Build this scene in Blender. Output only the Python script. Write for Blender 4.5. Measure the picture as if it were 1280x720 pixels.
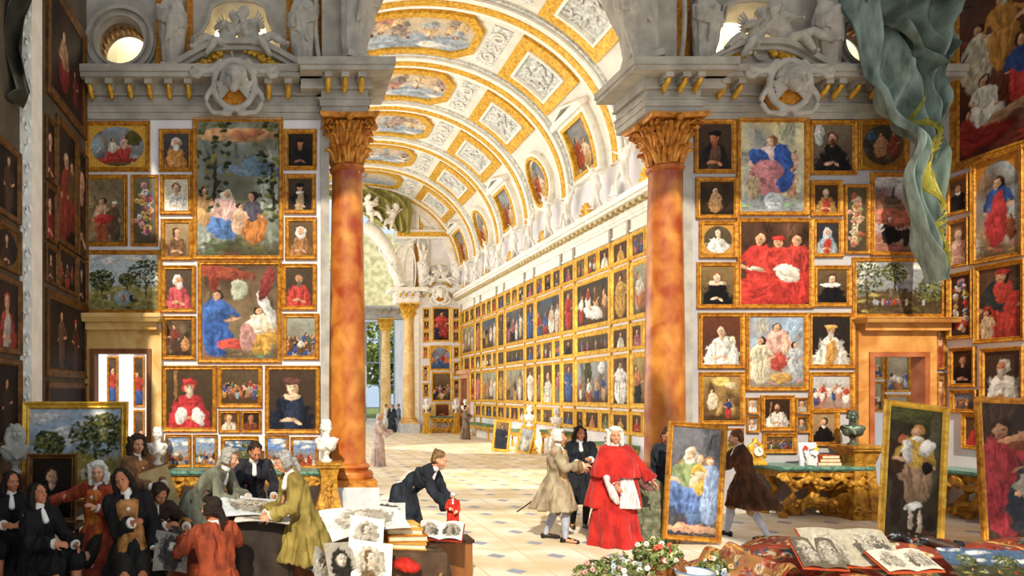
import bpy, bmesh, math, random
import numpy as np
from mathutils import Vector as V, Matrix, Euler, noise
# ---------------------------------------------------------------- frame of the picture
F, CX, CY, EYE = 861.0, 356.0, 492.0, 2.23      # focal length in pixels, vanishing point, eye height
YN = 13.0; U = YN/F                             # near screen wall and its metres per pixel
YF = YN/.329                                    # far screen wall
def NX(px): return (px-CX)*U
def NZ(py): return EYE+(CY-py)*U
def PX(px, Y): return (px-CX)*Y/F
def PZ(py, Y): return EYE+(CY-py)*Y/F
def FY(py): return EYE*F/(py-CY)
R = math.radians; PI = math.pi
C = bpy.context.scene.collection
for o in list(bpy.data.objects): bpy.data.objects.remove(o)
sc = bpy.context.scene
cd = bpy.data.cameras.new('camera'); cam = bpy.data.objects.new('camera', cd); C.objects.link(cam)
cam.location = (0, 0, EYE); cam.rotation_euler = (PI/2, 0, 0)
cd.sensor_width = 36; cd.lens = F/1280*36; cd.shift_x = (640-CX)/1280; cd.shift_y = (CY-360)/1280
cd.clip_end = 500; sc.camera = cam
sc.view_settings.view_transform = 'Standard'; sc.view_settings.look = 'None'
sc.view_settings.gamma = 1; sc.view_settings.use_curve_mapping = False
sc.view_settings.exposure = 0.0
# daylight and added fill lamps
w = bpy.data.worlds.new('sky'); sc.world = w; w.use_nodes = True
nt = w.node_tree; bg = nt.nodes['Background']
tc = nt.nodes.new('ShaderNodeTexCoord'); nz = nt.nodes.new('ShaderNodeTexNoise'); nz.inputs['Scale'].default_value = 4
nz.inputs['Detail'].default_value = 6
cr = nt.nodes.new('ShaderNodeValToRGB'); cr.color_ramp.elements[0].position = .42; cr.color_ramp.elements[1].position = .6
cr.color_ramp.elements[0].color = (.60, .76, .95, 1); cr.color_ramp.elements[1].color = (1, .98, .93, 1)
nt.links.new(tc.outputs['Generated'], nz.inputs['Vector']); nt.links.new(nz.outputs['Fac'], cr.inputs['Fac'])
nt.links.new(cr.outputs['Color'], bg.inputs['Color']); bg.inputs['Strength'].default_value = 1.15
def lamp(name, typ, loc, energy, col, **k):
    l = bpy.data.lights.new(name, typ); l.energy = energy; l.color = col
    o = bpy.data.objects.new(name, l); C.objects.link(o); o.location = loc
    for a, b in k.items():
        if a == 'dir': o.rotation_euler = V(b).to_track_quat('-Z', 'Y').to_euler()
        else: setattr(l, a, b)
    return o
SUND = (.23, .75, -.60)
lamp('sun', 'SUN', (0, 0, 30), 4.6, (1, .90, .72), dir=SUND, angle=R(1.2))
# daylight through the tall windows in the gallery's left side
lamp('gallery_window_light', 'AREA', (-1.5, 27.5, 5.2), 1250, (1, .96, .88), dir=(1, .0, .10), shape='RECTANGLE', size=21, size_y=5.5)
lamp('vault_fill_light', 'AREA', (-.6, 27.5, 9.6), 520, (1, .97, .92), dir=(1, 0, .5), shape='RECTANGLE', size=21, size_y=1.6)  # added fill lamp that brightens the vault; no lunette opens here
lamp('garden_light', 'AREA', (0.5, 44.0, 7), 120, (1, .97, .9), dir=(1, .35, 0), shape='RECTANGLE', size=6, size_y=8)
for px_, e_ in ((298, 480), (943, 420), (150, 60), (1086, 60)): lamp('attic_fill_light', 'AREA', (NX(px_), YN+1.1, NZ(-70)), e_, (1, .95, .8), dir=(0, .6, -1), shape='RECTANGLE', size=1.6, size_y=.5)  # added fill lamps brightening the attic drapery and the domes behind it
# ---------------------------------------------------------------- colour, materials
def lin(h):
    if not isinstance(h, str): return tuple(h)
    return tuple(((c/12.92) if c <= .04045 else ((c+.055)/1.055)**2.4) for c in (int(h[i:i+2], 16)/255 for i in (0, 2, 4)))
MC = {}
def mat(name, c1, c2=None, rough=.6, metal=0, scale=6, bump=.0, bscale=None, stretch=(1, 1, 1), lo=.35, hi=.65, spec=.3, distort=0, sheen=0):
    if name in MC: return MC[name]
    m = bpy.data.materials.new(name); m.use_nodes = True; n = m.node_tree; L = n.links
    b = n.nodes['Principled BSDF']; b.inputs['Roughness'].default_value = rough; b.inputs['Metallic'].default_value = metal
    b.inputs['Specular IOR Level'].default_value = spec
    if sheen: b.inputs['Sheen Weight'].default_value = sheen
    b.inputs['Base Color'].default_value = (*lin(c1), 1)
    if c2 or bump:
        t = n.nodes.new('ShaderNodeTexCoord'); mp = n.nodes.new('ShaderNodeMapping'); mp.inputs['Scale'].default_value = stretch
        L.new(t.outputs['Object'], mp.inputs['Vector'])
    if c2:
        z = n.nodes.new('ShaderNodeTexNoise'); z.inputs['Scale'].default_value = scale; z.inputs['Detail'].default_value = 6
        z.inputs['Distortion'].default_value = distort
        r = n.nodes.new('ShaderNodeValToRGB'); r.color_ramp.elements[0].position = lo; r.color_ramp.elements[1].position = hi
        r.color_ramp.elements[0].color = (*lin(c1), 1); r.color_ramp.elements[1].color = (*lin(c2), 1)
        L.new(mp.outputs[0], z.inputs['Vector']); L.new(z.outputs['Fac'], r.inputs['Fac']); L.new(r.outputs[0], b.inputs['Base Color'])
    if bump:
        z2 = n.nodes.new('ShaderNodeTexNoise'); z2.inputs['Scale'].default_value = bscale or scale*3; z2.inputs['Detail'].default_value = 3
        bp = n.nodes.new('ShaderNodeBump'); bp.inputs['Strength'].default_value = bump; bp.inputs['Distance'].default_value = .02
        L.new(mp.outputs[0], z2.inputs['Vector']); L.new(z2.outputs['Fac'], bp.inputs['Height']); L.new(bp.outputs[0], b.inputs['Normal'])
    MC[name] = m; return m
def vmat(name, rough=.55, bump=.15):
    m = bpy.data.materials.new(name); m.use_nodes = True; n = m.node_tree; b = n.nodes['Principled BSDF']
    a = n.nodes.new('ShaderNodeVertexColor'); a.layer_name = 'Col'; n.links.new(a.outputs['Color'], b.inputs['Base Color'])
    b.inputs['Roughness'].default_value = rough; b.inputs['Specular IOR Level'].default_value = .15
    z = n.nodes.new('ShaderNodeTexNoise'); z.inputs['Scale'].default_value = 60
    bp = n.nodes.new('ShaderNodeBump'); bp.inputs['Strength'].default_value = bump; bp.inputs['Distance'].default_value = .004
    n.links.new(z.outputs['Fac'], bp.inputs['Height']); n.links.new(bp.outputs[0], b.inputs['Normal'])
    return m
M_CANVAS = vmat('painted_canvas'); M_FRESCO = vmat('painted_plaster', .8); M_RUG = vmat('woven_carpet', .95, .6); M_PAPER = vmat('printed_paper', .8)
M_GILT = mat('gilded_wood', '9c5c16', 'd49834', .42, .35, 14, .6, 34, spec=.4)
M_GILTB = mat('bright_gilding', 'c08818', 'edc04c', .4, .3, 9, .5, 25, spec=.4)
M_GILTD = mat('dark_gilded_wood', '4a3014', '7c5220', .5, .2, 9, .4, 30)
M_STONE = mat('grey_stucco', '9a948c', 'b8b2a6', .75, 0, 3, .25, 14)
M_WHITE = mat('white_stucco', 'e6e2d8', 'f6f3ea', .7, 0, 4, .2, 14)
M_STATUE = mat('grey_statuary', 'a39e97', 'c0bab0', .7, 0, 5, .2, 20)
M_WSTAT = mat('white_statuary', 'dedad2', 'f4f1ea', .6, 0, 5, .2, 20)
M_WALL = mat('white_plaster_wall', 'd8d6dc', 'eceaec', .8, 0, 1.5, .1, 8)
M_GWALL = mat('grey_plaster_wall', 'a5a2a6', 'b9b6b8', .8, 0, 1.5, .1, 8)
M_MARBLE = mat('orange_marble', '9a3c14', 'e09a44', .3, 0, 2.6, 0, stretch=(1, 1, .8), lo=.34, hi=.74, distort=.25, spec=.5)
M_YMARBLE = mat('yellow_marble', 'c8923c', 'edd090', .35, 0, 1.3, 0, lo=.3, hi=.7, distort=1.6, spec=.5)
M_CAPG = mat('orange_gilt_capital', 'a5601c', 'd69440', .45, .25, 8, .4, 30)
M_GMARBLE = mat('grey_marble', 'b4bac4', 'd4d6dc', .35, 0, 2, distort=2, spec=.4)
M_ORANGE = mat('ochre_mosaic_panel', 'a86018', 'd8982c', .6, .1, 20, .5, 60)
M_DARK = mat('dark_wood', '2c1a10', '4a2c18', .5, 0, 8)
M_WOOD = mat('brown_wood', '6e4020', '8e5a2c', .5, 0, 8, stretch=(1, 1, .2))
M_GREEN = mat('green_marble', '3e6a5c', '7ca896', .3, 0, 6, distort=2)
M_SKIN = mat('skin', 'c88c68', 'dca484', .55, 0, 8, spec=.3)
M_SKIN2 = mat('ruddy_skin', 'b06c48', 'c88660', .55, 0, 8, spec=.3)
# ---------------------------------------------------------------- mesh builder
def cosph(nu=12, nv=8):
    v = [(0, 0, -1)]; f = []
    for i in range(1, nv):
        a = PI*i/nv
        for j in range(nu):
            b = 2*PI*j/nu; v.append((math.sin(a)*math.cos(b), math.sin(a)*math.sin(b), -math.cos(a)))
    v.append((0, 0, 1)); t = len(v)-1
    for j in range(nu):
        k = (j+1) % nu
        f.append((0, 1+k, 1+j)); f.append((t, 1+(nv-2)*nu+j, 1+(nv-2)*nu+k))
        for i in range(nv-2):
            a = 1+i*nu; f.append((a+j, a+k, a+nu+k, a+nu+j))
    return v, f
SPH = cosph()
class MB:
    def __init__(s): s.v = []; s.f = []
    def add(s, vs, fs, M=None):
        n = len(s.v)
        s.v += [tuple(M @ V(p)) for p in vs] if M else [tuple(p) for p in vs]
        s.f += [tuple(i+n for i in q) for q in fs]; return s
    def box(s, x0, x1, y0, y1, z0, z1, M=None, top=0):
        vs = [(x0, y0, z0), (x1, y0, z0), (x1, y1, z0), (x0, y1, z0), (x0-top, y0-top, z1), (x1+top, y0-top, z1), (x1+top, y1, z1), (x0-top, y1, z1)]
        return s.add(vs, [(3, 2, 1, 0), (4, 5, 6, 7), (0, 1, 5, 4), (1, 2, 6, 5), (2, 3, 7, 6), (3, 0, 4, 7)], M)
    def sph(s, c, r, M=None):
        if not hasattr(r, '__len__'): r = (r, r, r)
        T = Matrix.Translation(c) @ (M.to_4x4() if M else Matrix.Identity(4)) @ Matrix.Diagonal((*r, 1))
        return s.add(SPH[0], SPH[1], T)
    def cap(s, p, q, r1, r2, seg=10, ends=True):
        p = V(p); q = V(q); d = q-p
        if d.length < 1e-6: return s.sph(p, max(r1, r2))
        Q = d.to_track_quat('Z', 'Y').to_matrix(); vs = []
        for c, r in ((p, r1), (q, r2)):
            for j in range(seg): a = 2*PI*j/seg; vs.append(c+Q @ V((r*math.cos(a), r*math.sin(a), 0)))
        s.add(vs, [tuple(range(seg-1, -1, -1)), tuple(range(seg, 2*seg))]+[(j, (j+1) % seg, seg+(j+1) % seg, seg+j) for j in range(seg)])
        if ends: s.sph(p, r1); s.sph(q, r2)
        return s
    def chain(s, pts, rs):
        for i in range(len(pts)-1): s.cap(pts[i], pts[i+1], rs[i], rs[i+1])
        return s
    def tube(s, pts, r, seg=8, rs=None):
        pts = [V(p) for p in pts]; vs = []; n = len(pts)
        for i, p in enumerate(pts):
            d = (pts[min(i+1, n-1)]-pts[max(i-1, 0)]).normalized(); Q = d.to_track_quat('Z', 'Y').to_matrix()
            rr = rs[i] if rs else r
            for j in range(seg): a = 2*PI*j/seg; vs.append(p+Q @ V((rr*math.cos(a), rr*math.sin(a), 0)))
        fs = [(i*seg+j, i*seg+(j+1) % seg, (i+1)*seg+(j+1) % seg, (i+1)*seg+j) for i in range(n-1) for j in range(seg)]
        fs += [tuple(range(seg-1, -1, -1)), tuple(range((n-1)*seg, n*seg))]
        return s.add(vs, fs)
    def rings(s, rings, closed=True, M=None):
        n = len(rings[0]); vs = [p for r in rings for p in r]
        fs = [(i*n+j, i*n+(j+1) % n, (i+1)*n+(j+1) % n, (i+1)*n+j) for i in range(len(rings)-1) for j in range(n)]
        if closed: fs += [tuple(range(n-1, -1, -1)), tuple(range((len(rings)-1)*n, len(rings)*n))]
        return s.add(vs, fs, M)
    def lathe(s, prof, c=(0, 0, 0), seg=24, sq=False):
        rr = []
        for r, z in prof:
            rr.append([(c[0]+r*math.cos(2*PI*j/seg), c[1]+r*math.sin(2*PI*j/seg), c[2]+z) for j in range(seg)])
        return s.rings(rr)
    def skirt(s, levels, k=9, seg=54, ph=0):
        # levels: (cx, cy, z, rx, ry, pleat)
        rr = []
        for i, (cx, cy, z, rx, ry, am) in enumerate(levels):
            rr.append([(cx+rx*(1+am*math.sin(k*a+ph+math.sin(2*a)*1.3))*math.cos(a), cy+ry*(1+am*math.sin(k*a+ph+math.sin(3*a)))*math.sin(a), z)
                       for a in (2*PI*j/seg for j in range(seg))])
        return s.rings(rr)
    def plate(s, outer, holes, y0, y1, M=None):
        bm = bmesh.new(); ed = []
        for lp in [outer]+list(holes):
            vv = [bm.verts.new((p[0], 0, p[1])) for p in lp]
            for i in range(len(vv)): ed.append(bm.edges.new((vv[i], vv[(i+1) % len(vv)])))
        bmesh.ops.triangle_fill(bm, use_beauty=True, use_dissolve=False, edges=ed)
        bm.verts.index_update(); base = [tuple(v.co) for v in bm.verts]; n = len(base)
        tri = [tuple(v.index for v in f.verts) for f in bm.faces]
        vs = [(x, y0, z) for x, _, z in base]+[(x, y1, z) for x, _, z in base]
        fs = tri+[tuple(i+n for i in reversed(t)) for t in tri]
        k = 0
        for lp in [outer]+list(holes):
            m = len(lp)
            for i in range(m): a = k+i; b = k+(i+1) % m; fs.append((a, b, b+n, a+n))
            k += m
        bm.free(); return s.add(vs, fs, M)
    def build(s, name, m, parent=None, smooth=False, vox=0, sm=2, fold=None, loc=None, tri=False):
        me = bpy.data.meshes.new(name); me.from_pydata(s.v, [], s.f); me.update()
        if vox:
            ob = bpy.data.objects.new('tmp', me); C.objects.link(ob)
            r = ob.modifiers.new('r', 'REMESH'); r.mode = 'VOXEL'; r.voxel_size = vox; r.use_smooth_shade = True
            if sm: q = ob.modifiers.new('s', 'SMOOTH'); q.factor = .5; q.iterations = sm
            me2 = bpy.data.meshes.new_from_object(ob.evaluated_get(bpy.context.evaluated_depsgraph_get()))
            bpy.data.objects.remove(ob); bpy.data.meshes.remove(me); me = me2; me.name = name; smooth = True
            if fold:
                am, fr, fz = fold
                n = len(me.vertices); co = np.empty(n*3, 'f'); no = np.empty(n*3, 'f')
                me.vertices.foreach_get('co', co); me.vertex_normals.foreach_get('vector', no)
                co = co.reshape(-1, 3); no = no.reshape(-1, 3)
                d = np.array([noise.noise((p[0]*fr, p[1]*fr, p[2]*fz))+.45*noise.noise((p[0]*fr*2.3+5, p[1]*fr*2.3, p[2]*fz*2)) for p in co.tolist()], 'f')
                d = 1-2*np.abs(d)*1.5
                co += no*(d*am)[:, None]; me.vertices.foreach_set('co', co.ravel()); me.update()
        else:
            bm = bmesh.new(); bm.from_mesh(me); bmesh.ops.recalc_face_normals(bm, faces=bm.faces); bm.to_mesh(me); bm.free()
        if smooth and not vox:
            me.polygons.foreach_set('use_smooth', [True]*len(me.polygons))
            try: me.set_sharp_from_angle(angle=R(50))
            except Exception: pass
        ms = m if isinstance(m, (list, tuple)) else [m]
        me.materials.clear()
        for q in ms: me.materials.append(q)
        o = bpy.data.objects.new(name, me); C.objects.link(o)
        if parent: o.parent = parent
        if loc: o.location = loc
        return o
def tag(o, label, cat, group=None, kind=None):
    o['label'] = label; o['category'] = cat
    if group: o['group'] = group
    if kind: o['kind'] = kind
    return o
def thing(name, label, cat, loc=(0, 0, 0), rz=0, group=None, rot=None):
    o = bpy.data.objects.new(name, None); C.objects.link(o); o.location = loc
    o.rotation_euler = rot or (0, 0, rz); o.empty_display_size = .1
    return tag(o, label, cat, group)
def struct(o, label, cat='wall'): return tag(o, label, cat, None, 'structure')
def dup(root, loc, rz=None, label=None, group=None, scale=None, rot=None):
    r = root.copy(); C.objects.link(r); r.location = loc
    if rz is not None: r.rotation_euler = (0, 0, rz)
    if rot: r.rotation_euler = rot
    if scale: r.scale = scale if hasattr(scale, '__len__') else (scale,)*3
    if label: r['label'] = label
    if group: r['group'] = group
    for ch in list(root.children):
        c = ch.copy(); C.objects.link(c); c.parent = r
        for g in ch.children: d = g.copy(); C.objects.link(d); d.parent = c
    return r
# ---------------------------------------------------------------- pictures: brushwork as vertex colours on the canvas
def vnoise(rg, H, W, sc_):
    out = np.zeros((H, W)); amp = 1; tot = 0
    for o in range(3):
        gh = max(2, int(sc_*2**o)+1); gw = max(2, int(sc_*2**o*W/H)+1)
        g = rg.random((gh+1, gw+1)); y = np.linspace(0, gh-.001, H); x = np.linspace(0, gw-.001, W)
        yi = y.astype(int); xi = x.astype(int); fy = (y-yi)[:, None]; fx = (x-xi)[None, :]
        fy = fy*fy*(3-2*fy); fx = fx*fx*(3-2*fx)
        v = (g[yi][:, xi]*(1-fx)+g[yi][:, xi+1]*fx)*(1-fy)+(g[yi+1][:, xi]*(1-fx)+g[yi+1][:, xi+1]*fx)*fy
        out += v*amp; tot += amp; amp *= .6
    return out/tot
class Pic:
    def __init__(s, W, H, a, seed):
        s.W, s.H, s.a = W, H, a; s.rg = np.random.default_rng(seed); s.rd = random.Random(seed)
        u, v = np.meshgrid(np.linspace(0, 1, W), np.linspace(0, 1, H)); s.u0, s.v0 = u, v
        s.x = u*a+(vnoise(s.rg, H, W, 7)-.5)*.05+(vnoise(s.rg, H, W, 26)-.5)*.03; s.y = v+(vnoise(s.rg, H, W, 7)-.5)*.05+(vnoise(s.rg, H, W, 26)-.5)*.03
        s.t1 = vnoise(s.rg, H, W, 16)-.5; s.t2 = vnoise(s.rg, H, W, 40)-.5; s.t3 = vnoise(s.rg, H, W, 5)-.5
        s.c = np.zeros((H, W, 3)); s.hd = []
    def bg(s, c1, c2, n=.25):
        t = np.clip(s.v0+(vnoise(s.rg, s.H, s.W, 3)-.5)*n*3, 0, 1)[..., None]
        s.c[:] = np.array(lin(c1))*(1-t)+np.array(lin(c2))*t
    def ell(s, cx, cy, rx, ry, col, ang=0, soft=.12, shade=.35, al=1, strokes=True):
        dx = s.x-cx*s.a; dy = s.y-cy; c, n = math.cos(R(ang)), math.sin(R(ang))
        p = (dx*c+dy*n)/rx; q = (-dx*n+dy*c)/ry; d = np.sqrt(p*p+q*q)
        if rx*ry > .0012: d = d*(1+.5*s.t1+.3*s.t3)
        m = np.clip((1-d)/soft+.5, 0, 1)*al; sh = (1-shade*1.35*np.clip((p*.7+q*.5), -1, .85))*(1+(.9*s.t2+1.0*s.t1 if rx*ry > .0012 else .5*s.t2))
        s.c[:] = s.c*(1-m[..., None])+np.array(lin(col))*sh[..., None]*m[..., None]
        if strokes and rx*ry > .004:
            L = max(rx, ry); S = min(rx, ry); a0 = ang if rx >= ry else ang+90; base = lin(col)
            for i in range(9):
                o = (s.rd.random()-.5)*1.5*S; e = (s.rd.random()-.5)*.9*L; aa = a0+s.rd.uniform(-22, 22); k = 1.5 if i % 2 else .5
                s.ell(cx+(e*math.cos(R(a0))-o*math.sin(R(a0)))/s.a, cy+e*math.sin(R(a0))+o*math.cos(R(a0)), L*.38, S*.09, tuple(min(1, q*k) for q in base), aa, .6, 0, .55, False)
    def line(s, x0, y0, x1, y1, r, col, sh=.3):
        a = s.a; dx, dy = (x1-x0)*a, y1-y0; L = math.hypot(dx, dy)
        s.ell((x0+x1)/2, (y0+y1)/2, L/2+r*.6, r, col, math.degrees(math.atan2(dy, dx)), .3, sh)
    def head(s, x, y, r, skin='d8a078', hair='3a2416', turn=0, beard=None, hat=None, veil=None):
        a = s.a
        if veil: s.ell(x, y+r*.25, r*1.35, r*1.6, veil)
        elif hair: s.ell(x-turn*r*.3/a, y-r*.2, r*1.08, r*1.2, hair)
        s.ell(x+turn*r*.1/a, y, r*.78, r, skin, 0, .15, .45)
        s.ell(x+(turn*.3-.3)*r/a, y-r*.1, r*.17, r*.1, '3a2014', al=.7); s.ell(x+(turn*.3+.3)*r/a, y-r*.1, r*.17, r*.1, '3a2014', al=.7)
        s.ell(x+turn*.35*r/a, y+r*.48, r*.25, r*.1, '8a3020', al=.6)
        if beard: s.ell(x+turn*r*.25/a, y+r*.95, r*.6, r*.85, beard)
        if hat: s.ell(x, y-r*.85, r*1.25, r*.55, hat)
    def fold(s, x, y, w, h, col, n=6):
        for i in range(n):
            u = (s.rd.random()-.5); k = 1.45 if i % 2 else .5
            c = tuple(min(1, q*k) for q in lin(col))
            s.ell(x+u*w/s.a*1.3, y+(s.rd.random()-.5)*h*.6, w*.07, h*.32, c, u*30, .5, 0, .65)
    def fig(s, x, top, h, cl, skin='d8a078', hair='3a2416', cl2=None, lean=0, seat=False, hat=None, veil=None, wide=1):
        a = s.a; r = h*.075; cl2 = cl2 or cl; w = h*.16*wide; ln = lean/90*h*.3/a
        if seat:
            s.ell(x, top+h*.62, w*1.6, h*.3, cl2); s.fold(x, top+h*.65, w*1.6, h*.5, cl2, 8)
            s.ell(x+ln*.3, top+h*.34, w*1.0, h*.22, cl)
        else:
            s.ell(x, top+h*.68, w*1.05, h*.34, cl2); s.fold(x, top+h*.68, w, h*.6, cl2, 7)
            s.ell(x+ln*.4, top+h*.33, w*.9, h*.2, cl)
        d = s.rd.choice((-1, 1))
        s.line(x+d*w*.8/a, top+h*.24, x+d*w*1.5/a, top+h*.42, h*.035, cl); s.line(x+d*w*1.5/a, top+h*.42, x+d*w*.6/a, top+h*.46, h*.025, skin)
        s.line(x-d*w*.8/a, top+h*.24, x-d*w*1.2/a, top+h*.46, h*.035, cl); s.ell(x-d*w*1.1/a, top+h*.5, h*.03, h*.03, skin)
        s.fold(x, top+h*.33, w, h*.3, cl, 5)
        q = (x+ln, top+r*1.2, r, skin, hair, s.rd.choice((-1, 0, 1)), None, hat, veil); s.head(*q); s.hd.append(q)
    def tree(s, x, y, r, asp=1.1, n=260, cols=('3c4420', '54602c', '2c3418', '6c7038', '86803c', '28300f')):
        rd = s.rd; s.line(x, y, x+.01, min(.8, y+r*1.6), .016, '3c2814')
        for i in range(n):
            t = rd.random()*2*PI; q = r*math.sqrt(rd.random()); s.ell(x+q*math.cos(t)/s.a*asp, y+q*math.sin(t)/asp, min(.022, r*.13), min(.014, r*.085), rd.choice(cols), rd.uniform(-40, 40), .5, .3, 1, False)
    def dress(s, c1, c2):
        rd = s.rd; b1, b2 = lin(c1), lin(c2)
        for i in range(14):
            k = rd.choice((.35, .5, .7, 1.4, 1.7)); b = rd.choice((b1, b2)); x = rd.choice((rd.random()*.3, 1-rd.random()*.3, rd.random()))
            s.ell(x, rd.random(), .05+.12*rd.random(), .06+.2*rd.random(), tuple(min(1, q*k) for q in b), rd.uniform(-30, 30), .9, .4, .45)
        s.ell(.5, 1.02, .6*s.a, .14, tuple(q*.55 for q in b2), 0, .5, .2, .8)
        for i in range(10): s.ell(rd.random(), .86+.12*rd.random(), .03+.08*rd.random(), .01, tuple(min(1, q*rd.choice((.5, 1.6))) for q in b2), rd.uniform(-20, 20), .5, .2, .7, False)
    def done(s, mask=None, mcol='c89838'):
        lum = s.c.mean(-1, keepdims=True); s.c = (s.c*.86+lum*np.array((1.05, .98, .86))*.14)*.86; s.c *= (.72+.56*vnoise(s.rg, s.H, s.W, 14))[..., None]
        s.c *= (.92+.16*s.rg.random((s.H, s.W)))[..., None]
        if mask:
            if mask == 'oval': d = ((s.u0-.5)/.47)**2+((s.v0-.5)/.47)**2 > 1
            else: d = (s.v0 < .3) & (((s.u0-.5)/.47)**2+((s.v0-.3)/.27)**2 > 1)
            s.c[d] = np.array(lin(mcol))*(.7+.6*s.rg.random((s.H, s.W)))[d][..., None]
        return np.clip(s.c, 0, 1)
COLS = ['a83020', '2c4c90', 'c88830', '6a4428', 'd8ccb8', '4c6048', '8a4a60', '283040', 'b06838', '90a0b0']
def paint(W, H, a, k, seed, p):
    P = Pic(W, H, a, seed); g = p.get; rd = P.rd; mask = g('mask')
    bg = g('bg', ('3c2a1c', '5a4028')); P.bg(*bg)
    if k == 'port':
        cl = g('cl', '302018'); sk = g('skin', 'dca47c'); x = g('x', .5); y = g('y', .3); r = g('r', .115)
        if g('extra'): P.ell(*g('extra'))
        P.ell(x, .98, min(.46*a, r*3.8), .5, cl); P.ell(x, y+r*2.3, r*1.9, r*1.2, cl)
        P.fold(x, .75, r*3.4, .5, cl, 9)
        if g('cl2'): P.ell(x, .8, r*1.1, .36, g('cl2'), 8)
        P.ell(x, y+r*1.2, r*.5, r*.7, sk)
        if g('ruff'): P.ell(x, y+r*1.25, r*g('rw', 1.2), r*.5, g('ruff'))
        P.head(x, y, r, sk, g('hair', '3a2416'), g('turn', 0), g('beard'), g('hat'), g('veil'))
        if g('hands', 1): P.line(x-.2/a*.8, .86, x+.02, .82, .035, sk); P.line(x+.2/a*.7, .9, x+.05, .84, .03, sk)
        if g('sleeve'): P.ell(x-.25/a*.6, .8, .1, .16, g('sleeve'), 20); P.ell(x+.25/a*.6, .8, .1, .16, g('sleeve'), -20)
    elif k == 'full':
        P.dress(*bg)
        for q in g('under', ()): P.ell(*q)
        for q in g('figs'): P.fig(*q[:4], **(q[4] if len(q) > 4 else {}))
        for q in g('top', ()): P.ell(*q)
        for q in g('trees', ()): P.tree(*q)
        for q in (g('heads') or (P.hd if g('redo', 1) else ())): P.head(*q)
    elif k == 'group':
        P.dress(*bg)
        for q in g('back', ()): P.ell(*q)
        n = g('n', 5); cs = g('cols', COLS)
        for i in range(n):
            h = g('h', .62)*(.8+.35*rd.random()); x = (i+.5)/n+(rd.random()-.5)*.08; t = g('top', .2)+rd.random()*g('jit', .25)
            P.fig(x, min(t, .97-h*.6), h, cs[i % len(cs)], cl2=cs[(i*3+1) % len(cs)], lean=rd.uniform(-40, 40), seat=rd.random() < .5, hair=rd.choice(['3a2416', '6a3c1c', '201410', 'b8a890']))
        for q in g('fore', ()): P.ell(*q)
    elif k == 'crowd':
        if g('sky'): 
            P.ell(.5, .0, a, g('hor', .45), g('sky'), soft=.2, shade=.2)
            for i in range(4): P.ell(rd.random(), rd.random()*.3, .2, .06, 'f0ece4', rd.uniform(-15, 15), .6, .2, .8)
        for q in g('back', ()): P.ell(*q)
        for i in range(g('n', 16)):
            P.fig(rd.random(), g('top', .4)+rd.random()*.25, g('h', .33), rd.choice(g('cols', COLS)), cl2=rd.choice(g('cols', COLS)), seat=rd.random() < .4, lean=rd.uniform(-50, 50))
    elif k == 'land':
        P.ell(.5, .15, a, .45, g('sky', '88a8c8'), soft=.3, shade=.1, al=.7, strokes=False)
        for i in range(12): P.ell(rd.random(), .03+rd.random()*.4, .08+.16*rd.random(), .045, rd.choice(['ece8e0', 'c4c4c8', 'e0d8cc']), rd.uniform(-15, 15), .7, .3, .85)
        P.ell(.5, 1.05, a, .5, g('ground', '8a7a3c'), soft=.15)
        for i in range(14): P.ell(rd.random(), .62+rd.random()*.35, .05+.1*rd.random(), .025, rd.choice(['b0a050', '5c5424', '7c6c30', '3c3418']), rd.uniform(-12, 12), .6)
        for (x, y, r) in g('trees', ((.2, .4, .22), (.75, .35, .28))):
            P.tree(x, y, r)
        if g('water'): P.ell(.5, .78, .16, .12, g('water'), 0, .4)
        for i in range(g('ppl', 4)): P.fig(.2+.6*rd.random(), .7, .14, rd.choice(COLS))
    elif k == 'flow':
        n = g('n', 70); ring = g('ring')
        for i in range(n):
            if ring: t = 2*PI*i/n; x = .5+.28*math.cos(t)+rd.uniform(-.05, .05); y = .5+.38*math.sin(t)+rd.uniform(-.03, .03)
            else: x = .5+rd.gauss(0, .13); y = .12+.78*rd.random()
            rr = .022+.025*rd.random(); col = rd.choice(g('cols', ['d83828', 'f0e8e4', 'e8a0a0', 'e8c060', 'f4f0ee', '4c6838', 'c05070', '486090', '3c5028']))
            P.ell(x, y, rr*1.2, rr, col, rd.uniform(0, 90)); P.ell(x, y, rr*.4, rr*.4, 'a06828')
    elif k == 'print':
        P.c[:] = np.array(lin(g('paper', 'e8e2d2')))
        ink = g('ink', '4c443c')
        P.ell(.5, .5, .36*a, .38, ink if g('solid') else 'b4aa98', soft=.08, shade=.2)
        if g('mode', 'p') == 'p':
            P.ell(.5, .85, .2, .22, ink); P.fold(.5, .75, .3, .4, ink, 8); P.head(.52, .38, .12, 'c8beac', ink, 1, g('beard'))
        else:
            for i in range(26): P.line(rd.uniform(.1, .85), rd.uniform(.1, .85), rd.uniform(.15, .9), rd.uniform(.12, .88), .008, rd.choice([ink, '84786c']))
            for i in range(4): P.fig(.2+.2*i, .3+.1*rd.random(), .45, rd.choice(['8c8478', '645c50', 'a89e90']), skin='c8beac')
    elif k == 'rug':
        cs = g('cols'); 
        for i in range(g('n', 160)):
            x, y = rd.random(), rd.random(); rr = .015+.032*rd.random(); c = rd.choice(cs); P.ell(x, y, rr, rr*.6, c, rd.uniform(0, 180), .2, .2); P.ell(x, y, rr*.5, rr*.3, rd.choice(cs))
        for q in (.05, .12, .88, .95): P.line(0, q, 1, q, .012, g('edge', 'c89840')); P.line(q, 0, q, 1, .012, g('edge', 'c89840'))
    return P.done(mask, g('mcol', 'c89838'))
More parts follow.
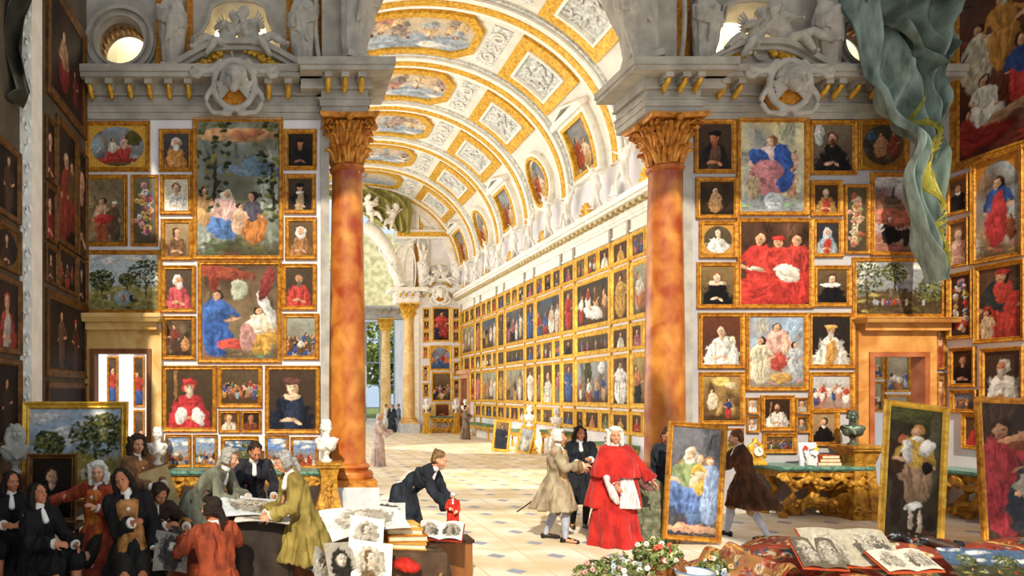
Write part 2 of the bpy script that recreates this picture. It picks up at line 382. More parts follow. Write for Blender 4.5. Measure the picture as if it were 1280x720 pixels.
def gridmesh(name, fn, cols, m, parent=None):
    H, W, _ = cols.shape
    i, j = np.meshgrid(np.arange(H), np.arange(W), indexing='ij')
    co = fn(j/(W-1), 1-i/(H-1)).reshape(-1, 3)
    q = (i[:-1, :-1]*W+j[:-1, :-1]).ravel(); fc = np.stack([q+W, q+W+1, q+1, q], 1)
    me = bpy.data.meshes.new(name); me.vertices.add(H*W); me.vertices.foreach_set('co', co.astype('f').ravel())
    me.loops.add(fc.size); me.loops.foreach_set('vertex_index', fc.ravel().astype('i')); n = len(fc)
    me.polygons.add(n); me.polygons.foreach_set('loop_start', np.arange(0, n*4, 4, dtype='i'))
    me.polygons.foreach_set('use_smooth', np.ones(n, bool))
    me.update(calc_edges=True)
    ca = me.color_attributes.new('Col', 'FLOAT_COLOR', 'POINT'); d = np.ones((H*W, 4), 'f'); d[:, :3] = cols.reshape(-1, 3); ca.data.foreach_set('color', d.ravel())
    me.materials.append(m); o = bpy.data.objects.new(name, me); C.objects.link(o)
    if parent: o.parent = parent
    return o
def frame_mb(w, h, fw, d=.06):
    mb = MB(); prof = [(0, 0), (0, d*.7), (fw*.18, d), (fw*.38, d*.8), (fw*.62, d*.62), (fw*.78, d*.72), (fw, d*.35), (fw, 0)]
    rr = [[(-w/2+i, -p, i), (w/2-i, -p, i), (w/2-i, -p, h-i), (-w/2+i, -p, h-i)] for i, p in prof]
    mb.rings(rr, closed=False); n = len(prof)-1
    mb.add([(x, -.008, z) for x, y, z in rr[-1]]+[(x, 0.0, z) for x, y, z in rr[0]], [(4, 5, 1, 0), (5, 6, 2, 1), (6, 7, 3, 2), (7, 4, 0, 3)])
    mb.box(-w/2+.005, w/2-.005, 0, .012, .005, h-.005)
    return mb
NPIC = [0]
def picture(w, h, kind, p, label, loc, rot=(0, 0, 0), fw=None, gilt=None, res=70, d=.06, group=None, name='framed_painting', cat='painting'):
    NPIC[0] += 1
    fw = fw or min(w, h)*.1; iw, ih = w-2*fw, h-2*fw
    t = thing(name, label, cat, loc, rot=rot, group=group)
    frame_mb(w, h, fw, d).build('frame', gilt or M_GILT, t)
    W = max(10, int(iw*res)); H = max(10, int(ih*res)); a = iw/ih
    cols = paint(W, H, a, kind, NPIC[0]*7+3, p)
    gridmesh('canvas', lambda u, v: np.stack([-iw/2-.004+u*(iw+.008), np.full_like(u, -.014), fw-.004+v*(ih+.008)], -1), cols, M_CANVAS, t)
    return t
# ---------------------------------------------------------------- setting
HL, HR = NX(108), NX(1180)          # hall side walls
GL, GR = NX(243), NX(1021)          # gallery side walls
GC = (GL+GR)/2; VA = (GR-GL)/2; VB = 325*U; VZ = EYE+460*U
# floor: cream slabs, blue-grey insets at the corners
m = bpy.data.materials.new('cream_stone_floor'); m.use_nodes = True; n = m.node_tree; L = n.links; b = n.nodes['Principled BSDF']; b.inputs['Roughness'].default_value = .45
t = n.nodes.new('ShaderNodeTexCoord'); sx = n.nodes.new('ShaderNodeSeparateXYZ'); L.new(t.outputs['Object'], sx.inputs[0])
def mt(op, a, b_=None, c=None):
    q = n.nodes.new('ShaderNodeMath'); q.operation = op
    for i, z in enumerate((a, b_, c)):
        if z is None: continue
        if isinstance(z, (int, float)): q.inputs[i].default_value = z
        else: L.new(z, q.inputs[i])
    return q.outputs[0]
def cell(o, per): return mt('ABSOLUTE', mt('SUBTRACT', mt('FRACT', mt('DIVIDE', mt('ADD', o, 100.0), per)), .5))
ax, ay = cell(sx.outputs[0], .82), cell(sx.outputs[1], .82)
dia = mt('LESS_THAN', mt('ADD', ax, ay), .17); jnt = mt('GREATER_THAN', mt('MAXIMUM', ax, ay), .485)
cx2, cy2 = cell(mt('ADD', sx.outputs[0], .5), 1.0), cell(mt('ADD', sx.outputs[1], .5), 1.0)
nz = n.nodes.new('ShaderNodeTexNoise'); nz.inputs['Scale'].default_value = 1.3; nz.inputs['Detail'].default_value = 5; L.new(t.outputs['Object'], nz.inputs['Vector'])
cr = n.nodes.new('ShaderNodeValToRGB'); cr.color_ramp.elements[0].color = (*lin('e0cda6'), 1); cr.color_ramp.elements[1].color = (*lin('fbf3e0'), 1)
cr.color_ramp.elements[0].position = .38; cr.color_ramp.elements[1].position = .62; L.new(nz.outputs['Fac'], cr.inputs['Fac'])
mx = n.nodes.new('ShaderNodeMixRGB'); mx.inputs[2].default_value = (*lin('9aa0b4'), 1); L.new(dia, mx.inputs[0]); L.new(cr.outputs[0], mx.inputs[1])
mx2 = n.nodes.new('ShaderNodeMixRGB'); mx2.inputs[2].default_value = (*lin('dcc69c'), 1); L.new(jnt, mx2.inputs[0]); L.new(mx.outputs[0], mx2.inputs[1])
L.new(mx2.outputs[0], b.inputs['Base Color']); M_FLOOR = m
struct(MB().box(-12, 22, -8, 62, -.2, 0).build('floor', M_FLOOR), 'cream stone floor with blue grey diamond insets', 'floor')
# near screen wall, left and right of the great opening
def rect(x0, z0, x1, z1): return [(x0, z0), (x1, z0), (x1, z1), (x0, z1)]
ET, EB = NZ(95), NZ(150)
LE, RS = NX(402), NX(862)
o = MB().plate(rect(HL-.3, 0, LE, EB), [rect(NX(119), 0.01, NX(186), NZ(441))], YN, YN+.16).build('wall_left_screen', M_WALL)
struct(o, 'white plaster screen wall left of the great opening')
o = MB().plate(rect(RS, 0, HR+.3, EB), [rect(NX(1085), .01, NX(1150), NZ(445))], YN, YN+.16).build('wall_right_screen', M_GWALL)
struct(o, 'grey plaster screen wall right of the great opening')
for nm, x0, x1, lb in (('trim_1', LE-.02, LE+.14, 'narrow grey pilaster ending the left screen wall'), ('trim_2', RS-.16, RS+.02, 'narrow grey pilaster ending the right screen wall')):
    mb = MB().box(x0, x1, YN-.06, YN+.86, 0, EB); mb.box(x0-.05, x1+.05, YN-.1, YN+.9, 0, .3)
    struct(mb.build(nm, M_STONE), lb, 'pilaster')
# side walls of the hall
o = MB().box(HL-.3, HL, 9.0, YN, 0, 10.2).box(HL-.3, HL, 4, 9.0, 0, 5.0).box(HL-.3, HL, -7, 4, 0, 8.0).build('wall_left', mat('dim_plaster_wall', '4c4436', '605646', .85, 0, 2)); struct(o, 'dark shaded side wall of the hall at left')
o = MB().box(HR, HR+.3, 3.0, YN, 0, 10.5).build('wall_right', M_WALL); struct(o, 'white side wall of the hall at right')
o = MB().box(HL-.3, HR+.3, 7.0, YN-.9, 10.6, 10.9).build('ceiling', M_STONE); struct(o, 'grey stucco ceiling of the hall', 'ceiling')
o = MB().box(4.2, HR+.3, 1.6, 4.0, 6.8, 7.1).build('ceiling_shade_slab', M_STONE); struct(o, 'stone balcony slab, unseen, added to shade the right foreground', 'blocker')  # added out of view, only to shade the lower right
o = MB().box(-1.8, 3.8, -.1, 2.5, 10.6, 10.9).build('ceiling_shade_band', M_STONE); struct(o, 'unseen stone slab added to cast a shade band on the floor', 'ceiling')  # added sun blocker, throws the shade band across the floor of the opening
# carved pilaster on the left hall wall
o = MB().box(HL-.02, HL+.17, 9.73, 10.15, 0, 8.2).build('trim_3', M_WHITE); struct(o, 'white pilaster with carved scroll relief at the left wall', 'pilaster')
mb = MB()
for i in range(26):
    z = .3+i*.3; s_ = 1 if i % 2 else -1
    pts = [(HL+.085+s_*(.03+.045*math.cos(a)*(1-a/9)), 9.725, z+.11*math.sin(a)*(1-a/9)) for a in [k*.6 for k in range(9)]]
    mb.tube(pts, .016, 6); mb.sph((HL+.085-s_*.04, 9.725, z+.1), (.03, .02, .05))
mb.build('carved_scroll_relief', M_WHITE, o, True)
# doors: marble surround, cornice, reveal
def doorcase(nm, x0, x1, zt, xo0, xo1, zo, Y, m1, m2, lb, cz, cx0, cx1):
    mb = MB().plate([(xo0, 0), (x0, 0), (x0, zt), (x1, zt), (x1, 0), (xo1, 0), (xo1, zo), (xo0, zo)], [], Y-.1, Y)
    r = mb.build(nm, m1); struct(r, lb, 'doorway')
    f = MB().plate([(x0-.07, 0), (x0+.02, 0), (x0+.02, zt-.02), (x1-.02, zt-.02), (x1-.02, 0), (x1+.07, 0), (x1+.07, zt+.07), (x0-.07, zt+.07)], [], Y-.13, Y+.17)
    f.build('door_lining', m2, r)
    c = MB().box(cx0+.1, cx1-.1, Y-.22, Y, zo-.02, zo+.12).box(cx0+.04, cx1-.04, Y-.34, Y, zo+.12, zo+.2, top=.05).box(cx0, cx1, Y-.4, Y, zo+.2, cz)
    c.build('door_cornice', m1, r); return r
doorcase('door_1', NX(119), NX(186), NZ(441), NX(106), NX(203), NZ(412), YN, M_YMARBLE, M_WOOD, 'yellow marble doorway in the left screen wall', NZ(394), NX(104), NX(205))
doorcase('door_2', NX(1085), NX(1150), NZ(445), NX(1068), NX(1165), NZ(413), YN, mat('ochre_marble', 'b87838', 'dda45c', .35, 0, 1.5, distort=1.5), mat('red_marble', '9c5430', 'b87048', .4, 0, 3), 'ochre marble doorway in the right screen wall', NZ(399), NX(1063), NX(1182))
# rooms seen through the two doors
struct(MB().box(HL-4, GL-.4, 17, 17.3, 0, 9).build('wall_back_left_room', M_WALL), 'pale wall of the room behind the left door')
struct(MB().box(HL-4, GL-.1, YN+.16, 17.3, 6.4, 6.6).build('ceiling_left_room', M_WALL), 'flat ceiling of the room behind the left door', 'ceiling')
struct(MB().box(GR+.4, HR+5, 16.5, 16.8, 0, 9).build('wall_back_right_room', M_WALL), 'pale wall of the room behind the right door')
# columns
def column(nm, x, Y, lb, m1=M_MARBLE, ped=True, r=.35, px=None, s=1):
    t = thing(nm, lb, 'column', (x, Y, 0)); b0 = .57; zc = NZ(206); zt = EB
    if ped:
        MB().box(-.53, .53, -.58, .55, 0, b0-.05).build('pedestal', M_GMARBLE, t)
        MB().box(-.50, .50, -.55, .52, b0-.05, b0+.07).build('plinth', M_YMARBLE if m1 is not M_MARBLE else M_CAPG, t)
    mb = MB(); mb.lathe([(r+.12, b0+.07), (r+.15, b0+.13), (r+.12, b0+.2), (r+.04, b0+.22), (r+.05, b0+.25), (r+.09, b0+.29), (r+.05, b0+.33), (r+.01, b0+.36)], seg=40)
    mb.build('column_base', m1, t, True)
    mb = MB(); mb.lathe([(r+.015, b0+.36), (r, b0+.44)]+[(r-.065*(i/12)**1.7, b0+.44+(zc-.14-b0-.44)*i/12) for i in range(1, 13)]+[(r-.03, zc-.12), (r-.01, zc-.06), (r-.04, zc-.02)], seg=48)
    mb.build('shaft', m1, t, True)
    h = zt-zc; mb = MB(); mb.lathe([(r-.09, zc-.02), (r-.07, zc+h*.5), (r+.04, zc+h*.86), (r+.04, zc+h*.87)], seg=24)
    for row, (zb, hh, ro, nn, tw) in enumerate(((0, .38, .0, 8, 0), (.26, .42, .03, 8, .5), (.5, .36, .07, 8, 0))):
        for k in range(nn):
            a = 2*PI*(k+tw)/nn
            for da, ln in ((0, 1), (-.16, .82), (.16, .82)):
                pts = []; q0 = r-.07+ro
                for (dr, dz) in ((0, 0), (.02, .35), (.05, .7), (.11, .95), (.17, .98), (.19, .86)):
                    aa = a+da*(1+dz); pts.append((math.cos(aa)*(q0+dr), math.sin(aa)*(q0+dr), zc+h*zb+h*hh*dz*ln))
                mb.tube(pts, .03, 6, rs=[.035, .045, .05, .042, .03, .015])
    for k in range(4):
        a = PI/4+k*PI/2
        for s_ in (-1, 1):
            c = V((math.cos(a)*(r+.18), math.sin(a)*(r+.18), zt-.2)); tg = V((-math.sin(a), math.cos(a), 0))*.045*s_; rd_ = V((math.cos(a), math.sin(a), 0))
            mb.tube([c+tg+rd_*(.11*(1-q/14))*math.cos(q*.7)*.9+V((0, 0, .11*(1-q/14)*math.sin(q*.7))) for q in range(13)], .026, 6)
    for k in range(4): mb.sph((math.cos(k*PI/2)*(r+.17), math.sin(k*PI/2)*(r+.17), zt-.1), (.07, .07, .07))
    mb.build('acanthus_capital', M_CAPG if m1 is M_MARBLE else M_GILTB, t, True)
    w_ = r+.24; pts = []
    for k in range(4):
        a = PI/4+k*PI/2
        for j in range(6):
            f = j/6; p = V((math.cos(a), math.sin(a), 0))*(1-f)+V((math.cos(a+PI/2), math.sin(a+PI/2), 0))*f
            pts.append(p*w_*1.3*(1-.10*math.sin(PI*f)))
    mb = MB().rings([[(p.x*.95, p.y*.95, zt-.09) for p in pts], [(p.x, p.y, zt-.05) for p in pts], [(p.x, p.y, zt) for p in pts]])
    mb.build('abacus', M_CAPG if m1 is M_MARBLE else M_GILTB, t); return t
XL = PX(434, YN+.1); XR = PX(831, YN+.1)
column('corinthian_column', XL, YN+.1, 'tall orange marble column left of the great opening beside the white bust')
column('corinthian_column', XR, YN+.1, 'tall orange marble column right of the great opening behind the held painting')
column('corinthian_column', PX(511, YF+.1), YF+.1, 'small pale gold column at the far end before the far picture wall', M_YMARBLE)
column('corinthian_column', PX(482, 47.6), 47.6, 'farthest pale column standing before the garden windows', M_YMARBLE)
# entablature
def entab(nm, x0, x1, yf, yb, lb, mods, mst=M_STONE, kid=None, leaf=M_GILTB, el=0, er=0, kind=True):
    z = EB; mb = MB()
    for (o_, za, zb, tp) in ((0, z, z+.12, 0), (.03, z+.12, z+.24, 0), (.06, z+.24, z+.27, .03), (0, z+.27, z+.42, 0), (.08, z+.42, z+.46, 0), (.05, z+.46, z+.62, 0), (.40, z+.62, z+.70, 0), (.44, z+.70, ET, .06)):
        mb.box(x0-o_*el, x1+o_*er, yf-o_, yb, za, zb, top=0)
    r = mb.build(nm, mst, kid)
    if not kid: struct(r, lb, 'entablature')
    for x in mods:
        g = MB().box(x-.07, x+.07, yf-.33, yf-.04, z+.53, z+.62).box(x-.055, x+.055, yf-.2, yf-.04, z+.47, z+.54)
        br = g.build('modillion', mst, r)
        lf = MB().tube([(x, yf-.30, z+.52), (x, yf-.24, z+.46), (x, yf-.15, z+.42), (x, yf-.09, z+.35), (x, yf-.1, z+.31)], .05, 8, rs=[.03, .05, .055, .04, .015])
        lf.build('acanthus_leaf', leaf, br, True)
    return r
mods = [NX(p) for p in (118, 142, 166, 190, 214, 238, 336, 360)]
e1 = entab('trim_4', HL, LE-.02, YN-.05, YN+.8, 'grey stucco entablature above the left picture wall', mods, er=0)
e1b = entab('trim_5', LE-.02, PX(460, YN-.3), YN-.32, YN+.8, 'projecting grey entablature block above the left orange column', [NX(408), NX(428), NX(448)], el=1, er=1)
mods = [NX(p) for p in (892, 912, 1018, 1034, 1056, 1080, 1104, 1128, 1152)]
e2 = entab('trim_6', RS+.02, HR, YN-.05, YN+.8, 'grey stucco entablature above the right picture wall', mods, el=0)
e2b = entab('trim_7', PX(806, YN-.3), RS+.02, YN-.32, YN+.8, 'projecting grey entablature block above the right orange column', [NX(814), NX(834), NX(852)], el=1, er=1)
for e_, xa, xb in ((e1b, LE-.42, LE-.02), (e2b, RS+.02, RS+.42)):
    MB().box(xa+.02, xb+.02, YN-.36, YN, EB+.44, EB+.63).build('return_block', M_STONE, e_)
# attic walls
def circ(cx, cz, r, n=36, rz=None): return [(cx+r*math.cos(2*PI*k/n), cz+(rz or r)*math.sin(2*PI*k/n)) for k in range(n)]
def winpoly(cx):  # lobed window
    P = [(-52, 82), (-52, 46), (-44, 40), (-36, 26), (-32, 10), (-20, 4), (0, 2), (20, 4), (32, 10), (36, 26), (44, 40), (52, 46), (52, 82)]
    return [(NX(cx+a), NZ(b)) for a, b in P]
def offs(poly, s, cx, cz): return [(cx+(x-cx)*s, cz+(z-cz)*s) for x, z in poly]
ATOP = NZ(-92)
def attic(nm, Y, px0, px1, wins, ocs, panels, lb, mst=M_STONE):
    holes = [winpoly(c) for c in wins]+[circ(NX(c), NZ(50), 29*U) for c in ocs]
    r = MB().plate(rect(NX(px0), ET, NX(px1), ATOP), holes, Y+.25, Y+.85).build(nm, mst); struct(r, lb, 'attic wall')
    for c in wins:
        wp = winpoly(c); cz = NZ(45)
        MB().plate(offs(wp, 1.16, NX(c), cz), [offs(wp, 1.0, NX(c), cz)], Y+.12, Y+.27).build('window_surround', mst, r)
        MB().plate(offs(wp, 1.08, NX(c), cz), [offs(wp, 1.02, NX(c), cz)], Y+.07, Y+.13).build('window_moulding', mst, r)
    for c in ocs:
        for a, b_, y in ((1.55, 1.0, .13), (1.48, 1.32, .05), (1.15, 1.03, .07)):
            MB().plate(circ(NX(c), NZ(50), 29*U*a), [circ(NX(c), NZ(50), 29*U*b_)], Y+y, Y+.27).build('oculus_ring', mst, r)
        k = MB().rings([[(x, Y+.3, z) for x, z in circ(NX(c), NZ(50), 28.9*U)], [(x, Y+.82, z) for x, z in circ(NX(c), NZ(50), 28.9*U)]], closed=False); k.build('oculus_soffit', M_GILTD, r)
        for q in range(20):
            a = 2*PI*q/20
        kk = MB()
        for q in range(22): a = 2*PI*q/22; kk.sph((NX(c)+28*U*math.cos(a), Y+.58, NZ(50)+28*U*math.sin(a)), (.035, .12, .035))
        kk.build('soffit_rosettes', M_GILT, r)
    for a, b_ in panels:
        MB().box(NX(a), NX(b_), Y+.19, Y+.27, ET+.08, NZ(-80)).build('ochre_panel', M_ORANGE, r)
    # curved broken pediment with garland under it
    for c in wins:
        pts = []; N = 26
        prof = [(a, (1-math.cos(min(1, max(0, (1-abs(a))*1.15))*PI))/2) for a in [-1+2*i/N for i in range(N+1)]]
        up = [(NX(c+a*105), ET+h*34*U+.04) for a, h in prof]; lo = [(x, z-.10) for x, z in up]
        for dy, th in ((-.25, 0), (-.16, .07)):
            u2 = [(x, z-th) for x, z in up]; l2 = [(x, max(ET-.005, z-.11-th)) for x, z in up]
            vs = []; 
            MB().plate(u2+l2[::-1], [], Y+dy, Y+.26).build('curved_pediment_moulding', mst, r)
        MB().plate([(NX(c-52), ET), (NX(c+52), ET)]+[(x, z-.12) for x, z in up if abs(x-NX(c)) < 53*U][::-1], [], Y+.0, Y+.26).build('pediment_field', mst, r)
        g = MB()
        for sd in (-1, 1):
            for i in range(9):
                f = i/8; x = NX(c)+sd*(f*.72); z = NZ(62)-f*.42+.05*math.sin(f*PI)
                for j in range(5): g.sph((x+random.uniform(-.05, .05), Y-.05+random.uniform(-.05, .05), z+random.uniform(-.06, .06)), .045+.02*random.random())
        g.build('leaf_garland', M_GILTB, r, True)
        g = MB(); g.tube([(NX(c)+.12*math.cos(a), Y-.08, NZ(70)+.1*math.sin(a)*1.5) for a in [q*.4 for q in range(15)]], .03, 6)
        g.build('scroll_cartouche', mst, r, True)
    return r
random.seed(3)
at1 = attic('wall_attic_left', YN-.1, 60, 418, [298], [150], [(193, 203), (232, 240), (358, 368), (396, 412)], 'grey stucco attic wall above the left entablature')
at2 = attic('wall_attic_right', YN-.1, 830, 1200, [943], [1086], [(847, 866), (885, 888), (1046, 1054)], 'grey stucco attic wall above the right entablature')
# bright drapery seen through the attic windows
def drape(nm, x0, x1, y, z0, z1, amp, k, m_, lb, cat='curtain', lean=0, nx=90, nzz=24, parent=None, sag=0):
    f = lambda i, j: (x0+(x1-x0)*i/nx, y+amp*math.sin(k*i/nx*2*PI+.6*math.sin(j*.3))+lean*(1-j/nzz), z0+(z1-z0)*j/nzz)
    mb = MB(); mb.v = [f(i, j) for j in range(nzz+1) for i in range(nx+1)]; n_ = nx+1
    mb.f = [(j*n_+i, j*n_+i+1, (j+1)*n_+i+1, (j+1)*n_+i) for j in range(nzz) for i in range(nx)]
    k0 = len(mb.v); mb.v += [(x, y_+.02, z) for x, y_, z in mb.v]; mb.f += [tuple(k0+q for q in f_[::-1]) for f_ in list(mb.f)]
    o = mb.build(nm, m_, parent, True)
    if not parent: tag(o, lb, cat)
    return o
M_STRIPE = mat('white_gold_silk', 'f2ecd2', 'd8b850', .6, .0, 3.2, stretch=(1.3, 1, .12), lo=.5, hi=.6, distort=.3)
drape('silk_drapery', NX(225), NX(372), YN+1.5, NZ(110), NZ(-60), .12, 8, M_STRIPE, 'white and gold silk drapery behind the left attic window')
drape('silk_drapery', NX(880), NX(1010), YN+1.5, NZ(110), NZ(-60), .12, 7, M_STRIPE, 'white and gold silk drapery behind the right attic window')
for px, lb in ((148, 'pale dome wall seen through the left round attic opening'), (1086, 'pale dome wall seen through the right round attic opening')):
    o = MB().lathe([(2.1, -1.6), (1.9, -.3), (1.3, .5), (.7, .95), (.01, 1.1)], c=(PX(px, YN+3.2), YN+3.2, PZ(60, YN+3.2)), seg=28).build('wall_dome', mat('pale_dome_plaster', 'd8cfa8', 'ece4c8', .8, 0, 2)); struct(o, lb)
# cartouches on the entablatures
M_LD = {}
# ---------------------------------------------------------------- gallery vault
def vp(t, Y, off=0):
    nx_, nz_ = math.cos(t)/VA, math.sin(t)/VB; l = math.hypot(nx_, nz_)
    return V((GC+VA*math.cos(t)-off*nx_/l, Y, VZ+VB*math.sin(t)-off*nz_/l))
NT = 72
mb = MB(); YS = [YN+.8, YF]
for Y in (YS[0], YS[1]):
    for k in range(NT+1): mb.v.append(tuple(vp(PI*k/NT, Y)))
for k in range(NT+1): pass
mb.f = [(k, k+1, NT+2+k, NT+1+k) for k in range(NT)]
M_VAULT = mat('ivory_vault_plaster', 'd8d6cc', 'ece8dc', .75, 0, 2)
M_COFF = mat('pale_grey_relief', 'b2b6b4', 'e2e2dc', .75, 0, 9, .9, 12, lo=.4, hi=.6)
vault = struct(mb.build('ceiling_vault', M_VAULT, None, True), 'ivory and gold coffered barrel vault over the gallery', 'ceiling')
def vstrip(t0, t1, Y0, Y1, o0, o1, m_, name, n_=None):
    n_ = n_ or max(2, int(abs(t1-t0)/R(2.5))); mb = MB()
    rr = []
    for k in range(n_+1):
        t = t0+(t1-t0)*k/n_; rr.append([tuple(vp(t, Y0, o0)), tuple(vp(t, Y0, o1)), tuple(vp(t, Y1, o1)), tuple(vp(t, Y1, o0))])
    return mb.rings(rr).build(name, m_, vault)
def vring(outl, inl, off, m_, name):
    mb = MB(); n_ = len(outl)
    rr = [[tuple(vp(t, y, 0)) for t, y in outl], [tuple(vp(t, y, off)) for t, y in outl], [tuple(vp(t, y, off)) for t, y in inl], [tuple(vp(t, y, 0.0)) for t, y in inl]]
    return mb.rings(rr, closed=False).build(name, m_, vault)
def sub(poly, n_=8):
    out = []
    for i in range(len(poly)):
        a, b_ = poly[i], poly[(i+1) % len(poly)]
        for k in range(n_): out.append((a[0]+(b_[0]-a[0])*k/n_, a[1]+(b_[1]-a[1])*k/n_))
    return out
def vrect(t0, t1, y0, y1): return sub([(t0, y0), (t1, y0), (t1, y1), (t0, y1)], 10)
def voct(t0, t1, y0, y1, ct=.12, cy=.25):
    a, b_ = (t1-t0)*ct, (y1-y0)*cy
    return sub([(t0+a, y0), (t1-a, y0), (t1, y0+b_), (t1, y1-b_), (t1-a, y1), (t0+a, y1), (t0, y1-b_), (t0, y0+b_)], 6)
def vell(tc, yc, rt, ry, n_=40): return [(tc+rt*math.cos(2*PI*k/n_), yc+ry*math.sin(2*PI*k/n_)) for k in range(n_)]
def vfresco(t0, t1, y0, y1, off, kind, p, res=26, mask=None, seed=0, flip=False):
    if flip: Wm = y1-y0; Hm = abs(t1-t0)*5.4
    else: Wm = abs(t1-t0)*5.4; Hm = y1-y0
    W, H = max(8, int(Wm*res)), max(8, int(Hm*res)); cols = paint(W, H, Wm/Hm, kind, seed, p)
    def fn(u, v):
        if flip: t = t0+(t1-t0)*v; y = y0+(y1-y0)*u       # up the wall = increasing t
        else: t = t1-(t1-t0)*u; y = y0+(y1-y0)*v
        nx_, nz_ = np.cos(t)/VA, np.sin(t)/VB; l = np.hypot(nx_, nz_)
        return np.stack([GC+VA*np.cos(t)-off*nx_/l, y, VZ+VB*np.sin(t)-off*nz_/l], -1)
    return gridmesh('fresco', fn, cols, M_FRESCO, vault)
BAY = (YF-YN)/7; GOLDP = 'c8962c'
skyp = dict(bg=('b8c0c4', 'd8b888'), cols=['c88a78', 'b09a90', 'd8b888', '9a8a80', 'a8b0b4', 'e0d0b8'])
for i in range(8):
    Y = YN+BAY*i
    if i in (0,): Y += 1.0
    if i == 7: Y -= .35
    vstrip(0, PI, Y-.34, Y+.34, 0, .16, M_WHITE, 'arch_rib', 60)
    vstrip(0, PI, Y-.13, Y+.13, .16, .20, M_GILTB, 'gilded_rib_band', 60)
    vstrip(0, PI, Y-.46, Y-.38, 0, .08, M_COFF, 'rib_edge', 60); vstrip(0, PI, Y+.38, Y+.46, 0, .08, M_GILTB, 'gilded_rib_edge', 60)
for i in range(7):
    yc = YN+BAY*(i+.5)+(.45 if i == 0 else 0); hw = BAY/2-.62-(.25 if i == 0 else 0); oval = i % 2 == 1
    for sd in (0, 1):
        T = (lambda a: R(a)) if sd == 0 else (lambda a: PI-R(a))
        # flank painting
        if oval:
            vring(vell(T(14), yc, R(13.5), .92), vell(T(14), yc, R(11.5), .78), .2, M_WHITE, 'oval_surround')
            vring(vell(T(14), yc, R(12), .80), vell(T(14), yc, R(10.6), .70), .26, M_GILTB, 'gilded_oval_frame')
        else:
            vring(vrect(T(1), T(26), yc-.98, yc+.98), vrect(T(3), T(24), yc-.8, yc+.8), .22, M_WHITE, 'panel_surround')
            vring(vrect(T(2.6), T(24.4), yc-.82, yc+.82), vrect(T(4), T(23), yc-.70, yc+.70), .27, M_GILTB, 'gilded_panel_frame')
            vstrip(T(26), T(28), yc-1.15, yc+1.15, 0, .34, M_WHITE, 'pediment')
            vring(sub([(T(28), yc-1.15), (T(31.5), yc), (T(28), yc+1.15)], 6), sub([(T(28.6), yc-.8), (T(30.4), yc), (T(28.6), yc+.8)], 6), .3, M_WHITE, 'pediment_gable')
        if sd == 0:
            vfresco(T(3.5), T(24), yc-.74, yc+.74, .1, 'group', dict(bg=('8c98a0', 'a07848'), n=3, h=.6, top=.25, cols=['c87848', 'd8c0a0', 'a04828', '7888a0', 'c8a060'],
                    mask='oval' if oval else None, mcol='e8e4d8'), 30, seed=500+i, flip=True)
        # gilded fields either side and square coffer with relief
        vring(vrect(T(33), T(57), yc-hw, yc+hw), vrect(T(37), T(53), yc-hw+.42, yc+hw-.42), .1, M_GILTB, 'gilded_coffer_frame')
        vring(vrect(T(37), T(53), yc-hw+.42, yc+hw-.42), vrect(T(38), T(52), yc-hw+.5, yc+hw-.5), .16, M_WHITE, 'coffer_moulding')
        vstrip(T(38), T(52), yc-hw+.5, yc+hw-.5, 0, .03, M_COFF, 'coffer_relief')
        g = MB(); rr_ = random.Random(i*3+sd)
        for q in range(16):
            t_, y_ = T(rr_.uniform(40, 50)), yc+rr_.uniform(-.6, .6); a_ = vp(t_, y_, .06); b_ = vp(t_+R(rr_.uniform(-3, 3)), y_+rr_.uniform(-.3, .3), .07); g.cap(a_, b_, .05, .035, 6)
        g.build('coffer_figures', M_COFF, vault, True)
        # scroll panel
        vstrip(T(60), T(66.5), yc-hw+.15, yc+hw-.15, 0, .03, M_COFF, 'scroll_field')
        g = MB()
        for s_ in (-1, 1):
            g.tube([vp(T(63.2)+R(2.6)*math.cos(a)*(1-a/12), yc+s_*(hw*.45)+.3*math.sin(a)*(1-a/12)*s_, .07) for a in [q*.55 for q in range(16)]], .035, 5)
        g.tube([vp(T(60.5+q*.9), yc+.12*math.sin(q*1.6), .06) for q in range(7)], .03, 5)
        g.build('stucco_scroll', M_WHITE, vault, True)
    # crown fresco
    vring(voct(R(68), R(112), yc-hw, yc+hw), voct(R(70.5), R(109.5), yc-hw+.28, yc+hw-.28), .12, M_GILTB, 'gilded_fresco_frame')
    p = dict(skyp, n=9 if i != 1 else 14, h=.5, top=.25, jit=.3, sky='a8b8c8')
    vfresco(R(70), R(110), yc-hw+.2, yc+hw-.2, .04, 'crowd', p, 24, seed=600+i)
# vertical attic strip, cornice and frieze along the gallery's right wall
def bx(x0, x1, y0, y1, z0, z1, m_, name, par=None): return MB().box(x0, x1, y0, y1, z0, z1).build(name, m_, par)
gw = struct(bx(GR, GR+.3, YN+.8, YF+12, 0, VZ, M_WALL, 'wall_gallery_right'), 'long white side wall of the gallery hung with paintings')
mb = MB(); zc = NZ(492-375)
for o_, a, b_ in ((.06, NZ(183), NZ(178)), (.02, NZ(178), NZ(158)), (.1, NZ(158), NZ(152)), (.14, NZ(152), NZ(140)), (.42, NZ(134), NZ(128)), (.5, NZ(128), NZ(117))): mb.box(GR-o_, GR+.05, YN+.8, YF, a, b_)
gc_ = struct(mb.build('trim_8', M_WHITE), 'long white cornice above the gallery paintings', 'cornice')
g = MB(); Y = YN+1
while Y < YF: g.box(GR-.34, GR-.1, Y, Y+.16, NZ(141), NZ(134)); Y += .34
g.build('dentils', mat('buff_dentil', 'b8a478', 'd0c090', .7, 0, 5), gc_)
for i in range(8):
    for d_ in (-.55, .55):
        Y = YN+BAY*i+d_
        if YN+1 < Y < YF: bx(GR-.09, GR, Y-.06, Y+.06, NZ(185), NZ(140), M_STONE, 'frieze_strip', gc_)
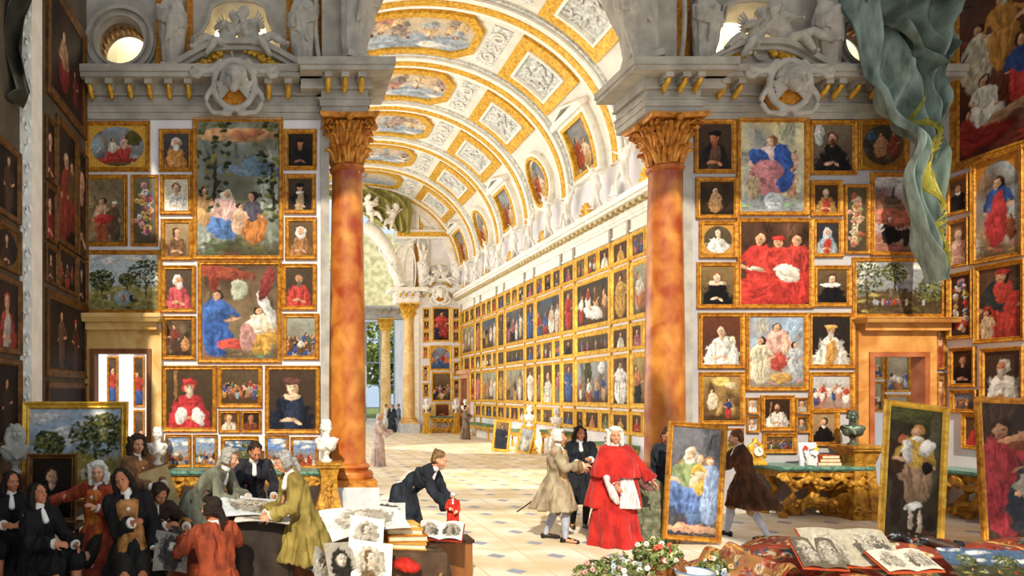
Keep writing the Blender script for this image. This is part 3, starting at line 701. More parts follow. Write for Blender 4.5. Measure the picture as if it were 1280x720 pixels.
for i in range(7):
    yc = YN+BAY*(i+.5)+(.45 if i == 0 else 0); g = MB()
    for k in range(7):
        a = R(-72+24*k); g.cap((GR-.2, yc, NZ(117)+.08), (GR-.24, yc+.34*math.sin(a), NZ(117)+.08+.42*math.cos(a)), .04, .055, 6)
    g.build('gilded_shell', M_GILTB, gc_, True); g = MB()
    for k in range(7):
        a = R(-72+24*k); g.cap((GR-.2, yc+BAY/2, NZ(117)+.06), (GR-.22, yc+BAY/2+.22*math.sin(a), NZ(117)+.06+.5*math.cos(a)), .04, .05, 6)
    g.build('stucco_shell', M_WHITE, gc_, True)
bx(GR-.08, GR, YN+.8, YF, 0, .35, M_WHITE, 'plinth_moulding', gc_)
for i in range(1, 8):   # gilt uprights dividing the picture bays
    for d_ in (-.58, .58):
        Y = YN+BAY*i+d_
        if Y < YF-.1: bx(GR-.07, GR, Y-.04, Y+.04, 0.35, NZ(183), M_GILTB, 'gilt_upright', gc_)
# left side of the gallery: arcade of tall windows (out of sight but where the light comes in)
holes = []
for i in range(7):
    y0 = YN+BAY*(i+.5)
    if i == 0: continue
    holes.append([(y0-1.25, .6), (y0+1.25, .6), (y0+1.25, 6.2)]+[(y0+1.25*math.cos(a), 6.2+1.25*math.sin(a)) for a in [PI*k/12 for k in range(1, 12)]]+[(y0-1.25, 6.2)])
mb = MB().plate(rect(YN+.8, 0, YF, VZ), holes, 0, .4, Matrix(((0, -1, 0, GL), (1, 0, 0, 0), (0, 0, 1, 0), (0, 0, 0, 1))))
struct(mb.build('wall_gallery_left', M_WALL), 'arcaded window wall along the left of the gallery')
# ---------------------------------------------------------------- far screen wall
fw_ = struct(MB().box(NX(862), GR, YF, YF+.8, 0, EB).build('wall_far_screen', M_WALL), 'far screen wall hung with paintings at the gallery end')
struct(MB().box(NX(845), NX(866), YF-.06, YF+.86, 0, EB).build('trim_9', M_WHITE), 'white pilaster edging the far screen wall', 'pilaster')
entab('trim_10', NX(862), GR, YF-.05, YF+.8, 'white entablature over the far screen wall', [NX(p) for p in (880, 905, 985, 1006)], M_WHITE)
entab('trim_11', NX(776), NX(862), YF-.32, YF+.8, 'projecting white entablature block over the far column', [NX(p) for p in (790, 812, 836)], M_WHITE, el=1, er=1)
at3 = attic('wall_attic_far', YF-.1, 845, 1021, [943], [], [(850, 866), (1000, 1010)], 'white stucco attic wall above the far entablature', M_WHITE)
o = MB().box(NX(776), GR, YF-.35, YF+.8, ATOP, ATOP+.5).build('trim_12', M_WHITE); struct(o, 'upper cornice of the far attic', 'cornice')
bx(NX(780), GR-.05, YF-.4, YF-.34, ATOP+.12, ATOP+.36, M_GILTB, 'gilded_frieze', o)
# lunette wall closing the vault above the far screen
lun = [(GR, ATOP+.5)]+[(GC+VA*math.cos(t), VZ+VB*math.sin(t)) for t in [R(a) for a in range(4, 66, 4)] if VZ+VB*math.sin(t) > ATOP+.5]
xe = GC+VA*math.cos(R(64)); lun += [(xe, ATOP+.5)]
lw = struct(MB().plate(lun, [circ(NX(910), ATOP+1.35, .42)], YF+.1, YF+.7).build('wall_lunette_far', M_WHITE), 'white lunette wall with round opening at the vault end')
MB().plate(circ(NX(910), ATOP+1.35, .62), [circ(NX(910), ATOP+1.35, .42)], YF-.02, YF+.1).build('oculus_ring', M_WHITE, lw)
bx(NX(870), NX(880), YF+.02, YF+.1, ATOP+.5, ATOP+2.6, M_GILTB, 'gilded_strip', lw)
bx(NX(855), NX(866), YF-.05, YF+.1, ATOP+.5, ATOP+2.9, M_WHITE, 'lunette_pilaster', lw); bx(NX(936), NX(960), YF+.04, YF+.1, ATOP+.6, ATOP+1.7, M_GILTB, 'gilded_panel', lw)
vstrip(0, PI, YF-.1, YF+.1, -.02, .5, M_WHITE, 'end_arch', 60)
struct(MB().box(NX(60), NX(330), YF, YF+.8, 0, ATOP).build('wall_far_left', M_WALL), 'pale far wall left of the far opening')
# crossing beyond: entablature, arch and garden window
YG = 47.6
entab('trim_13', PX(452, YG), PX(508, YG), YG-.3, YG+.8, 'grey entablature over the farthest column', [PX(p, YG) for p in (475, 485, 495)], M_STONE, el=1, er=0)
arc = [(PX(400, YG), ET), (PX(458, YG), ET)]+[(PX(400, YG)+2.9*math.cos(a)+.3, ET+2.6*math.sin(a)) for a in [PI/2*k/8 for k in range(1, 9)]]+[(PX(400, YG), ET+2.6)]
struct(MB().plate([(PX(508, YG)+2, ET), (PX(508, YG)+2, 13.3), (PX(380, YG)-1, 13.3), (PX(380, YG)-1, ET+2.8)]+[(PX(385, YG)+4.0*math.sin(a), ET+2.8*math.cos(a)) for a in [PI/2*k/10 for k in range(0, 11)]], [], YG, YG+.6).build('wall_crossing', mat('olive_gold_plaster', '8c8c68', 'b8b494', .8, 0, 3)), 'olive and gold arch wall of the far crossing')
struct(MB().box(PX(508, YG), PX(508, YG)+3, YG-8, YG+5, 0, 17).build('wall_crossing_right', M_WALL), 'pale wall at the right of the far crossing')
YW = 55.0
mb = MB(); xg0, xg1 = PX(385, YW), PX(520, YW)
x = xg0
while x < xg1: mb.box(x-.07, x+.07, YW-.08, YW, 0, 14); x += 1.15
for z in (1.1, 2.9, 4.7, 6.5, 8.3, 10.2): mb.box(xg0, xg1, YW-.07, YW, z-.05, z+.05)
mb.box(xg0, xg1, YW-.15, YW+.1, 7.9, 8.4)
wn = struct(mb.build('window_1', mat('window_lead', '8a96a0', 'a0aab2', .6)), 'tall garden window with grey glazing bars', 'window')
gl = bpy.data.materials.new('clear_glass'); gl.use_nodes = True; q = gl.node_tree.nodes['Principled BSDF']; q.inputs['Transmission Weight'].default_value = 1; q.inputs['Roughness'].default_value = .02; q.inputs['IOR'].default_value = 1.1
MB().box(xg0, xg1, YW-.02, YW-.01, 0, 14).build('window_glass', gl, wn)
M_LEAF = mat('pale_foliage', '6c7c38', 'a8b468', .8, 0, 3); random.seed(9)
struct(MB().box(-20, 40, 57, 110, -.25, -.05).build('ground_garden', mat('lawn', '6c7a3c', '8c9850', .9, 0, 2)), 'green garden ground beyond the window', 'garden')
for k, (px, Yt, hh, lb) in enumerate(((455, 66, 10.5, 'light green garden tree seen left through the far window'), (486, 70, 8.5, 'light green garden tree seen in the middle of the far window'), (512, 64, 12, 'tall green garden tree seen right through the far window'))):
    t = thing('garden_tree', lb, 'tree', (PX(px, Yt), Yt, 0))
    MB().tube([(0, 0, -.1), (.1, 0, hh*.4), (-.1, .1, hh*.75)], .2, 8, rs=[.28, .2, .08]).build('trunk', M_WOOD, t, True)
    g = MB()
    for q in range(260):
        a, b_, r_ = random.random()*2*PI, random.uniform(-1, 1), random.random()**.4; c = V((math.cos(a)*2.2*r_*math.sqrt(1-b_*b_), math.sin(a)*2.2*r_*math.sqrt(1-b_*b_), hh*.62+b_*hh*.38*r_))
        s_ = .28+.3*random.random(); g.add([c+V((random.uniform(-1, 1), random.uniform(-1, 1), random.uniform(-1, 1)))*s_ for _ in range(6)], [(0, 1, 2), (0, 2, 3), (3, 4, 5), (1, 4, 5), (0, 4, 2)])
    g.build('crown', M_LEAF, t)
M_OLIVE = mat('olive_silk', '7c7c38', 'b8b070', .55, 0, 3, stretch=(2, 2, .3))
# ---------------------------------------------------------------- figures
def ik(S, T, l1, l2, hint):
    S = V(S); T = V(T); d = T-S; L_ = d.length
    if L_ > (l1+l2)*.985: T = S+d.normalized()*(l1+l2)*.985; d = T-S; L_ = d.length
    u = d.normalized(); a = (l1*l1-l2*l2+L_*L_)/(2*L_); h = math.sqrt(max(0, l1*l1-a*a))
    hv = V(hint); hv = (hv-u*hv.dot(u)); hv = hv.normalized() if hv.length > 1e-4 else V((0, 0, -1))
    return S+u*a+hv*h, T
def pose(lean=0, side=0, twist=0, hp=0, hy=0, hr=0, hl=None, hr_=None, sit=0, step=0, pelv=None, legs=None):
    """figure faces -Y; its right hand is at -X (hl = hand at -X, hr_ = hand at +X)"""
    J = {}; P = V(pelv) if pelv else V((0, 0, .93 if not sit else .52))
    M = Matrix.Rotation(R(lean), 4, 'X') @ Matrix.Rotation(R(side), 4, 'Y') @ Matrix.Rotation(R(twist), 4, 'Z')
    M3 = M.to_3x3()
    J['M'] = M3; J['pel'] = P; q = lambda x, y, z: P+M3 @ V((x, y, z))
    J['waist'] = q(0, 0, .14); J['chest'] = q(0, -.01, .34); J['neck'] = q(0, 0, .53)
    J['sl'] = q(-.175, .0, .47); J['sr'] = q(.175, .0, .47)
    Hm = (Matrix.Rotation(R(hy), 3, 'Z') @ Matrix.Rotation(R(hp), 3, 'X') @ Matrix.Rotation(R(hr), 3, 'Y'))
    Hm = Matrix.Rotation(R(lean*.5), 3, 'X') @ Hm if lean else Hm
    J['H'] = Hm; J['hc'] = J['neck']+(M3 @ V((0, -.01, .05)))+Hm @ V((0, -.015, .115))
    hl = hl or (-.24, -.08, .85); hr_ = hr_ or (.24, -.08, .85)
    J['el'], J['wl'] = ik(J['sl'], hl, .29, .26, M3 @ V((-.6, .6, -.6))); J['er'], J['wr'] = ik(J['sr'], hr_, .29, .26, M3 @ V((.6, .6, -.6)))
    for s_, k in ((-1, 'l'), (1, 'r')):
        hip = P+V((s_*.09, 0, -.02)); J['h'+k] = hip
        if legs: J['k'+k] = hip+V(legs[0 if k == 'l' else 2]); J['a'+k] = hip+V(legs[1 if k == 'l' else 3])
        elif sit: J['k'+k] = hip+V((s_*.06, -.42, .0)); J['a'+k] = J['k'+k]+V((0, -.02+.08*s_*step, -.42))
        else:
            an = V((s_*.10+0, s_*step*.22+.02, .08)); kn, _ = ik(hip, an, .43, .43, (s_*.1, -1, 0)); J['k'+k] = kn; J['a'+k] = an
        J['t'+k] = J['a'+k]+V((s_*.03, -.17, -.045))
    return J
def hand(mb, w, d, n, side, k=1.0, curl=.5):
    d = V(d).normalized(); n = V(n); n = (n-d*n.dot(d)).normalized(); s_ = d.cross(n)
    for i in (-1, 0, 1): mb.cap(w+d*.01*k+s_*i*.014*k, w+d*.08*k+s_*i*.024*k, .016*k, .0125*k, 8)
    for i, ln in zip((-1.5, -.5, .5, 1.5), (.85, 1, .95, .72)):
        a = w+d*.082*k+s_*i*.0185*k; d1 = (d+n*curl*.8+s_*i*.05).normalized(); b_ = a+d1*.038*k*ln; d2 = (d+n*curl*2.2).normalized(); c = b_+d2*.026*k*ln; d3 = (d*.6+n*curl*3).normalized()
        mb.chain([a, b_, c, c+d3*.016*k*ln], [.0092*k, .0086*k, .0078*k, .0068*k])
    t0 = w+d*.025*k+s_*side*.022*k; t1 = t0+(d*.6+s_*side*.8+n*.25).normalized()*.042*k; mb.chain([t0, t1, t1+(d*.95+s_*side*.25+n*.3).normalized()*.032*k], [.013*k, .0105*k, .0085*k])
def headmb(mb, c, H, k=1.0, hairshell=False):
    T = lambda x, y, z: c+H @ V((x*k, y*k, z*k))
    mb.sph(T(0, .012, .025), (.074*k, .094*k, .09*k), H); mb.sph(T(0, -.03, -.035), (.06*k, .062*k, .072*k), H); mb.sph(T(0, -.052, -.088), (.034*k, .032*k, .03*k), H)
    mb.cap(T(0, -.086, .012), T(0, -.108, -.032), .0095*k, .0165*k, 8); mb.sph(T(0, -.094, -.036), (.02*k, .014*k, .010*k), H)
    for s_ in (-1, 1):
        mb.sph(T(s_*.034, -.03, -.03), (.034*k, .055*k, .04*k), H); mb.cap(T(s_*.014, -.084, .03), T(s_*.045, -.072, .028), .011*k, .009*k, 6)
        mb.sph(T(s_*.074, .01, -.012), (.012*k, .022*k, .032*k), H)
    mb.sph(T(0, -.088, -.062), (.022*k, .012*k, .006*k), H); mb.sph(T(0, -.086, -.071), (.018*k, .012*k, .007*k), H)
def bodymb(J, hands=True, hk=1.0, fat=1.0, sl=1.0):
    mb = MB(); M = J['M']; g = lambda b_, x, y, z: J[b_]+M @ V((x, y, z))
    for s_ in (-1, 1):
        mb.cap(g('pel', s_*.06*fat, 0, 0), g('waist', s_*.05*fat, 0, 0), .105*fat*sl, .095*fat*sl); mb.cap(g('waist', s_*.05, 0, 0), g('chest', s_*.075, 0, 0), .095*fat*sl, .115*fat*sl)
        mb.cap(g('chest', s_*.075, 0, 0), g('chest', s_*.1, 0, .1), .11*sl, .075*sl)
    mb.cap(J['sl'], J['sr'], .062*sl, .062*sl); mb.cap(g('chest', 0, 0, .1), J['neck'], .1*sl, .062*sl); mb.cap(J['neck'], J['hc'], .055, .052)
    headmb(mb, J['hc'], J['H'])
    for k, s_ in (('l', -1), ('r', 1)):
        mb.chain([J['s'+k], J['s'+k]*.5+J['e'+k]*.5, J['e'+k]], [.056, .05, .041]); f = J['w'+k]-J['e'+k]
        mb.chain([J['e'+k], J['e'+k]+f*.3, J['w'+k]], [.04, .041, .027])
        if hands: hand(mb, J['w'+k], f, V((-s_*.7, -.2, -.5)), s_ if s_ < 0 else 1, hk)
        mb.chain([J['h'+k], J['h'+k]*.6+J['k'+k]*.4, J['k'+k]], [.095, .085, .056]); q = J['a'+k]-J['k'+k]
        mb.chain([J['k'+k], J['k'+k]+q*.3+V((0, .012, 0)), J['a'+k]], [.054, .058, .036]); mb.chain([J['a'+k]+V((0, .03, -.03)), J['t'+k]], [.036, .03])
    return mb
def cloth(n, c1, c2, sheen=0, rough=.8): return mat(n, c1, c2, rough, 0, 5, .2, 20, sheen=sheen)
HAIRS = {}
def hair_mb(J, kind):
    mb = MB(); c, H = J['hc'], J['H']; T = lambda x, y, z: c+H @ V((x, y, z)); rd = random.Random(7)
    mb.sph(T(0, .028, .045), (.084, .094, .084), H); mb.sph(T(0, .055, -.01), (.078, .06, .09), H)
    if kind in ('wig', 'tail', 'curls'):
        for s_ in (-1, 1):
            for z in ((.03, -.005, -.04) if kind != 'curls' else (.05, .02, -.015, -.05, -.09, -.125)):
                mb.cap(T(s_*.078, .05, z), T(s_*(.088 if kind != 'curls' else .095), -.02, z-.005), .024, .026)
        mb.cap(T(-.05, -.045, .10), T(.05, -.045, .10), .026, .026)
        if kind == 'tail': mb.chain([T(0, .1, -.03), T(0, .13, -.12), T(0, .12, -.24)], [.04, .028, .014])
        if kind == 'curls':
            for q in range(18): mb.sph(T(rd.uniform(-.09, .09), .06+rd.uniform(0, .05), rd.uniform(-.16, .06)), .034)
            for q in range(30): s_ = rd.choice((-1, 1)); mb.sph(T(s_*(.085+rd.uniform(-.01, .03)), rd.uniform(-.03, .08), rd.uniform(-.15, .09)), .026)
            for q in range(12): a = rd.uniform(.3, PI-.3); mb.sph(T(.09*math.cos(a), -.02+rd.uniform(-.02, .05), .05+.075*math.sin(a)), .026)
    elif kind == 'long':
        for s_ in (-1, 1): mb.chain([T(s_*.07, -.02, .06), T(s_*.09, .01, -.03), T(s_*.095, .02, -.12), T(s_*.085, .02, -.17)], [.03, .036, .038, .02])
        mb.chain([T(0, .07, .0), T(0, .09, -.14)], [.07, .05])
        for q in range(14): mb.sph(T(rd.uniform(-.09, .09), .04+rd.uniform(0, .06), rd.uniform(-.15, .08)), .03)
    elif kind == 'short':
        for q in range(20):
            a = rd.uniform(.2, PI-.2); mb.sph(T(.08*math.cos(a), .03+.06*math.sin(a), rd.uniform(-.03, .11)), .026)
    return mb
def person(nm, label, px, Y, yaw=0, s=1.0, P={}, coat=None, coatc=('6a5a48', '8a7a60'), hem=.45, flare=.34, hair='tail', hairc=('c8c4bc', 'e4e0d8'), waist=None, breech=None, stock=None,
           cravat=True, robe=False, extra=None, skin=None, z=0, group=None, open_=True, cuff=None, fat=1.0, back=.0, hands=True, sheen=0, eyes=True):
    J = pose(**P); t = thing(nm, label, 'person', (PX(px, Y), Y, z), R(yaw), group); t.scale = (s, s, s); M = J['M']
    J['root'] = t; vx = .0085 if Y < 12.5 else .014
    bodymb(J, hands and Y < 16, fat=fat, sl=.76).build('body', skin or M_SKIN, t, vox=vx, sm=1)
    g = lambda b_, x, y, z_: J[b_]+M @ V((x, y, z_))
    cm = cloth('cloth_'+coatc[0], *coatc, sheen=sheen)
    # torso and sleeves of the coat
    mb = MB()
    for s_ in (-1, 1):
        mb.cap(g('pel', s_*.07*fat, .0, 0), g('waist', s_*.06*fat, .01, 0), .128*fat, .115*fat); mb.cap(g('waist', s_*.06, .01, 0), g('chest', s_*.085, .01, .02), .115*fat, .13*fat)
        mb.cap(g('chest', s_*.085, .01, .02), g('chest', s_*.11, .01, .1), .125, .085)
    mb.cap(J['sl'], J['sr'], .078, .078); mb.cap(g('chest', 0, .01, .1), g('neck', 0, .01, -.02), .1, .07)
    for k in 'lr':
        mb.chain([J['s'+k], J['s'+k]*.5+J['e'+k]*.5, J['e'+k], J['e'+k]*.25+J['w'+k]*.75], [.078, .072, .064, .062 if not robe else .075])
        a = J['e'+k]*.4+J['w'+k]*.6; b_ = J['e'+k]*.12+J['w'+k]*.88; mb.cap(a, b_, .07, .078 if not robe else .09, 14, False)
    # skirts of the coat hang from the waist
    pc = J['pel']; wv = J['waist']; lv = []
    zt = pc.z+.10; n_ = 7
    for i in range(n_):
        f = i/(n_-1); zz = zt+(hem-zt)*f
        if P.get('sit'): lv.append((pc.x, pc.y-.12*f, zz, .16+flare*.6*f, .16+flare*.7*f, .02+.06*f))
        else: lv.append((pc.x*(1-f*.3), pc.y+back*f, zz, .15*fat+(flare-.15)*f**.8, .125*fat+(flare*.85-.12)*f**.8, .015+.12*f**.8))
    if P.get('sit'):
        for k in 'lr': mb.cap(J['h'+k], J['k'+k], .13, .10)
    mb.skirt(lv, k=8)
    if not P.get('sit') and not P.get('legs') and hem < .6:
        for k in 'lr': mb.cap(J['h'+k], J['h'+k]*.45+J['k'+k]*.55, .135, .13)
    mb.build('robe' if robe else 'coat', cm, t, vox=.0125, sm=2, fold=(.02, 8, 2.4))
    if cuff:
        for k in 'lr':
            a = J['e'+k]*.35+J['w'+k]*.65; b_ = J['e'+k]*.1+J['w'+k]*.9; MB().cap(a, b_, .083, .092, 16, False).build('cuff', cuff, t, True)
    for k in 'lr':   # white shirt cuffs
        a = J['e'+k]*.12+J['w'+k]*.88; MB().cap(a, J['w'+k]*1.02-J['e'+k]*.02, .052, .058, 12, False).build('shirt_cuff', M_WSTAT, t, True)
    if waist:
        mb = MB()
        for q in (-.055, 0, .055):
            mb.cap(g('chest', q, -.072, .10), g('waist', q*1.2, -.075*fat, 0), .062, .065); mb.cap(g('waist', q*1.2, -.075*fat, 0), V((pc.x+q*1.7, pc.y-.11*fat, pc.z-.2)), .065, .085)
        mb.build('waistcoat', waist, t, vox=.013, sm=2, fold=(.008, 12, 3))
    if cravat:
        mb = MB().cap(g('neck', 0, -.0, .0), g('neck', 0, -.01, .035), .064, .06).cap(g('neck', 0, -.065, -.02), g('neck', 0, -.115, -.12), .03, .036); mb.build('cravat', M_WSTAT, t, vox=.01, sm=1)
    if breech:
        mb = MB()
        for k in 'lr': mb.chain([J['h'+k], J['h'+k]*.5+J['k'+k]*.5, J['k'+k]+V((0, 0, -.05))], [.112, .105, .068])
        mb.build('breeches', breech, t, vox=.014)
    if stock:
        for k in 'lr':
            q = J['a'+k]-J['k'+k]; MB().chain([J['k'+k]+q*.08, J['k'+k]+q*.35+V((0, .012, 0)), J['a'+k]], [.058, .066, .041]).build('stocking', stock, t, vox=.012)
    if not robe or J['al'].z > .05:
        for k in 'lr':
            a = J['a'+k]; mb = MB().chain([a+V((0, .04, -.035)), a+V((0, -.04, -.03)), J['t'+k]+V((0, -.01, -.002))], [.042, .04, .032]); mb.box(a.x-.03, a.x+.03, a.y+.02, a.y+.075, a.z-.08, a.z-.03)
            mb.build('shoe', mat('black_leather', '16120f', '2a221c', .35), t, vox=.01)
            MB().box(J['t'+k].x-.022, J['t'+k].x+.022, J['t'+k].y+.045, J['t'+k].y+.075, J['t'+k].z+.025, J['t'+k].z+.05).build('buckle', M_GILTB, t) if Y < 11.5 else None
    if hair: hair_mb(J, hair).build('hair', mat('hair_'+hairc[0], *hairc, .8, 0, 30, .4, 60), t, vox=.009, sm=1, fold=(.004, 40, 20))
    if eyes and Y < 13:
        for s_ in (-1, 1):
            e = J['hc']+J['H'] @ V((s_*.031, -.080, .008)); MB().sph(e, .0105).build('eye', mat('eye_white', 'd8d0c8', None, .3), t, True)
            e = J['hc']+J['H'] @ V((s_*.031, -.0875, .008)); MB().sph(e, .0082).build('iris', mat('dark_iris', '20140c', None, .3), t, True)
    if extra: extra(t, J)
    return t
# ---- sculpture
def statue_body(J, k=1.0, hands=True): return bodymb(J, hands)
def herm(nm, label, px, py0, Y, m_, yaw=0, mirror=1, s=1.0, zz=None, leanout=0):
    """draped caryatid whose wrapped legs narrow to a base"""
    z0 = NZ(py0) if zz is None else zz
    t = thing(nm, label, 'statue', (NX(px), Y, z0), R(yaw)); t.rotation_euler = (0, R(leanout), R(yaw)); t.scale = (s*mirror, s, s)
    J = pose(pelv=(0, 0, 1.15), hl=(-.2, -.1, 2.15), hr_=(.24, .0, 2.1), side=4, hy=20)
    mb = bodymb(J, False)
    keep = MB(); 
    up = MB(); M = J['M']; g = lambda b_, x, y, z_: J[b_]+M @ V((x, y, z_))
    for s_ in (-1, 1):
        up.cap(g('pel', s_*.07, 0, 0), g('waist', s_*.055, 0, 0), .125, .105); up.cap(g('waist', s_*.055, 0, 0), g('chest', s_*.085, 0, 0), .105, .13); up.cap(g('chest', s_*.085, 0, 0), g('chest', s_*.11, 0, .1), .12, .085)
        up.sph(g('chest', s_*.075, -.09, .03), .055)
    up.cap(J['sl'], J['sr'], .075, .075); up.cap(J['neck'], J['hc'], .06, .055); headmb(up, J['hc'], J['H'], 1.15)
    for k in 'lr': up.chain([J['s'+k], J['e'+k], J['w'+k]], [.065, .05, .035]); hand(up, J['w'+k], J['w'+k]-J['e'+k], V((0, -.5, -.5)), 1, 1.1)
    up.skirt([(0, 0, 1.18, .2, .17, .03), (0.02, -.01, .95, .25, .21, .05), (0.02, -.01, .7, .225, .20, .07), (0, 0, .35, .185, .17, .08), (0, 0, .12, .16, .15, .07), (0, 0, 0, .19, .16, .03)], k=7)
    # swag of drapery knotted over the hips
    for q in range(5): up.tube([(.25*math.cos(a), -.02-.23*math.sin(a), 1.1-.05*q-.16*math.sin(a)-.05*math.cos(a)) for a in [PI*i/10 for i in range(11)]], .03, 8)
    for q in range(5): up.tube([(.03*q-.03, -.2-.02*math.sin(q), 1.02), (.035*q-.05, -.25, .85), (.04*q-.08, -.22, .65), (.045*q-.1, -.2, .45+.05*q)], .03, 8, rs=[.035, .04, .035, .012])
    up.sph((.03, -.24, 1.02), (.07, .06, .06))
    up.build('draped_figure', m_, t, vox=.016, sm=1, fold=(.012, 8, 2))
    MB().box(-.2, .2, -.2, .2, -.0, .08).build('foot_block', m_, t)
    return t
def putto_mb(P, wings=True, m=1.0):
    J = pose(**P); mb = MB(); M = J['M']; g = lambda b_, x, y, z_: J[b_]+M @ V((x, y, z_))
    for s_ in (-1, 1):
        mb.cap(g('pel', s_*.07, 0, .0), g('waist', s_*.05, -.02, 0), .13, .13); mb.cap(g('waist', s_*.05, -.02, 0), g('chest', s_*.07, 0, 0.04), .13, .12)
    mb.cap(J['sl']*.8+J['sr']*.2, J['sr']*.8+J['sl']*.2, .085, .085); mb.cap(J['neck'], J['hc'], .07, .07); headmb(mb, J['hc'], J['H'], 1.45)
    rd = random.Random(2)
    for q in range(26):
        a = rd.uniform(0, 2*PI); b_ = rd.uniform(.0, 1); mb.sph(J['hc']+J['H'] @ V((.115*math.cos(a)*math.sqrt(1-b_*b_*.8), .03+.12*abs(math.sin(a))*math.sqrt(1-b_*b_*.8), .03+.13*b_)), .035)
    for k in 'lr':
        s_ = -1 if k == 'l' else 1
        mb.chain([J['s'+k], J['e'+k]*.5+J['s'+k]*.5, J['e'+k]], [.075, .072, .055]); mb.chain([J['e'+k], J['e'+k]*.6+J['w'+k]*.4, J['w'+k]], [.055, .058, .035]); hand(mb, J['w'+k], J['w'+k]-J['e'+k], V((-s_, 0, -.5)), s_, 1.1)
        mb.chain([J['h'+k], J['h'+k]*.5+J['k'+k]*.5, J['k'+k]], [.13, .125, .085]); mb.chain([J['k'+k], J['k'+k]*.6+J['a'+k]*.4, J['a'+k]], [.085, .088, .05]); mb.chain([J['a'+k]+V((0, .02, -.02)), J['t'+k]], [.045, .038])
    return mb, J
def wing(sd, k=1.0):
    mb = MB()
    for i in range(8):
        a = R(25+i*14); l = (.42-.028*i)*k; mb.cap((sd*.03, .0, 0), (sd*l*math.sin(a)*.95, .08, l*math.cos(a)+.02), .03*k, .022*k, 6)
    return mb
def putto(label, loc, P, yaw, rot=None, s=1.0, m_=None, wings=True, group=None):
    t = thing('putto', label, 'statue', loc, group=group); t.rotation_euler = rot or (0, 0, R(yaw)); t.scale = (s,)*3; m_ = m_ or M_STATUE
    mb, J = putto_mb(P); mb.build('child_figure', m_, t, vox=.016, sm=1)
    if wings:
        for sd in (-1, 1):
            o = wing(sd, 1).build('wing', m_, t, vox=.014, sm=1); o.location = J['chest']+J['M'] @ V((sd*.06, .1, .08))
    return t
def bust(label, loc, yaw, m_, s=1.0, hair='short', base=None):
    t = thing('portrait_bust', label, 'bust', loc, R(yaw)); t.scale = (s,)*3; rd = random.Random(5)
    mb = MB(); H = Matrix.Rotation(R(12), 3, 'Z'); c = V((0, 0, .62)); headmb(mb, c, H, 1.08)
    mb.cap((0, .01, .4), c, .072, .06); mb.cap((-.15, .01, .36), (.15, .01, .36), .075, .075); mb.cap((-.09, 0, .28), (.09, 0, .28), .1, .1); mb.cap((0, 0, .2), (0, 0, .28), .06, .1)
    for q in range(46):
        a = rd.uniform(-.5, PI+.5); z = rd.uniform(-.05, .12); r_ = .088*math.sqrt(max(.1, 1-(z/.14)**2)); mb.sph(c+H @ V((r_*math.cos(a), .015+r_*math.sin(a)*1.1, z)), .024)
    if hair == 'wig':
        for s_ in (-1, 1): mb.chain([c+V((s_*.09, 0, .04)), c+V((s_*.11, 0, -.08)), c+V((s_*.1, -.02, -.2))], [.045, .055, .04])
    for q in range(4): mb.tube([(-.2+.03*q, -.06, .42-.03*q), (0, -.12-.01*q, .32-.03*q), (.2-.02*q, -.07, .40-.035*q)], .022, 6)
    mb.build('head_and_shoulders', m_, t, vox=.009, sm=1)
    MB().lathe([(.1, 0), (.105, .03), (.07, .05), (.05, .08), (.045, .12), (.075, .17), (.05, .2)], seg=20).build('socle', base or m_, t, True)
    return t
def cartouche(label, px, py, Y, m_, s=1.0):
    t = thing('cherub_cartouche', label, 'ornament', (NX(px), Y, NZ(py))); t.scale = (s,)*3
    MB().plate(circ(0, -.02, .30, 28, .36), [], 0, .16).build('oval_field', M_ORANGE, t)
    mb = MB(); mb.tube([(.33*math.cos(a), -.03, .39*math.sin(a)-.02) for a in [2*PI*k/30 for k in range(31)]], .06, 8)
    for sd in (-1, 1):
        mb.tube([(sd*(.2+.25*q/8+.0), -.04, .38-.16*math.sin(q/8*PI*.5)-.02*q/8) for q in range(9)]+[(sd*(.62+.09*math.cos(a)), -.04, .20+.09*math.sin(a)) for a in (0.6, 0, -.9, -1.8, -2.8, -3.6)], .05, 8)
        mb.tube([(sd*(.34+.12*math.sin(q*.5)), -.03, -.05-.07*q) for q in range(7)]+[(sd*(.2-.05*q), -.03, -.48-.02*math.sin(q)) for q in range(4)], .045, 8)
    mb.build('scroll_frame', m_, t, vox=.02, sm=1)
    mb = MB(); headmb(mb, V((0, -.14, .02)), Matrix.Rotation(R(8), 3, 'X'), 1.95); rd = random.Random(4)
    for q in range(34):
        a = rd.uniform(-.2, PI+.2); mb.sph((.19*math.cos(a)+rd.uniform(-.02, .02), -.04+rd.uniform(-.04, .05), .06+.2*math.sin(a)), .045)
    for sd in (-1, 1): 
        for q in range(5): mb.cap((sd*.1, -.06, -.1), (sd*(.3-.02*q), -.06, .03-.07*q), .035, .025, 6)
    mb.build('cherub_head', m_, t, vox=.016, sm=1); return t
# ---------------------------------------------------------------- sculpture of the screens
cartouche('grey cherub head in scrolled oval above the left picture wall', 295, 118, YN-.42, M_STATUE, 1.12)
cartouche('grey cherub head in scrolled oval above the right picture wall', 965, 118, YN-.42, M_STATUE, 1.12)
cartouche('small white cherub cartouche on the far entablature', 940, 118, YF-.42, M_WSTAT, 1.2)
YS_ = YN-.12
herm('caryatid', 'grey draped caryatid between round opening and left attic window', 216, 94, YS_, M_STATUE, 10, 1, 1.05)
herm('caryatid', 'grey draped caryatid right of the left attic window', 379, 94, YS_, M_STATUE, -10, -1, 1.05)
herm('caryatid', 'grey draped caryatid left of the right attic window', 876, 94, YS_, M_STATUE, 10, 1, 1.05)
herm('caryatid', 'grey draped caryatid right of the right attic window', 1030, 94, YS_, M_STATUE, -5, -1, 1.05)
herm('caryatid', 'white caryatid at the left of the far attic window', 878, 94, YF-.12, M_WSTAT, 10, 1, 1.3)
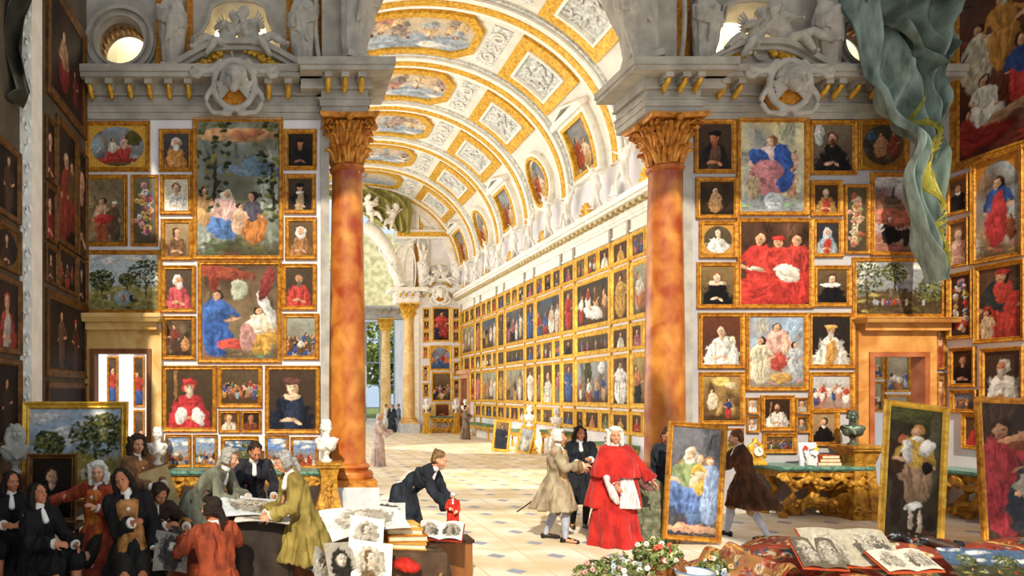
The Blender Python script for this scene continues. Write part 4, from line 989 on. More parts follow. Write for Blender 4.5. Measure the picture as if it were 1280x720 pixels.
herm('caryatid', 'white caryatid at the right end of the far attic', 1006, 94, YF-.12, M_WSTAT, -5, -1, 1.3)
def volute(nm, label, px, Y, m_, sd):
    """large upright scroll bracket against which a draped figure leans"""
    t = thing(nm, label, 'ornament', (NX(px), Y, ET)); pr = []
    # S-shaped bracket seen from the side of the opening
    out = [(sd*(-.55), 0), (sd*.28, 0), (sd*.30, .15), (sd*.22, .45), (sd*.30, .85), (sd*.46, 1.15), (sd*.62, 1.5), (sd*.55, 2.0), (sd*.2, 2.5), (sd*-.55, 2.8)]
    MB().plate(out, [], .02, .5).build('scroll_body', m_, t)
    mb = MB(); mb.tube([(x, .0, z) for x, z in out[1:]], .06, 8); mb.tube([(x-sd*.13, .0, z) for x, z in out[1:]], .035, 8)
    mb.tube([(sd*.1+.15*(1-q/18)*math.cos(q*.6)*sd, -.02, .17+.15*(1-q/18)*math.sin(q*.6)) for q in range(16)], .035, 6)
    mb.build('scroll_moulding', m_, t, True)
    e = circ(sd*-.33, 1.0, .34, 30, 1.35); MB().tube([(x, -.02, z) for x, z in e+[e[0]]], .045, 8).build('oval_moulding', m_, t, True)
    return t
volute('scroll_bracket', 'grey scroll bracket ending the left attic over the orange column', 438, YN-.22, M_STONE, 1)
volute('scroll_bracket', 'grey scroll bracket ending the right attic over the orange column', 802, YN-.22, M_STONE, -1)
volute('scroll_bracket', 'white scroll bracket ending the far attic', 806, YF-.22, M_WSTAT, -1)
herm('leaning_figure', 'large draped grey figure leaning on the left scroll bracket', 440, 92, YN-.32, M_STATUE, 25, 1, 1.42, leanout=4)
herm('leaning_figure', 'large draped grey figure leaning on the right scroll bracket', 797, 92, YN-.32, M_STATUE, -25, -1, 1.42, leanout=-7)
herm('leaning_figure', 'white figure leaning outward at the end of the far attic', 795, 92, YF-.38, M_WSTAT, -25, -1, 1.3, leanout=-22)
PL = dict(pelv=(0, 0, .2), lean=-4, side=24, hl=(-.1, -.3, .55), hr_=(.62, -.22, .55), hy=40, hp=10, legs=((-.34, -.14, .10), (-.66, -.16, -.17), (-.28, -.26, -.02), (-.52, -.26, -.36)))
PR = dict(pelv=(0, 0, .2), lean=-2, side=-20, hl=(-.55, -.25, .5), hr_=(.16, -.3, .5), hy=-40, hp=12, legs=((.28, -.26, -.02), (.5, -.26, -.38), (.34, -.14, .10), (.7, -.16, -.14)))
zp = ET+.36
putto('grey winged putto sitting left on the left pediment', (NX(281), YN-.16, zp+.0), PL, 6, s=.78)
putto('grey winged putto sitting right on the left pediment', (NX(317), YN-.16, zp+.02), PR, -6, s=.82)
putto('grey winged putto climbing left on the right pediment', (NX(933), YN-.16, zp), PL, 6, s=.84)
putto('grey winged putto leaning down right on the right pediment', (NX(975), YN-.16, zp+.06), dict(PR, lean=10, side=-30), -10, s=.88)
putto('small white putto at left on the far pediment', (NX(926), YF-.2, zp), PL, 6, s=1.0, m_=M_WSTAT)
putto('small white putto at right on the far pediment', (NX(960), YF-.2, zp), PR, -6, s=.8, m_=M_WSTAT)
putto('white winged stucco figure above the far leaning statue', (NX(752), YF-.9, NZ(-135)), dict(PL, lean=30), 60, rot=(0, R(-20), R(40)), s=1.15, m_=M_WSTAT)
putto('white winged stucco figure reaching left before the far sky', (NX(668), YF-.9, NZ(-165)), dict(PR, lean=35), -60, rot=(0, R(25), R(-30)), s=1.2, m_=M_WSTAT)
MB().plate([(NX(650), NZ(-95)), (NX(700), NZ(-70)), (NX(790), NZ(60)), (NX(835), NZ(95)), (NX(835), NZ(-80)), (NX(780), NZ(-120)), (NX(700), NZ(-120))], [], YF-.1, YF+.5)
bk = MB().tube([(NX(660), YF, NZ(-150)), (NX(700), YF, NZ(-120)), (NX(740), YF, NZ(-70)), (NX(775), YF, NZ(0)), (NX(800), YF, NZ(92))], .3, 10, rs=[.35, .4, .35, .35, .35]).build('wall_scroll_arch', M_WHITE, None, True); struct(bk, 'white curved stucco arch rib carrying the far statues')
# stucco figures flanking the painted ovals along the gallery vault
fig0 = None; names = ['first', 'second', 'third']
def stucco(P, nm):
    J = pose(**P); mb = bodymb(J, False)
    for k in 'lr': hand(mb, J['w'+k], J['w'+k]-J['e'+k], V((0, -.5, -.5)), 1)
    hp = J['pel']
    for q in range(5): mb.tube([(.17*math.cos(a)+hp.x, hp.y-.13*math.sin(a), hp.z+.05-.04*q-.1*math.sin(a)) for a in [PI*i/8 for i in range(9)]], .035, 8)
    mb.chain([hp+V((.1, -.1, 0)), hp+V((.16, -.12, -.3)), hp+V((.2, -.06, -.6))], [.07, .06, .03])
    return mb
def st_thing(P, lb, loc, rz, grp, s=1.1):
    t = thing('stucco_figure', lb, 'statue', loc, rz, grp); t.scale = (s,)*3; stucco(P, '').build('stucco_nude', M_WSTAT, t, vox=.018, sm=1); return t
A = st_thing(dict(lean=-6, side=10, hl=(-.5, -.1, 1.5), hr_=(.35, -.1, 1.75), step=1, hy=30), 'x', (0, 0, 0), 0, 'stucco figures along the vault')
B = st_thing(dict(lean=10, side=-12, hl=(-.35, -.15, 1.8), hr_=(.5, -.15, 1.3), step=-1, hy=-30), 'x', (0, 0, 0), 0, 'stucco figures along the vault')
first = {0: True, 1: True}
for i in range(7):
    yc = YN+BAY*(i+.5)+(.45 if i == 0 else 0); oval = i % 2 == 1
    for k, (src, dy) in enumerate(((A, 1.0), (B, -1.0))):
        if not oval: dy *= 1.15
        if (i, k) in ((6, 0), (0, 1)): continue
        z = NZ(117) if oval else NZ(117)+.0
        lb = 'white stucco nude %s the painted %s of vault bay %s' % ('beyond' if dy > 0 else 'before', 'oval' if oval else 'panel', ['nearest the near column', 'over the nearest big picture', 'third from the near column', 'over the vault middle', 'third from the far end', 'next to last', 'at the far end'][i])
        o = src if first[k] else dup(src, (0, 0, 0))
        first[k] = False; o.location = (GR-.36, yc+dy, z); o.rotation_euler = (0, 0, -PI/2-.0); o['label'] = lb
        o.scale = (.95, .95, .95 if oval else .8)
# ---------------------------------------------------------------- pictures on the near left screen
def wallpic(x0, y0, x1, y1, kind, p, label, Y=YN, **k):
    w, h = (x1-x0)*U, (y1-y0)*U
    return picture(w, h, kind, p, label, ((NX(x0)+NX(x1))/2, Y, NZ(y1)), (0, 0, 0), **k)
D = ('2c1c12', '4a3420')
LP = [
(106, 152, 188, 215, 'full', dict(bg=('98a8b8', '7c6430'), mask='oval', mcol='d0a040', figs=[(.42, .3, .62, 'e4d4c0', dict(seat=True, cl2='b83028')), (.62, .22, .62, 'd8a890', dict(seat=True, cl2='c03828'))], top=[(.5, .82, .5, .07, 'b03024'), (.8, .3, .2, .2, '5c5424')]), 'gilt painting with an oval scene of two reclining figures'),
(106, 219, 160, 308, 'full', dict(bg=('8c7c5c', '9a8458'), figs=[(.38, .3, .72, 'd8a884', dict(cl2='b05830')), (.72, .36, .6, '6a5038', dict(hat='f0ece0'))], top=[(.42, .63, .14, .07, 'c83020')]), 'gilt painting of a bare-armed figure beside one in white plumed hat'),
(164, 219, 198, 308, 'flow', dict(bg=('7c7450', '5c4c34')), 'narrow gilt upright picture of a flower garland, left screen wall'),
(106, 313, 203, 393, 'land', dict(bg=('e4e8ec', 'b8b080'), sky='b4ccdc', ground='8c8448', trees=((.18, .45, .2), (.55, .45, .13), (.82, .35, .28)), water='98b0b8'), 'gilt wooded river landscape over the left doorway'),
(199, 162, 241, 215, 'port', dict(bg=('50484c', '3c3838'), cl='d08830', beard='f0ece4', hair='d8d0c4', r=.13), 'small portrait of white-bearded old man in orange cloak'),
(200, 219, 241, 269, 'port', dict(bg=('ece0c0', 'e0d4b0'), cl='f0ece4', hair='7c3c1c', skin='e4b898', r=.13), 'small portrait of auburn-haired woman on cream ground'),
(201, 274, 242, 326, 'port', dict(bg=('b09468', '8c6c44'), cl='7c5430', hair='4a2c18', turn=1), 'small portrait of a brown-robed monk in profile'),
(241, 147, 354, 325, 'full', dict(bg=('98a094', '5c5428'), figs=[(.33, .5, .42, 'e0b0a8', dict(seat=True, cl2='4c78b8', veil='f0e4d0', wide=1.25)), (.68, .52, .4, '4c4858', dict(seat=True, cl2='c87828')), (.5, .6, .25, 'e0b490'), (.1, .48, .3, 'c8985c')], top=[(.5, .1, .3, .05, 'd8a068'), (.52, .1, .08, .035, 'c87850'), (.7, .09, .08, .03, 'c07048'), (.65, .36, .3, .035, '70889c'), (.75, .32, .12, .06, '607c8c')], trees=[(.2, .2, .26, .5, 90), (.93, .3, .24, .5, 80)]), 'very large painting of a seated family resting under trees'),
(355, 162, 396, 213, 'port', dict(bg=('30241c', '1c1410'), cl='181414', hat='141010', skin='b87048', beard='a86840'), 'small dark portrait of a bearded man in black beret'),
(355, 218, 395, 268, 'port', dict(bg=('483828', '382818'), cl='1c1814', hat='100c0c', cl2='b09468', ruff='e8e0d0'), 'small portrait of man in flat black hat and fur collar'),
(356, 272, 396, 325, 'port', dict(bg=('6c5030', '58401f'), cl='a06c38', veil='ece4dc', turn=-1), 'small portrait of old woman in white head cloth'),
(202, 332, 245, 391, 'port', dict(bg=('5c4838', '4c382c'), cl='cc4850', hair='e4e0dc', beard='e8e4e0', turn=1), 'small portrait of old man in pink red cape, white beard'),
(203, 395, 245, 450, 'full', dict(bg=('70583c', '4c3824'), figs=[(.3, .15, .75, '8c3828', dict(cl2='5c3c34')), (.75, .45, .45, 'c88850', dict(seat=True))]), 'small painting of a standing and a seated figure under trees'),
(247, 326, 352, 454, 'full', dict(bg=('5c4430', '98805c'), figs=[(.2, .28, .68, '3464b0', dict(cl2='2c5cac', wide=1.5)), (.76, .45, .52, 'f0dcc0', dict(seat=True, cl2='d8a038', wide=1.4))], top=[(.3, .08, .3, .07, 'a04428', 8), (.16, .17, .05, .13, '983820'), (.5, .26, .09, .11, 'b8bca4'), (.86, .45, .05, .2, 'dcd8d4', -25), (.42, .85, .16, .06, 'c84438'), (.6, .78, .08, .16, 'c48c84'), (.86, .2, .06, .18, '8c3028', 20)]), 'large painting of figure in blue mantle facing a kneeling winged figure'),
(352, 330, 396, 388, 'port', dict(bg=('50402c', '3c2c20'), cl='c03024', hair='584030', beard='786050', skin='c88c60'), 'small portrait of long-bearded man in scarlet'),
(353, 392, 399, 450, 'crowd', dict(bg=('a0a494', '6c5030'), n=18, h=.45), 'small painting of a crowd before white columns'),
(203, 457, 271, 540, 'port', dict(bg=('54402c', '3c2c1c'), cl='c4202c', hat='c02428', beard='c8b8a0', r=.1, sleeve='f0e8e4', hair='c02428', extra=(.2, .25, .03, .3, '9c6c34')), 'portrait of seated bearded man in crimson cap and cape'),
(272, 457, 328, 510, 'crowd', dict(bg=('604c34', '503820'), n=26, h=.35, top=.3), 'small crowded scene of many red and blue figures, left wall'),
(331, 457, 400, 542, 'port', dict(bg=('4c3828', '3c2c20'), cl='182030', cl2='28344c', skin='ecc09c', hair='5c3420', x=.5, hat='6c4038', ruff='ecc8a4'), 'portrait of lady in dark blue silk gown and turban'),
(273, 513, 300, 541, 'port', dict(bg=('5c4020', '4c3018'), cl='e8ccb0', hair='a06828', r=.2, turn=1, hands=0), 'tiny picture of a fair head looking sideways'),
(301, 513, 327, 541, 'port', dict(bg=('382418', '2c1c10'), cl='7c3c20', r=.2, skin='b07048', hands=0), 'tiny picture of a dark laughing head'),
(207, 543, 239, 584, 'crowd', dict(bg=('b0c0d4', '8c7450'), sky='8ca4c8', n=18, h=.35, top=.5), 'small battle scene first from the left above the left console'),
(241, 543, 272, 584, 'crowd', dict(bg=('a8bcd8', '806440'), sky='90a8cc', n=18, h=.35, top=.5), 'small battle scene second from the left above the left console'),
(276, 545, 323, 579, 'land', dict(bg=('3c5c84', '284060'), sky='54749c', ground='5c5838', trees=((.7, .25, .2),), ppl=6), 'small dark blue lake scene with a pale rock and bathers'),
(331, 544, 361, 585, 'crowd', dict(bg=('7c9cd0', '907850'), sky='6c90cc', n=16, h=.35, top=.55), 'small battle scene left of the pair beside the white bust'),
(363, 546, 398, 585, 'crowd', dict(bg=('88a0cc', '8c7450'), sky='7c98c8', n=18, h=.35, top=.5, cols=['a83020', 'c04830', '6a4428', 'd8ccb8']), 'small battle scene with red coats nearest the white bust'),
]
for q in LP: wallpic(*q[:6], q[6], fw=.085 if q[2]-q[0] > 36 else .055, res=80)
RP = [
(867, 150, 919, 217, 'port', dict(bg=('4c3828', '38281c'), cl='201814', hat='14100e', beard='a85430', skin='cc8458', cl2='5c4030'), 'portrait of red-bearded man in wide black hat'),
(869, 222, 922, 274, 'full', dict(bg=('44301c', '30200f'), figs=[(.45, .2, .8, 'd0a070', dict(seat=True, cl2='a87c48', hair='d8d0c0'))]), 'small dark painting of a half-bare seated old hermit'),
(920, 148, 1010, 270, 'full', dict(bg=('e8d8a0', 'a8b0b4'), figs=[(.48, .16, .72, 'e8c8c4', dict(seat=True, cl2='d88890', skin='e8b898', hair='a06c38', wide=1.5)), (.8, .5, .35, 'd8a078'), (.85, .3, .25, 'd8a888'), (.18, .55, .35, 'c8b088', dict(seat=True))], top=[(.28, .38, .13, .09, '2c5cb4', 35), (.68, .4, .1, .18, '2858b0', -25), (.7, .62, .1, .16, '2c5cb0', 10), (.45, .55, .16, .12, 'd88890'), (.52, .88, .12, .09, 'd0d8e0')]), 'large painting of seated figure in pink and blue on clouds'),
(1010, 151, 1070, 219, 'port', dict(bg=('80705c', '5c4838'), cl='1c1a1c', beard='6c3c20', skin='dca080', r=.1, extra=(.16, .2, .1, .25, 'd4d4cc')), 'portrait of bearded man in black beside a pale window'),
(873, 276, 921, 323, 'port', dict(bg=('5c5038', '4c402c'), cl='ece4dc', hair='4c3420', skin='e8c4a4', mask='oval', mcol='b8843c', hands=0, r=.13), 'small oval portrait of a woman in white, gilt corners'),
(1012, 226, 1052, 271, 'port', dict(bg=('4c3420', '38240f'), cl='a87c38', cl2='b03020', hair='b8a88c', beard='a89878'), 'tiny portrait of old man in red and ochre praying'),
(1014, 274, 1053, 322, 'port', dict(bg=('343034', '282428'), cl='98a4ac', veil='b8c4d0', cl2='b82c20'), 'tiny portrait of woman in pale blue veil holding red book'),
(920, 273, 1016, 386, 'full', dict(bg=('5c3c28', '48281c'), figs=[(.3, .12, .95, 'c4241c', dict(cl2='c01c18', wide=1.3, hair='4a2c18')), (.55, .16, .95, 'cc2c20', dict(seat=True, cl2='c8241c', wide=1.6, hat='c42420')), (.84, .14, .9, 'b82c20', dict(cl2='c02018', wide=1.2))], top=[(.68, .62, .17, .1, 'e8dccc', 20), (.25, .85, .4, .2, 'cc281c'), (.22, .56, .1, .03, 'e8dcc8')]), 'large painting of three men dressed in scarlet'),
(1054, 231, 1086, 318, 'flow', dict(bg=('5c5038', '4c4030'), cols=['c89080', 'd8b890', 'b06848', '88945c', 'c8c0a0', 'a85840']), 'narrow upright fruit garland picture, right screen wall'),
(1071, 150, 1135, 213, 'full', dict(bg=('50584c', '5c4430'), mask='oval', mcol='8c6428', figs=[(.45, .2, .65, 'cc9468', dict(seat=True, cl2='c08858')), (.75, .2, .6, '9c4838', dict(seat=True))], top=[(.25, .28, .12, .12, '48607c')]), 'painting with an oval of two reclining figures beside the green curtain'),
(1087, 216, 1160, 320, 'full', dict(bg=('a8b4c0', 'b07058'), figs=[(.3, .55, .35, '2c2420', dict(hat='e8e4e0', wide=1.6)), (.62, .65, .28, '2c2420'), (.9, .62, .3, '30241c')], top=[(.4, .06, .3, .1, 'dcdcdc', 0, .6), (.75, .16, .25, .08, 'd0d4d8', 0, .6), (.65, .52, .4, .17, 'b4604c'), (.38, .33, .13, .08, '6c5848'), (.38, .22, .02, .07, '50443c'), (.55, .4, .3, .03, '8c6c54'), (.35, .78, .16, .1, '181414'), (.65, .78, .1, .08, '241c18')]), 'painting of black horses before a red domed building'),
(1064, 322, 1182, 398, 'land', dict(bg=('a8a89c', '4c3c24'), sky='9098a0', ground='54432a', trees=((.12, .3, .34), (.45, .2, .22), (.85, .55, .25)), ppl=12), 'wide dark landscape with many small figures over the right doorway'),
(870, 328, 922, 386, 'port', dict(bg=('8c7040', '5c4428'), cl='141214', skin='f0ccac', hair='984c24', ruff='f0ccac', rw=2, r=.11), 'portrait of red-haired lady in low black gown'),
(1015, 332, 1063, 384, 'port', dict(bg=('6c5434', '4c3820'), cl='141214', ruff='f0ecec', rw=2.4, skin='e8bc98', r=.13, hands=0, hair='3c2818'), 'small portrait of lady in black with large white ruff'),
(872, 391, 930, 461, 'port', dict(bg=('6c3820', '4c3020'), cl='e0dcd4', skin='e8b898', hair='5c3420', r=.1, extra=(.8, .5, .06, .12, 'd8c8a0')), 'portrait of woman in white robe holding a goblet'),
(931, 391, 1009, 489, 'full', dict(bg=('88a0bc', 'a89878'), figs=[(.5, .1, .72, 'e0a898', dict(seat=True, cl2='c84c3c', wide=1.3)), (.2, .3, .65, 'cfc4a4', dict(cl2='d8ccac', wide=1.3)), (.85, .35, .55, 'b0b4b8', dict(wide=1.1)), (.66, .22, .3, 'e4b898')], top=[(.6, .87, .16, .06, 'c89848')]), 'painting of red-robed seated figure with child and two attendants'),
(1009, 391, 1067, 461, 'port', dict(bg=('2c2420', '241c18'), cl='d8d0c4', cl2='c89040', hat='d0a050', beard='b8ac9c', r=.1, skin='c89068', hands=0), 'portrait of bearded man in golden cap and white cape'),
(873, 465, 930, 531, 'full', dict(bg=('b89050', '5c4020'), figs=[(.68, .5, .45, '283c70', dict(cl2='b83028')), (.25, .3, .5, 'e0c8a8', dict(seat=True))], top=[(.5, .12, .2, .1, 'f0d068', 0, .6), (.75, .2, .12, .08, 'e0c898')]), 'painting of glowing golden sky above a small kneeling figure'),
(1010, 465, 1067, 516, 'crowd', dict(bg=('c0c0c0', '9c6c50'), n=12, h=.5, top=.2, back=[(.35, .5, .35, .15, 'e4e0dc')], cols=['b83830', 'e0d8d0', '3c4c80', 'c08868']), 'painting of a white bed with red clad women around'),
(932, 497, 948, 518, 'port', dict(bg=('a09c94', '807c74'), cl='e0dcd4', hair='d0c8c0', hands=0, r=.2), 'tiny grey lady picture, upper left of four around the staff bearer'),
(932, 520, 948, 541, 'port', dict(bg=('90908c', '70706c'), cl='d0ccc8', hair='6c6058', hands=0, r=.2), 'tiny grey lady picture, lower left of four around the staff bearer'),
(950, 494, 992, 539, 'port', dict(bg=('3c2818', '2c1c10'), cl='d8ccc0', skin='d0986c', hair='5c3018', beard='6c3c20', extra=(.22, .4, .02, .4, 'a87c48', 8)), 'small portrait of curly bearded man with a staff'),
(993, 497, 1010, 518, 'port', dict(bg=('8c7458', '6c5840'), cl='b0a898', hands=0, r=.2), 'tiny brown head picture, upper right of four around the staff bearer'),
(993, 520, 1010, 541, 'port', dict(bg=('5c5044', '4c4034'), cl='7c7468', hands=0, r=.2), 'tiny dark head picture, lower right of four around the staff bearer'),
(906, 535, 928, 566, 'land', dict(bg=('98b4d8', 'c0a880'), sky='90b0dc', trees=((.2, .7, .1),), ppl=1), 'small sky blue landscape behind the brown coated man'),
(952, 541, 995, 567, 'crowd', dict(bg=('6c5030', '4c3820'), n=14, h=.6, top=.2), 'small wide figure scene above the right console'),
(1010, 512, 1048, 558, 'port', dict(bg=('a8885c', '8c6c48'), cl='14100f', skin='dca078', hair='241810', ruff='e8e4e0', rw=.6, hands=0, turn=-1), 'portrait of dark-haired man in black above the red books'),
(1168, 402, 1180, 462, 'port', dict(bg=('6c3820', '8c4c30'), cl='983828', hands=0), 'narrow reddish picture between right doorway and corner, upper one'),
(1169, 466, 1180, 515, 'port', dict(bg=('8c6444', '6c4830'), cl='a86448', hands=0), 'narrow brown picture between right doorway and corner, lower one'),
]
for q in RP: wallpic(*q[:6], q[6], fw=.085 if q[2]-q[0] > 36 else (.04 if q[2]-q[0] < 25 else .06), res=80)
# rooms behind the doors
for j, px in enumerate((141, 174)):
    for k in range(3):
        Yb = 17; w = 14*Yb/F
        picture(w, 1.25, 'group', dict(bg=('5c4838', '4c3c2c'), n=1, h=.8), 'small dark picture in the back room, %s column, %s' % (('left', 'right')[j], ('top one', 'middle one', 'bottom one')[k]), (PX(px, Yb), Yb, .6+1.3*k-(.0 if k else .02)), res=30, fw=.05)
for x0, y0, x1, y1, nm in ((1086, 443, 1104, 474, 'upper left'), (1106, 443, 1137, 490, 'upper right'), (1086, 477, 1104, 515, 'lower left'), (1106, 493, 1137, 530, 'lower right')):
    Yb = 16.5; picture((x1-x0)*Yb/F, (y1-y0)*Yb/F, 'crowd', dict(bg=('a89878', '6c5c44'), n=8, h=.5), 'picture seen through the right doorway, %s one' % nm, ((PX(x0, Yb)+PX(x1, Yb))/2, Yb, PZ(y1, Yb)), res=30, fw=.06)
# ---------------------------------------------------------------- hall side walls
def sidepic(side, x0, x1, yt, yb, kind, p, label, res=60, **k):
    X = HL if side < 0 else HR
    Y0, Y1 = sorted((X*F/(x0-CX), X*F/(x1-CX))); Y1 = min(Y1, YN-.02); ym = (Y0+Y1)/2
    w, zt, zb = Y1-Y0, PZ(yt, ym), PZ(yb, ym)
    return picture(w, zt-zb, kind, p, label, (X, ym, zb), (0, 0, PI/2 if side < 0 else -PI/2), res=res, **k)
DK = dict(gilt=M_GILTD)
LW = [
(57, 106, 5, 148, 'full', dict(bg=('2c1c14', '40201a'), figs=[(.4, .25, .7, 'b07c54', dict(seat=True, cl2='882420')), (.75, .5, .4, '7c2420')]), 'tall dark painting of a bare backed figure, topmost on the left wall'),
(55, 68, 150, 228, 'port', dict(bg=('2c2018', '241810'), cl='5c3020'), 'narrow dark portrait beside the carved pilaster, upper of two'),
(55, 68, 234, 302, 'port', dict(bg=('34201a', '241810'), cl='8c1c20'), 'narrow portrait of red clad figure beside the carved pilaster'),
(69, 95, 158, 310, 'group', dict(bg=('403020', '281c12'), n=3, h=.75, cols=['5c3824', '8c3424', '6c5030']), 'dark painting of several standing figures in the left wall middle'),
(96, 107, 190, 322, 'port', dict(bg=('2c2018', '1c140e'), cl='48301f'), 'narrow dark portrait in the corner of the left wall'),
(55, 70, 308, 355, 'port', dict(bg=('2c2018', '241810'), cl='4c3020'), 'small dark portrait beside the pilaster under the red figure'),
(71, 94, 312, 366, 'group', dict(bg=('34281c', '281c14'), n=3, h=.7, cols=['a83424', '6c4028']), 'small dark scene with a red figure on the left wall'),
(95, 107, 325, 380, 'port', dict(bg=('2c2018', '1c140e'), cl='3c2818'), 'smallest dark portrait low in the corner of the left wall'),
(56, 108, 372, 472, 'full', dict(bg=('2c221c', '241a14'), figs=[(.33, .15, .85, '6c4c34', dict(cl2='5c4030', wide=1.1)), (.72, .2, .8, '5c2c24', dict(cl2='54342c', hat='c02c28'))]), 'dark painting of two standing figures, one in red fez'),
(57, 108, 478, 560, 'group', dict(bg=('2c2018', '1c140e'), n=2, h=.7, cols=['4c2c20', '30241c']), 'lowest dark painting on the left wall behind the landscape'),
(-10, 23, 178, 272, 'full', dict(bg=('281c14', '1c140f'), figs=[(.6, .1, .95, '4c3424')]), 'dark portrait of a man on the wall left of the pilaster'),
(-10, 23, 280, 338, 'port', dict(bg=('281c14', '1c140f'), cl='382820', mask='oval', mcol='6c4a20'), 'dark oval portrait on the wall left of the pilaster'),
(-10, 24, 345, 442, 'port', dict(bg=('34241c', '241a14'), cl='a0342c', hair='a0342c', cl2='b0aca8'), 'dim portrait of a red capped man left of the pilaster'),
(-10, 24, 448, 560, 'full', dict(bg=('1c1610', '14100c'), figs=[(.5, .2, .7, '30241c')]), 'nearly black painting low on the wall left of the pilaster'),
]
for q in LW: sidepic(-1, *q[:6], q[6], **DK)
RW = [
(1190, 1310, -60, 198, 'full', dict(bg=('5c4434', '7c3020'), figs=[(.25, .3, .35, 'd8ccb0', dict(wide=1.3)), (.58, .18, .4, 'c88830', dict(hair='e0dcd4', wide=1.3)), (.8, .45, .36, '2c4888', dict(cl2='b82824')), (.35, .58, .34, 'e4dcd0', dict(seat=True)), (.1, .75, .25, 'b03020', dict(seat=True))], top=[(.65, .82, .3, .03, 'a8805c', -20), (.15, .9, .2, .06, '982018')]), 'huge crowded painting topmost on the right wall'),
(1184, 1213, 220, 268, 'port', dict(bg=('8c5c38', '7c5030'), cl='241c1c', ruff='e8e4e0', rw=.7, skin='d89c74', hair='4c3828', hands=0), 'small portrait of balding man with white collar, right wall'),
(1215, 1282, 192, 326, 'full', dict(bg=('a4b0b8', 'a87c50'), mask='arch', mcol='c07c2c', figs=[(.5, .2, .68, '2c54a0', dict(cl2='c83038', wide=1.0, skin='e8b898')), (.8, .6, .25, '8c4828')], top=[(.55, .58, .08, .22, 'd03438', -8)]), 'arched painting of standing figure in blue and red, right wall'),
(1185, 1213, 274, 334, 'port', dict(bg=('8c6444', '7c5438'), cl='e4c4b4', cl2='d8988c', hair='a8703c', skin='ecc4a8'), 'small portrait of pale lady in pink, right wall'),
(1186, 1218, 340, 424, 'flow', dict(bg=('50342c', '483028'), ring=1, n=90), 'upright picture of a flower wreath on the right wall'),
(1219, 1284, 328, 428, 'full', dict(bg=('6c4c34', '54382c'), figs=[(.55, .05, 1.1, '34383c', dict(cl2='b83028', hat='c83430', wide=1.5)), (.2, .6, .5, 'd8b890')], top=[(.6, .35, .13, .16, 'c83c30'), (.8, .5, .08, .16, 'b83028', 30)]), 'painting of man in big red plumed hat, right wall'),
(1188, 1221, 434, 484, 'port', dict(bg=('48301c', '3c2818'), cl='201818', hair='4c2c1c', skin='d09070', extra=(.5, .95, .4, .1, 'e0dcd8')), 'small portrait of dark robed man writing, right wall'),
(1227, 1282, 434, 512, 'port', dict(bg=('50382c', '3c2c24'), cl='ece8dc', skin='cc8c60', hair='c8c0b4', beard='b8b0a4', turn=-1), 'painting of white robed bearded old man looking up'),
(1190, 1223, 487, 516, 'crowd', dict(bg=('7c8ca0', '8c5c44'), n=14, h=.5, top=.3), 'small battle picture low on the right wall'),
(1204, 1241, 517, 562, 'port', dict(bg=('6c4830', '583824'), cl='c02c28', hair='6c3c20', skin='dca078', turn=-1, hands=0), 'small portrait of man in red resting above the corner console'),
]
for q in RW: sidepic(1, *q[:6], q[6], fw=.07 if q[1]-q[0] < 40 else None)
# ---------------------------------------------------------------- gallery right wall
ROWS = [(307, 255, 'topmost row'), (251, 140, 'second row'), (135, 83, 'third row'), (78, -29, 'fourth row'), (-34, -80, 'lowest row')]
BAYN = ['first bay from red column', 'second bay from red column', 'third bay from red column', 'fourth bay from red column', 'bay by far door', 'farthest bay', 'bay at corner']
rg = random.Random(21)
def wp(Yc, w, ht, hb, kind, p, label, fw):
    ht_, hb_ = EYE+ht*U, EYE+hb*U
    return picture(w, ht_-hb_, kind, p, label, (GR, Yc, hb_), (0, 0, -PI/2), res=42 if Yc < 24 else 26, fw=fw, gilt=M_GILTB)
SETS = [('c87848', 'orange'), ('b03024', 'red'), ('3c5c98', 'blue'), ('d8d0c0', 'white'), ('5c4c38', 'brown'), ('202024', 'black'), ('a85870', 'pink'), ('6c7c58', 'green'), ('c89840', 'yellow')]
def desc(c, n): return c[1]
k = 0; W = [(0, 1, 2, 3, 4), (2, 4, 1, 0, 8)]
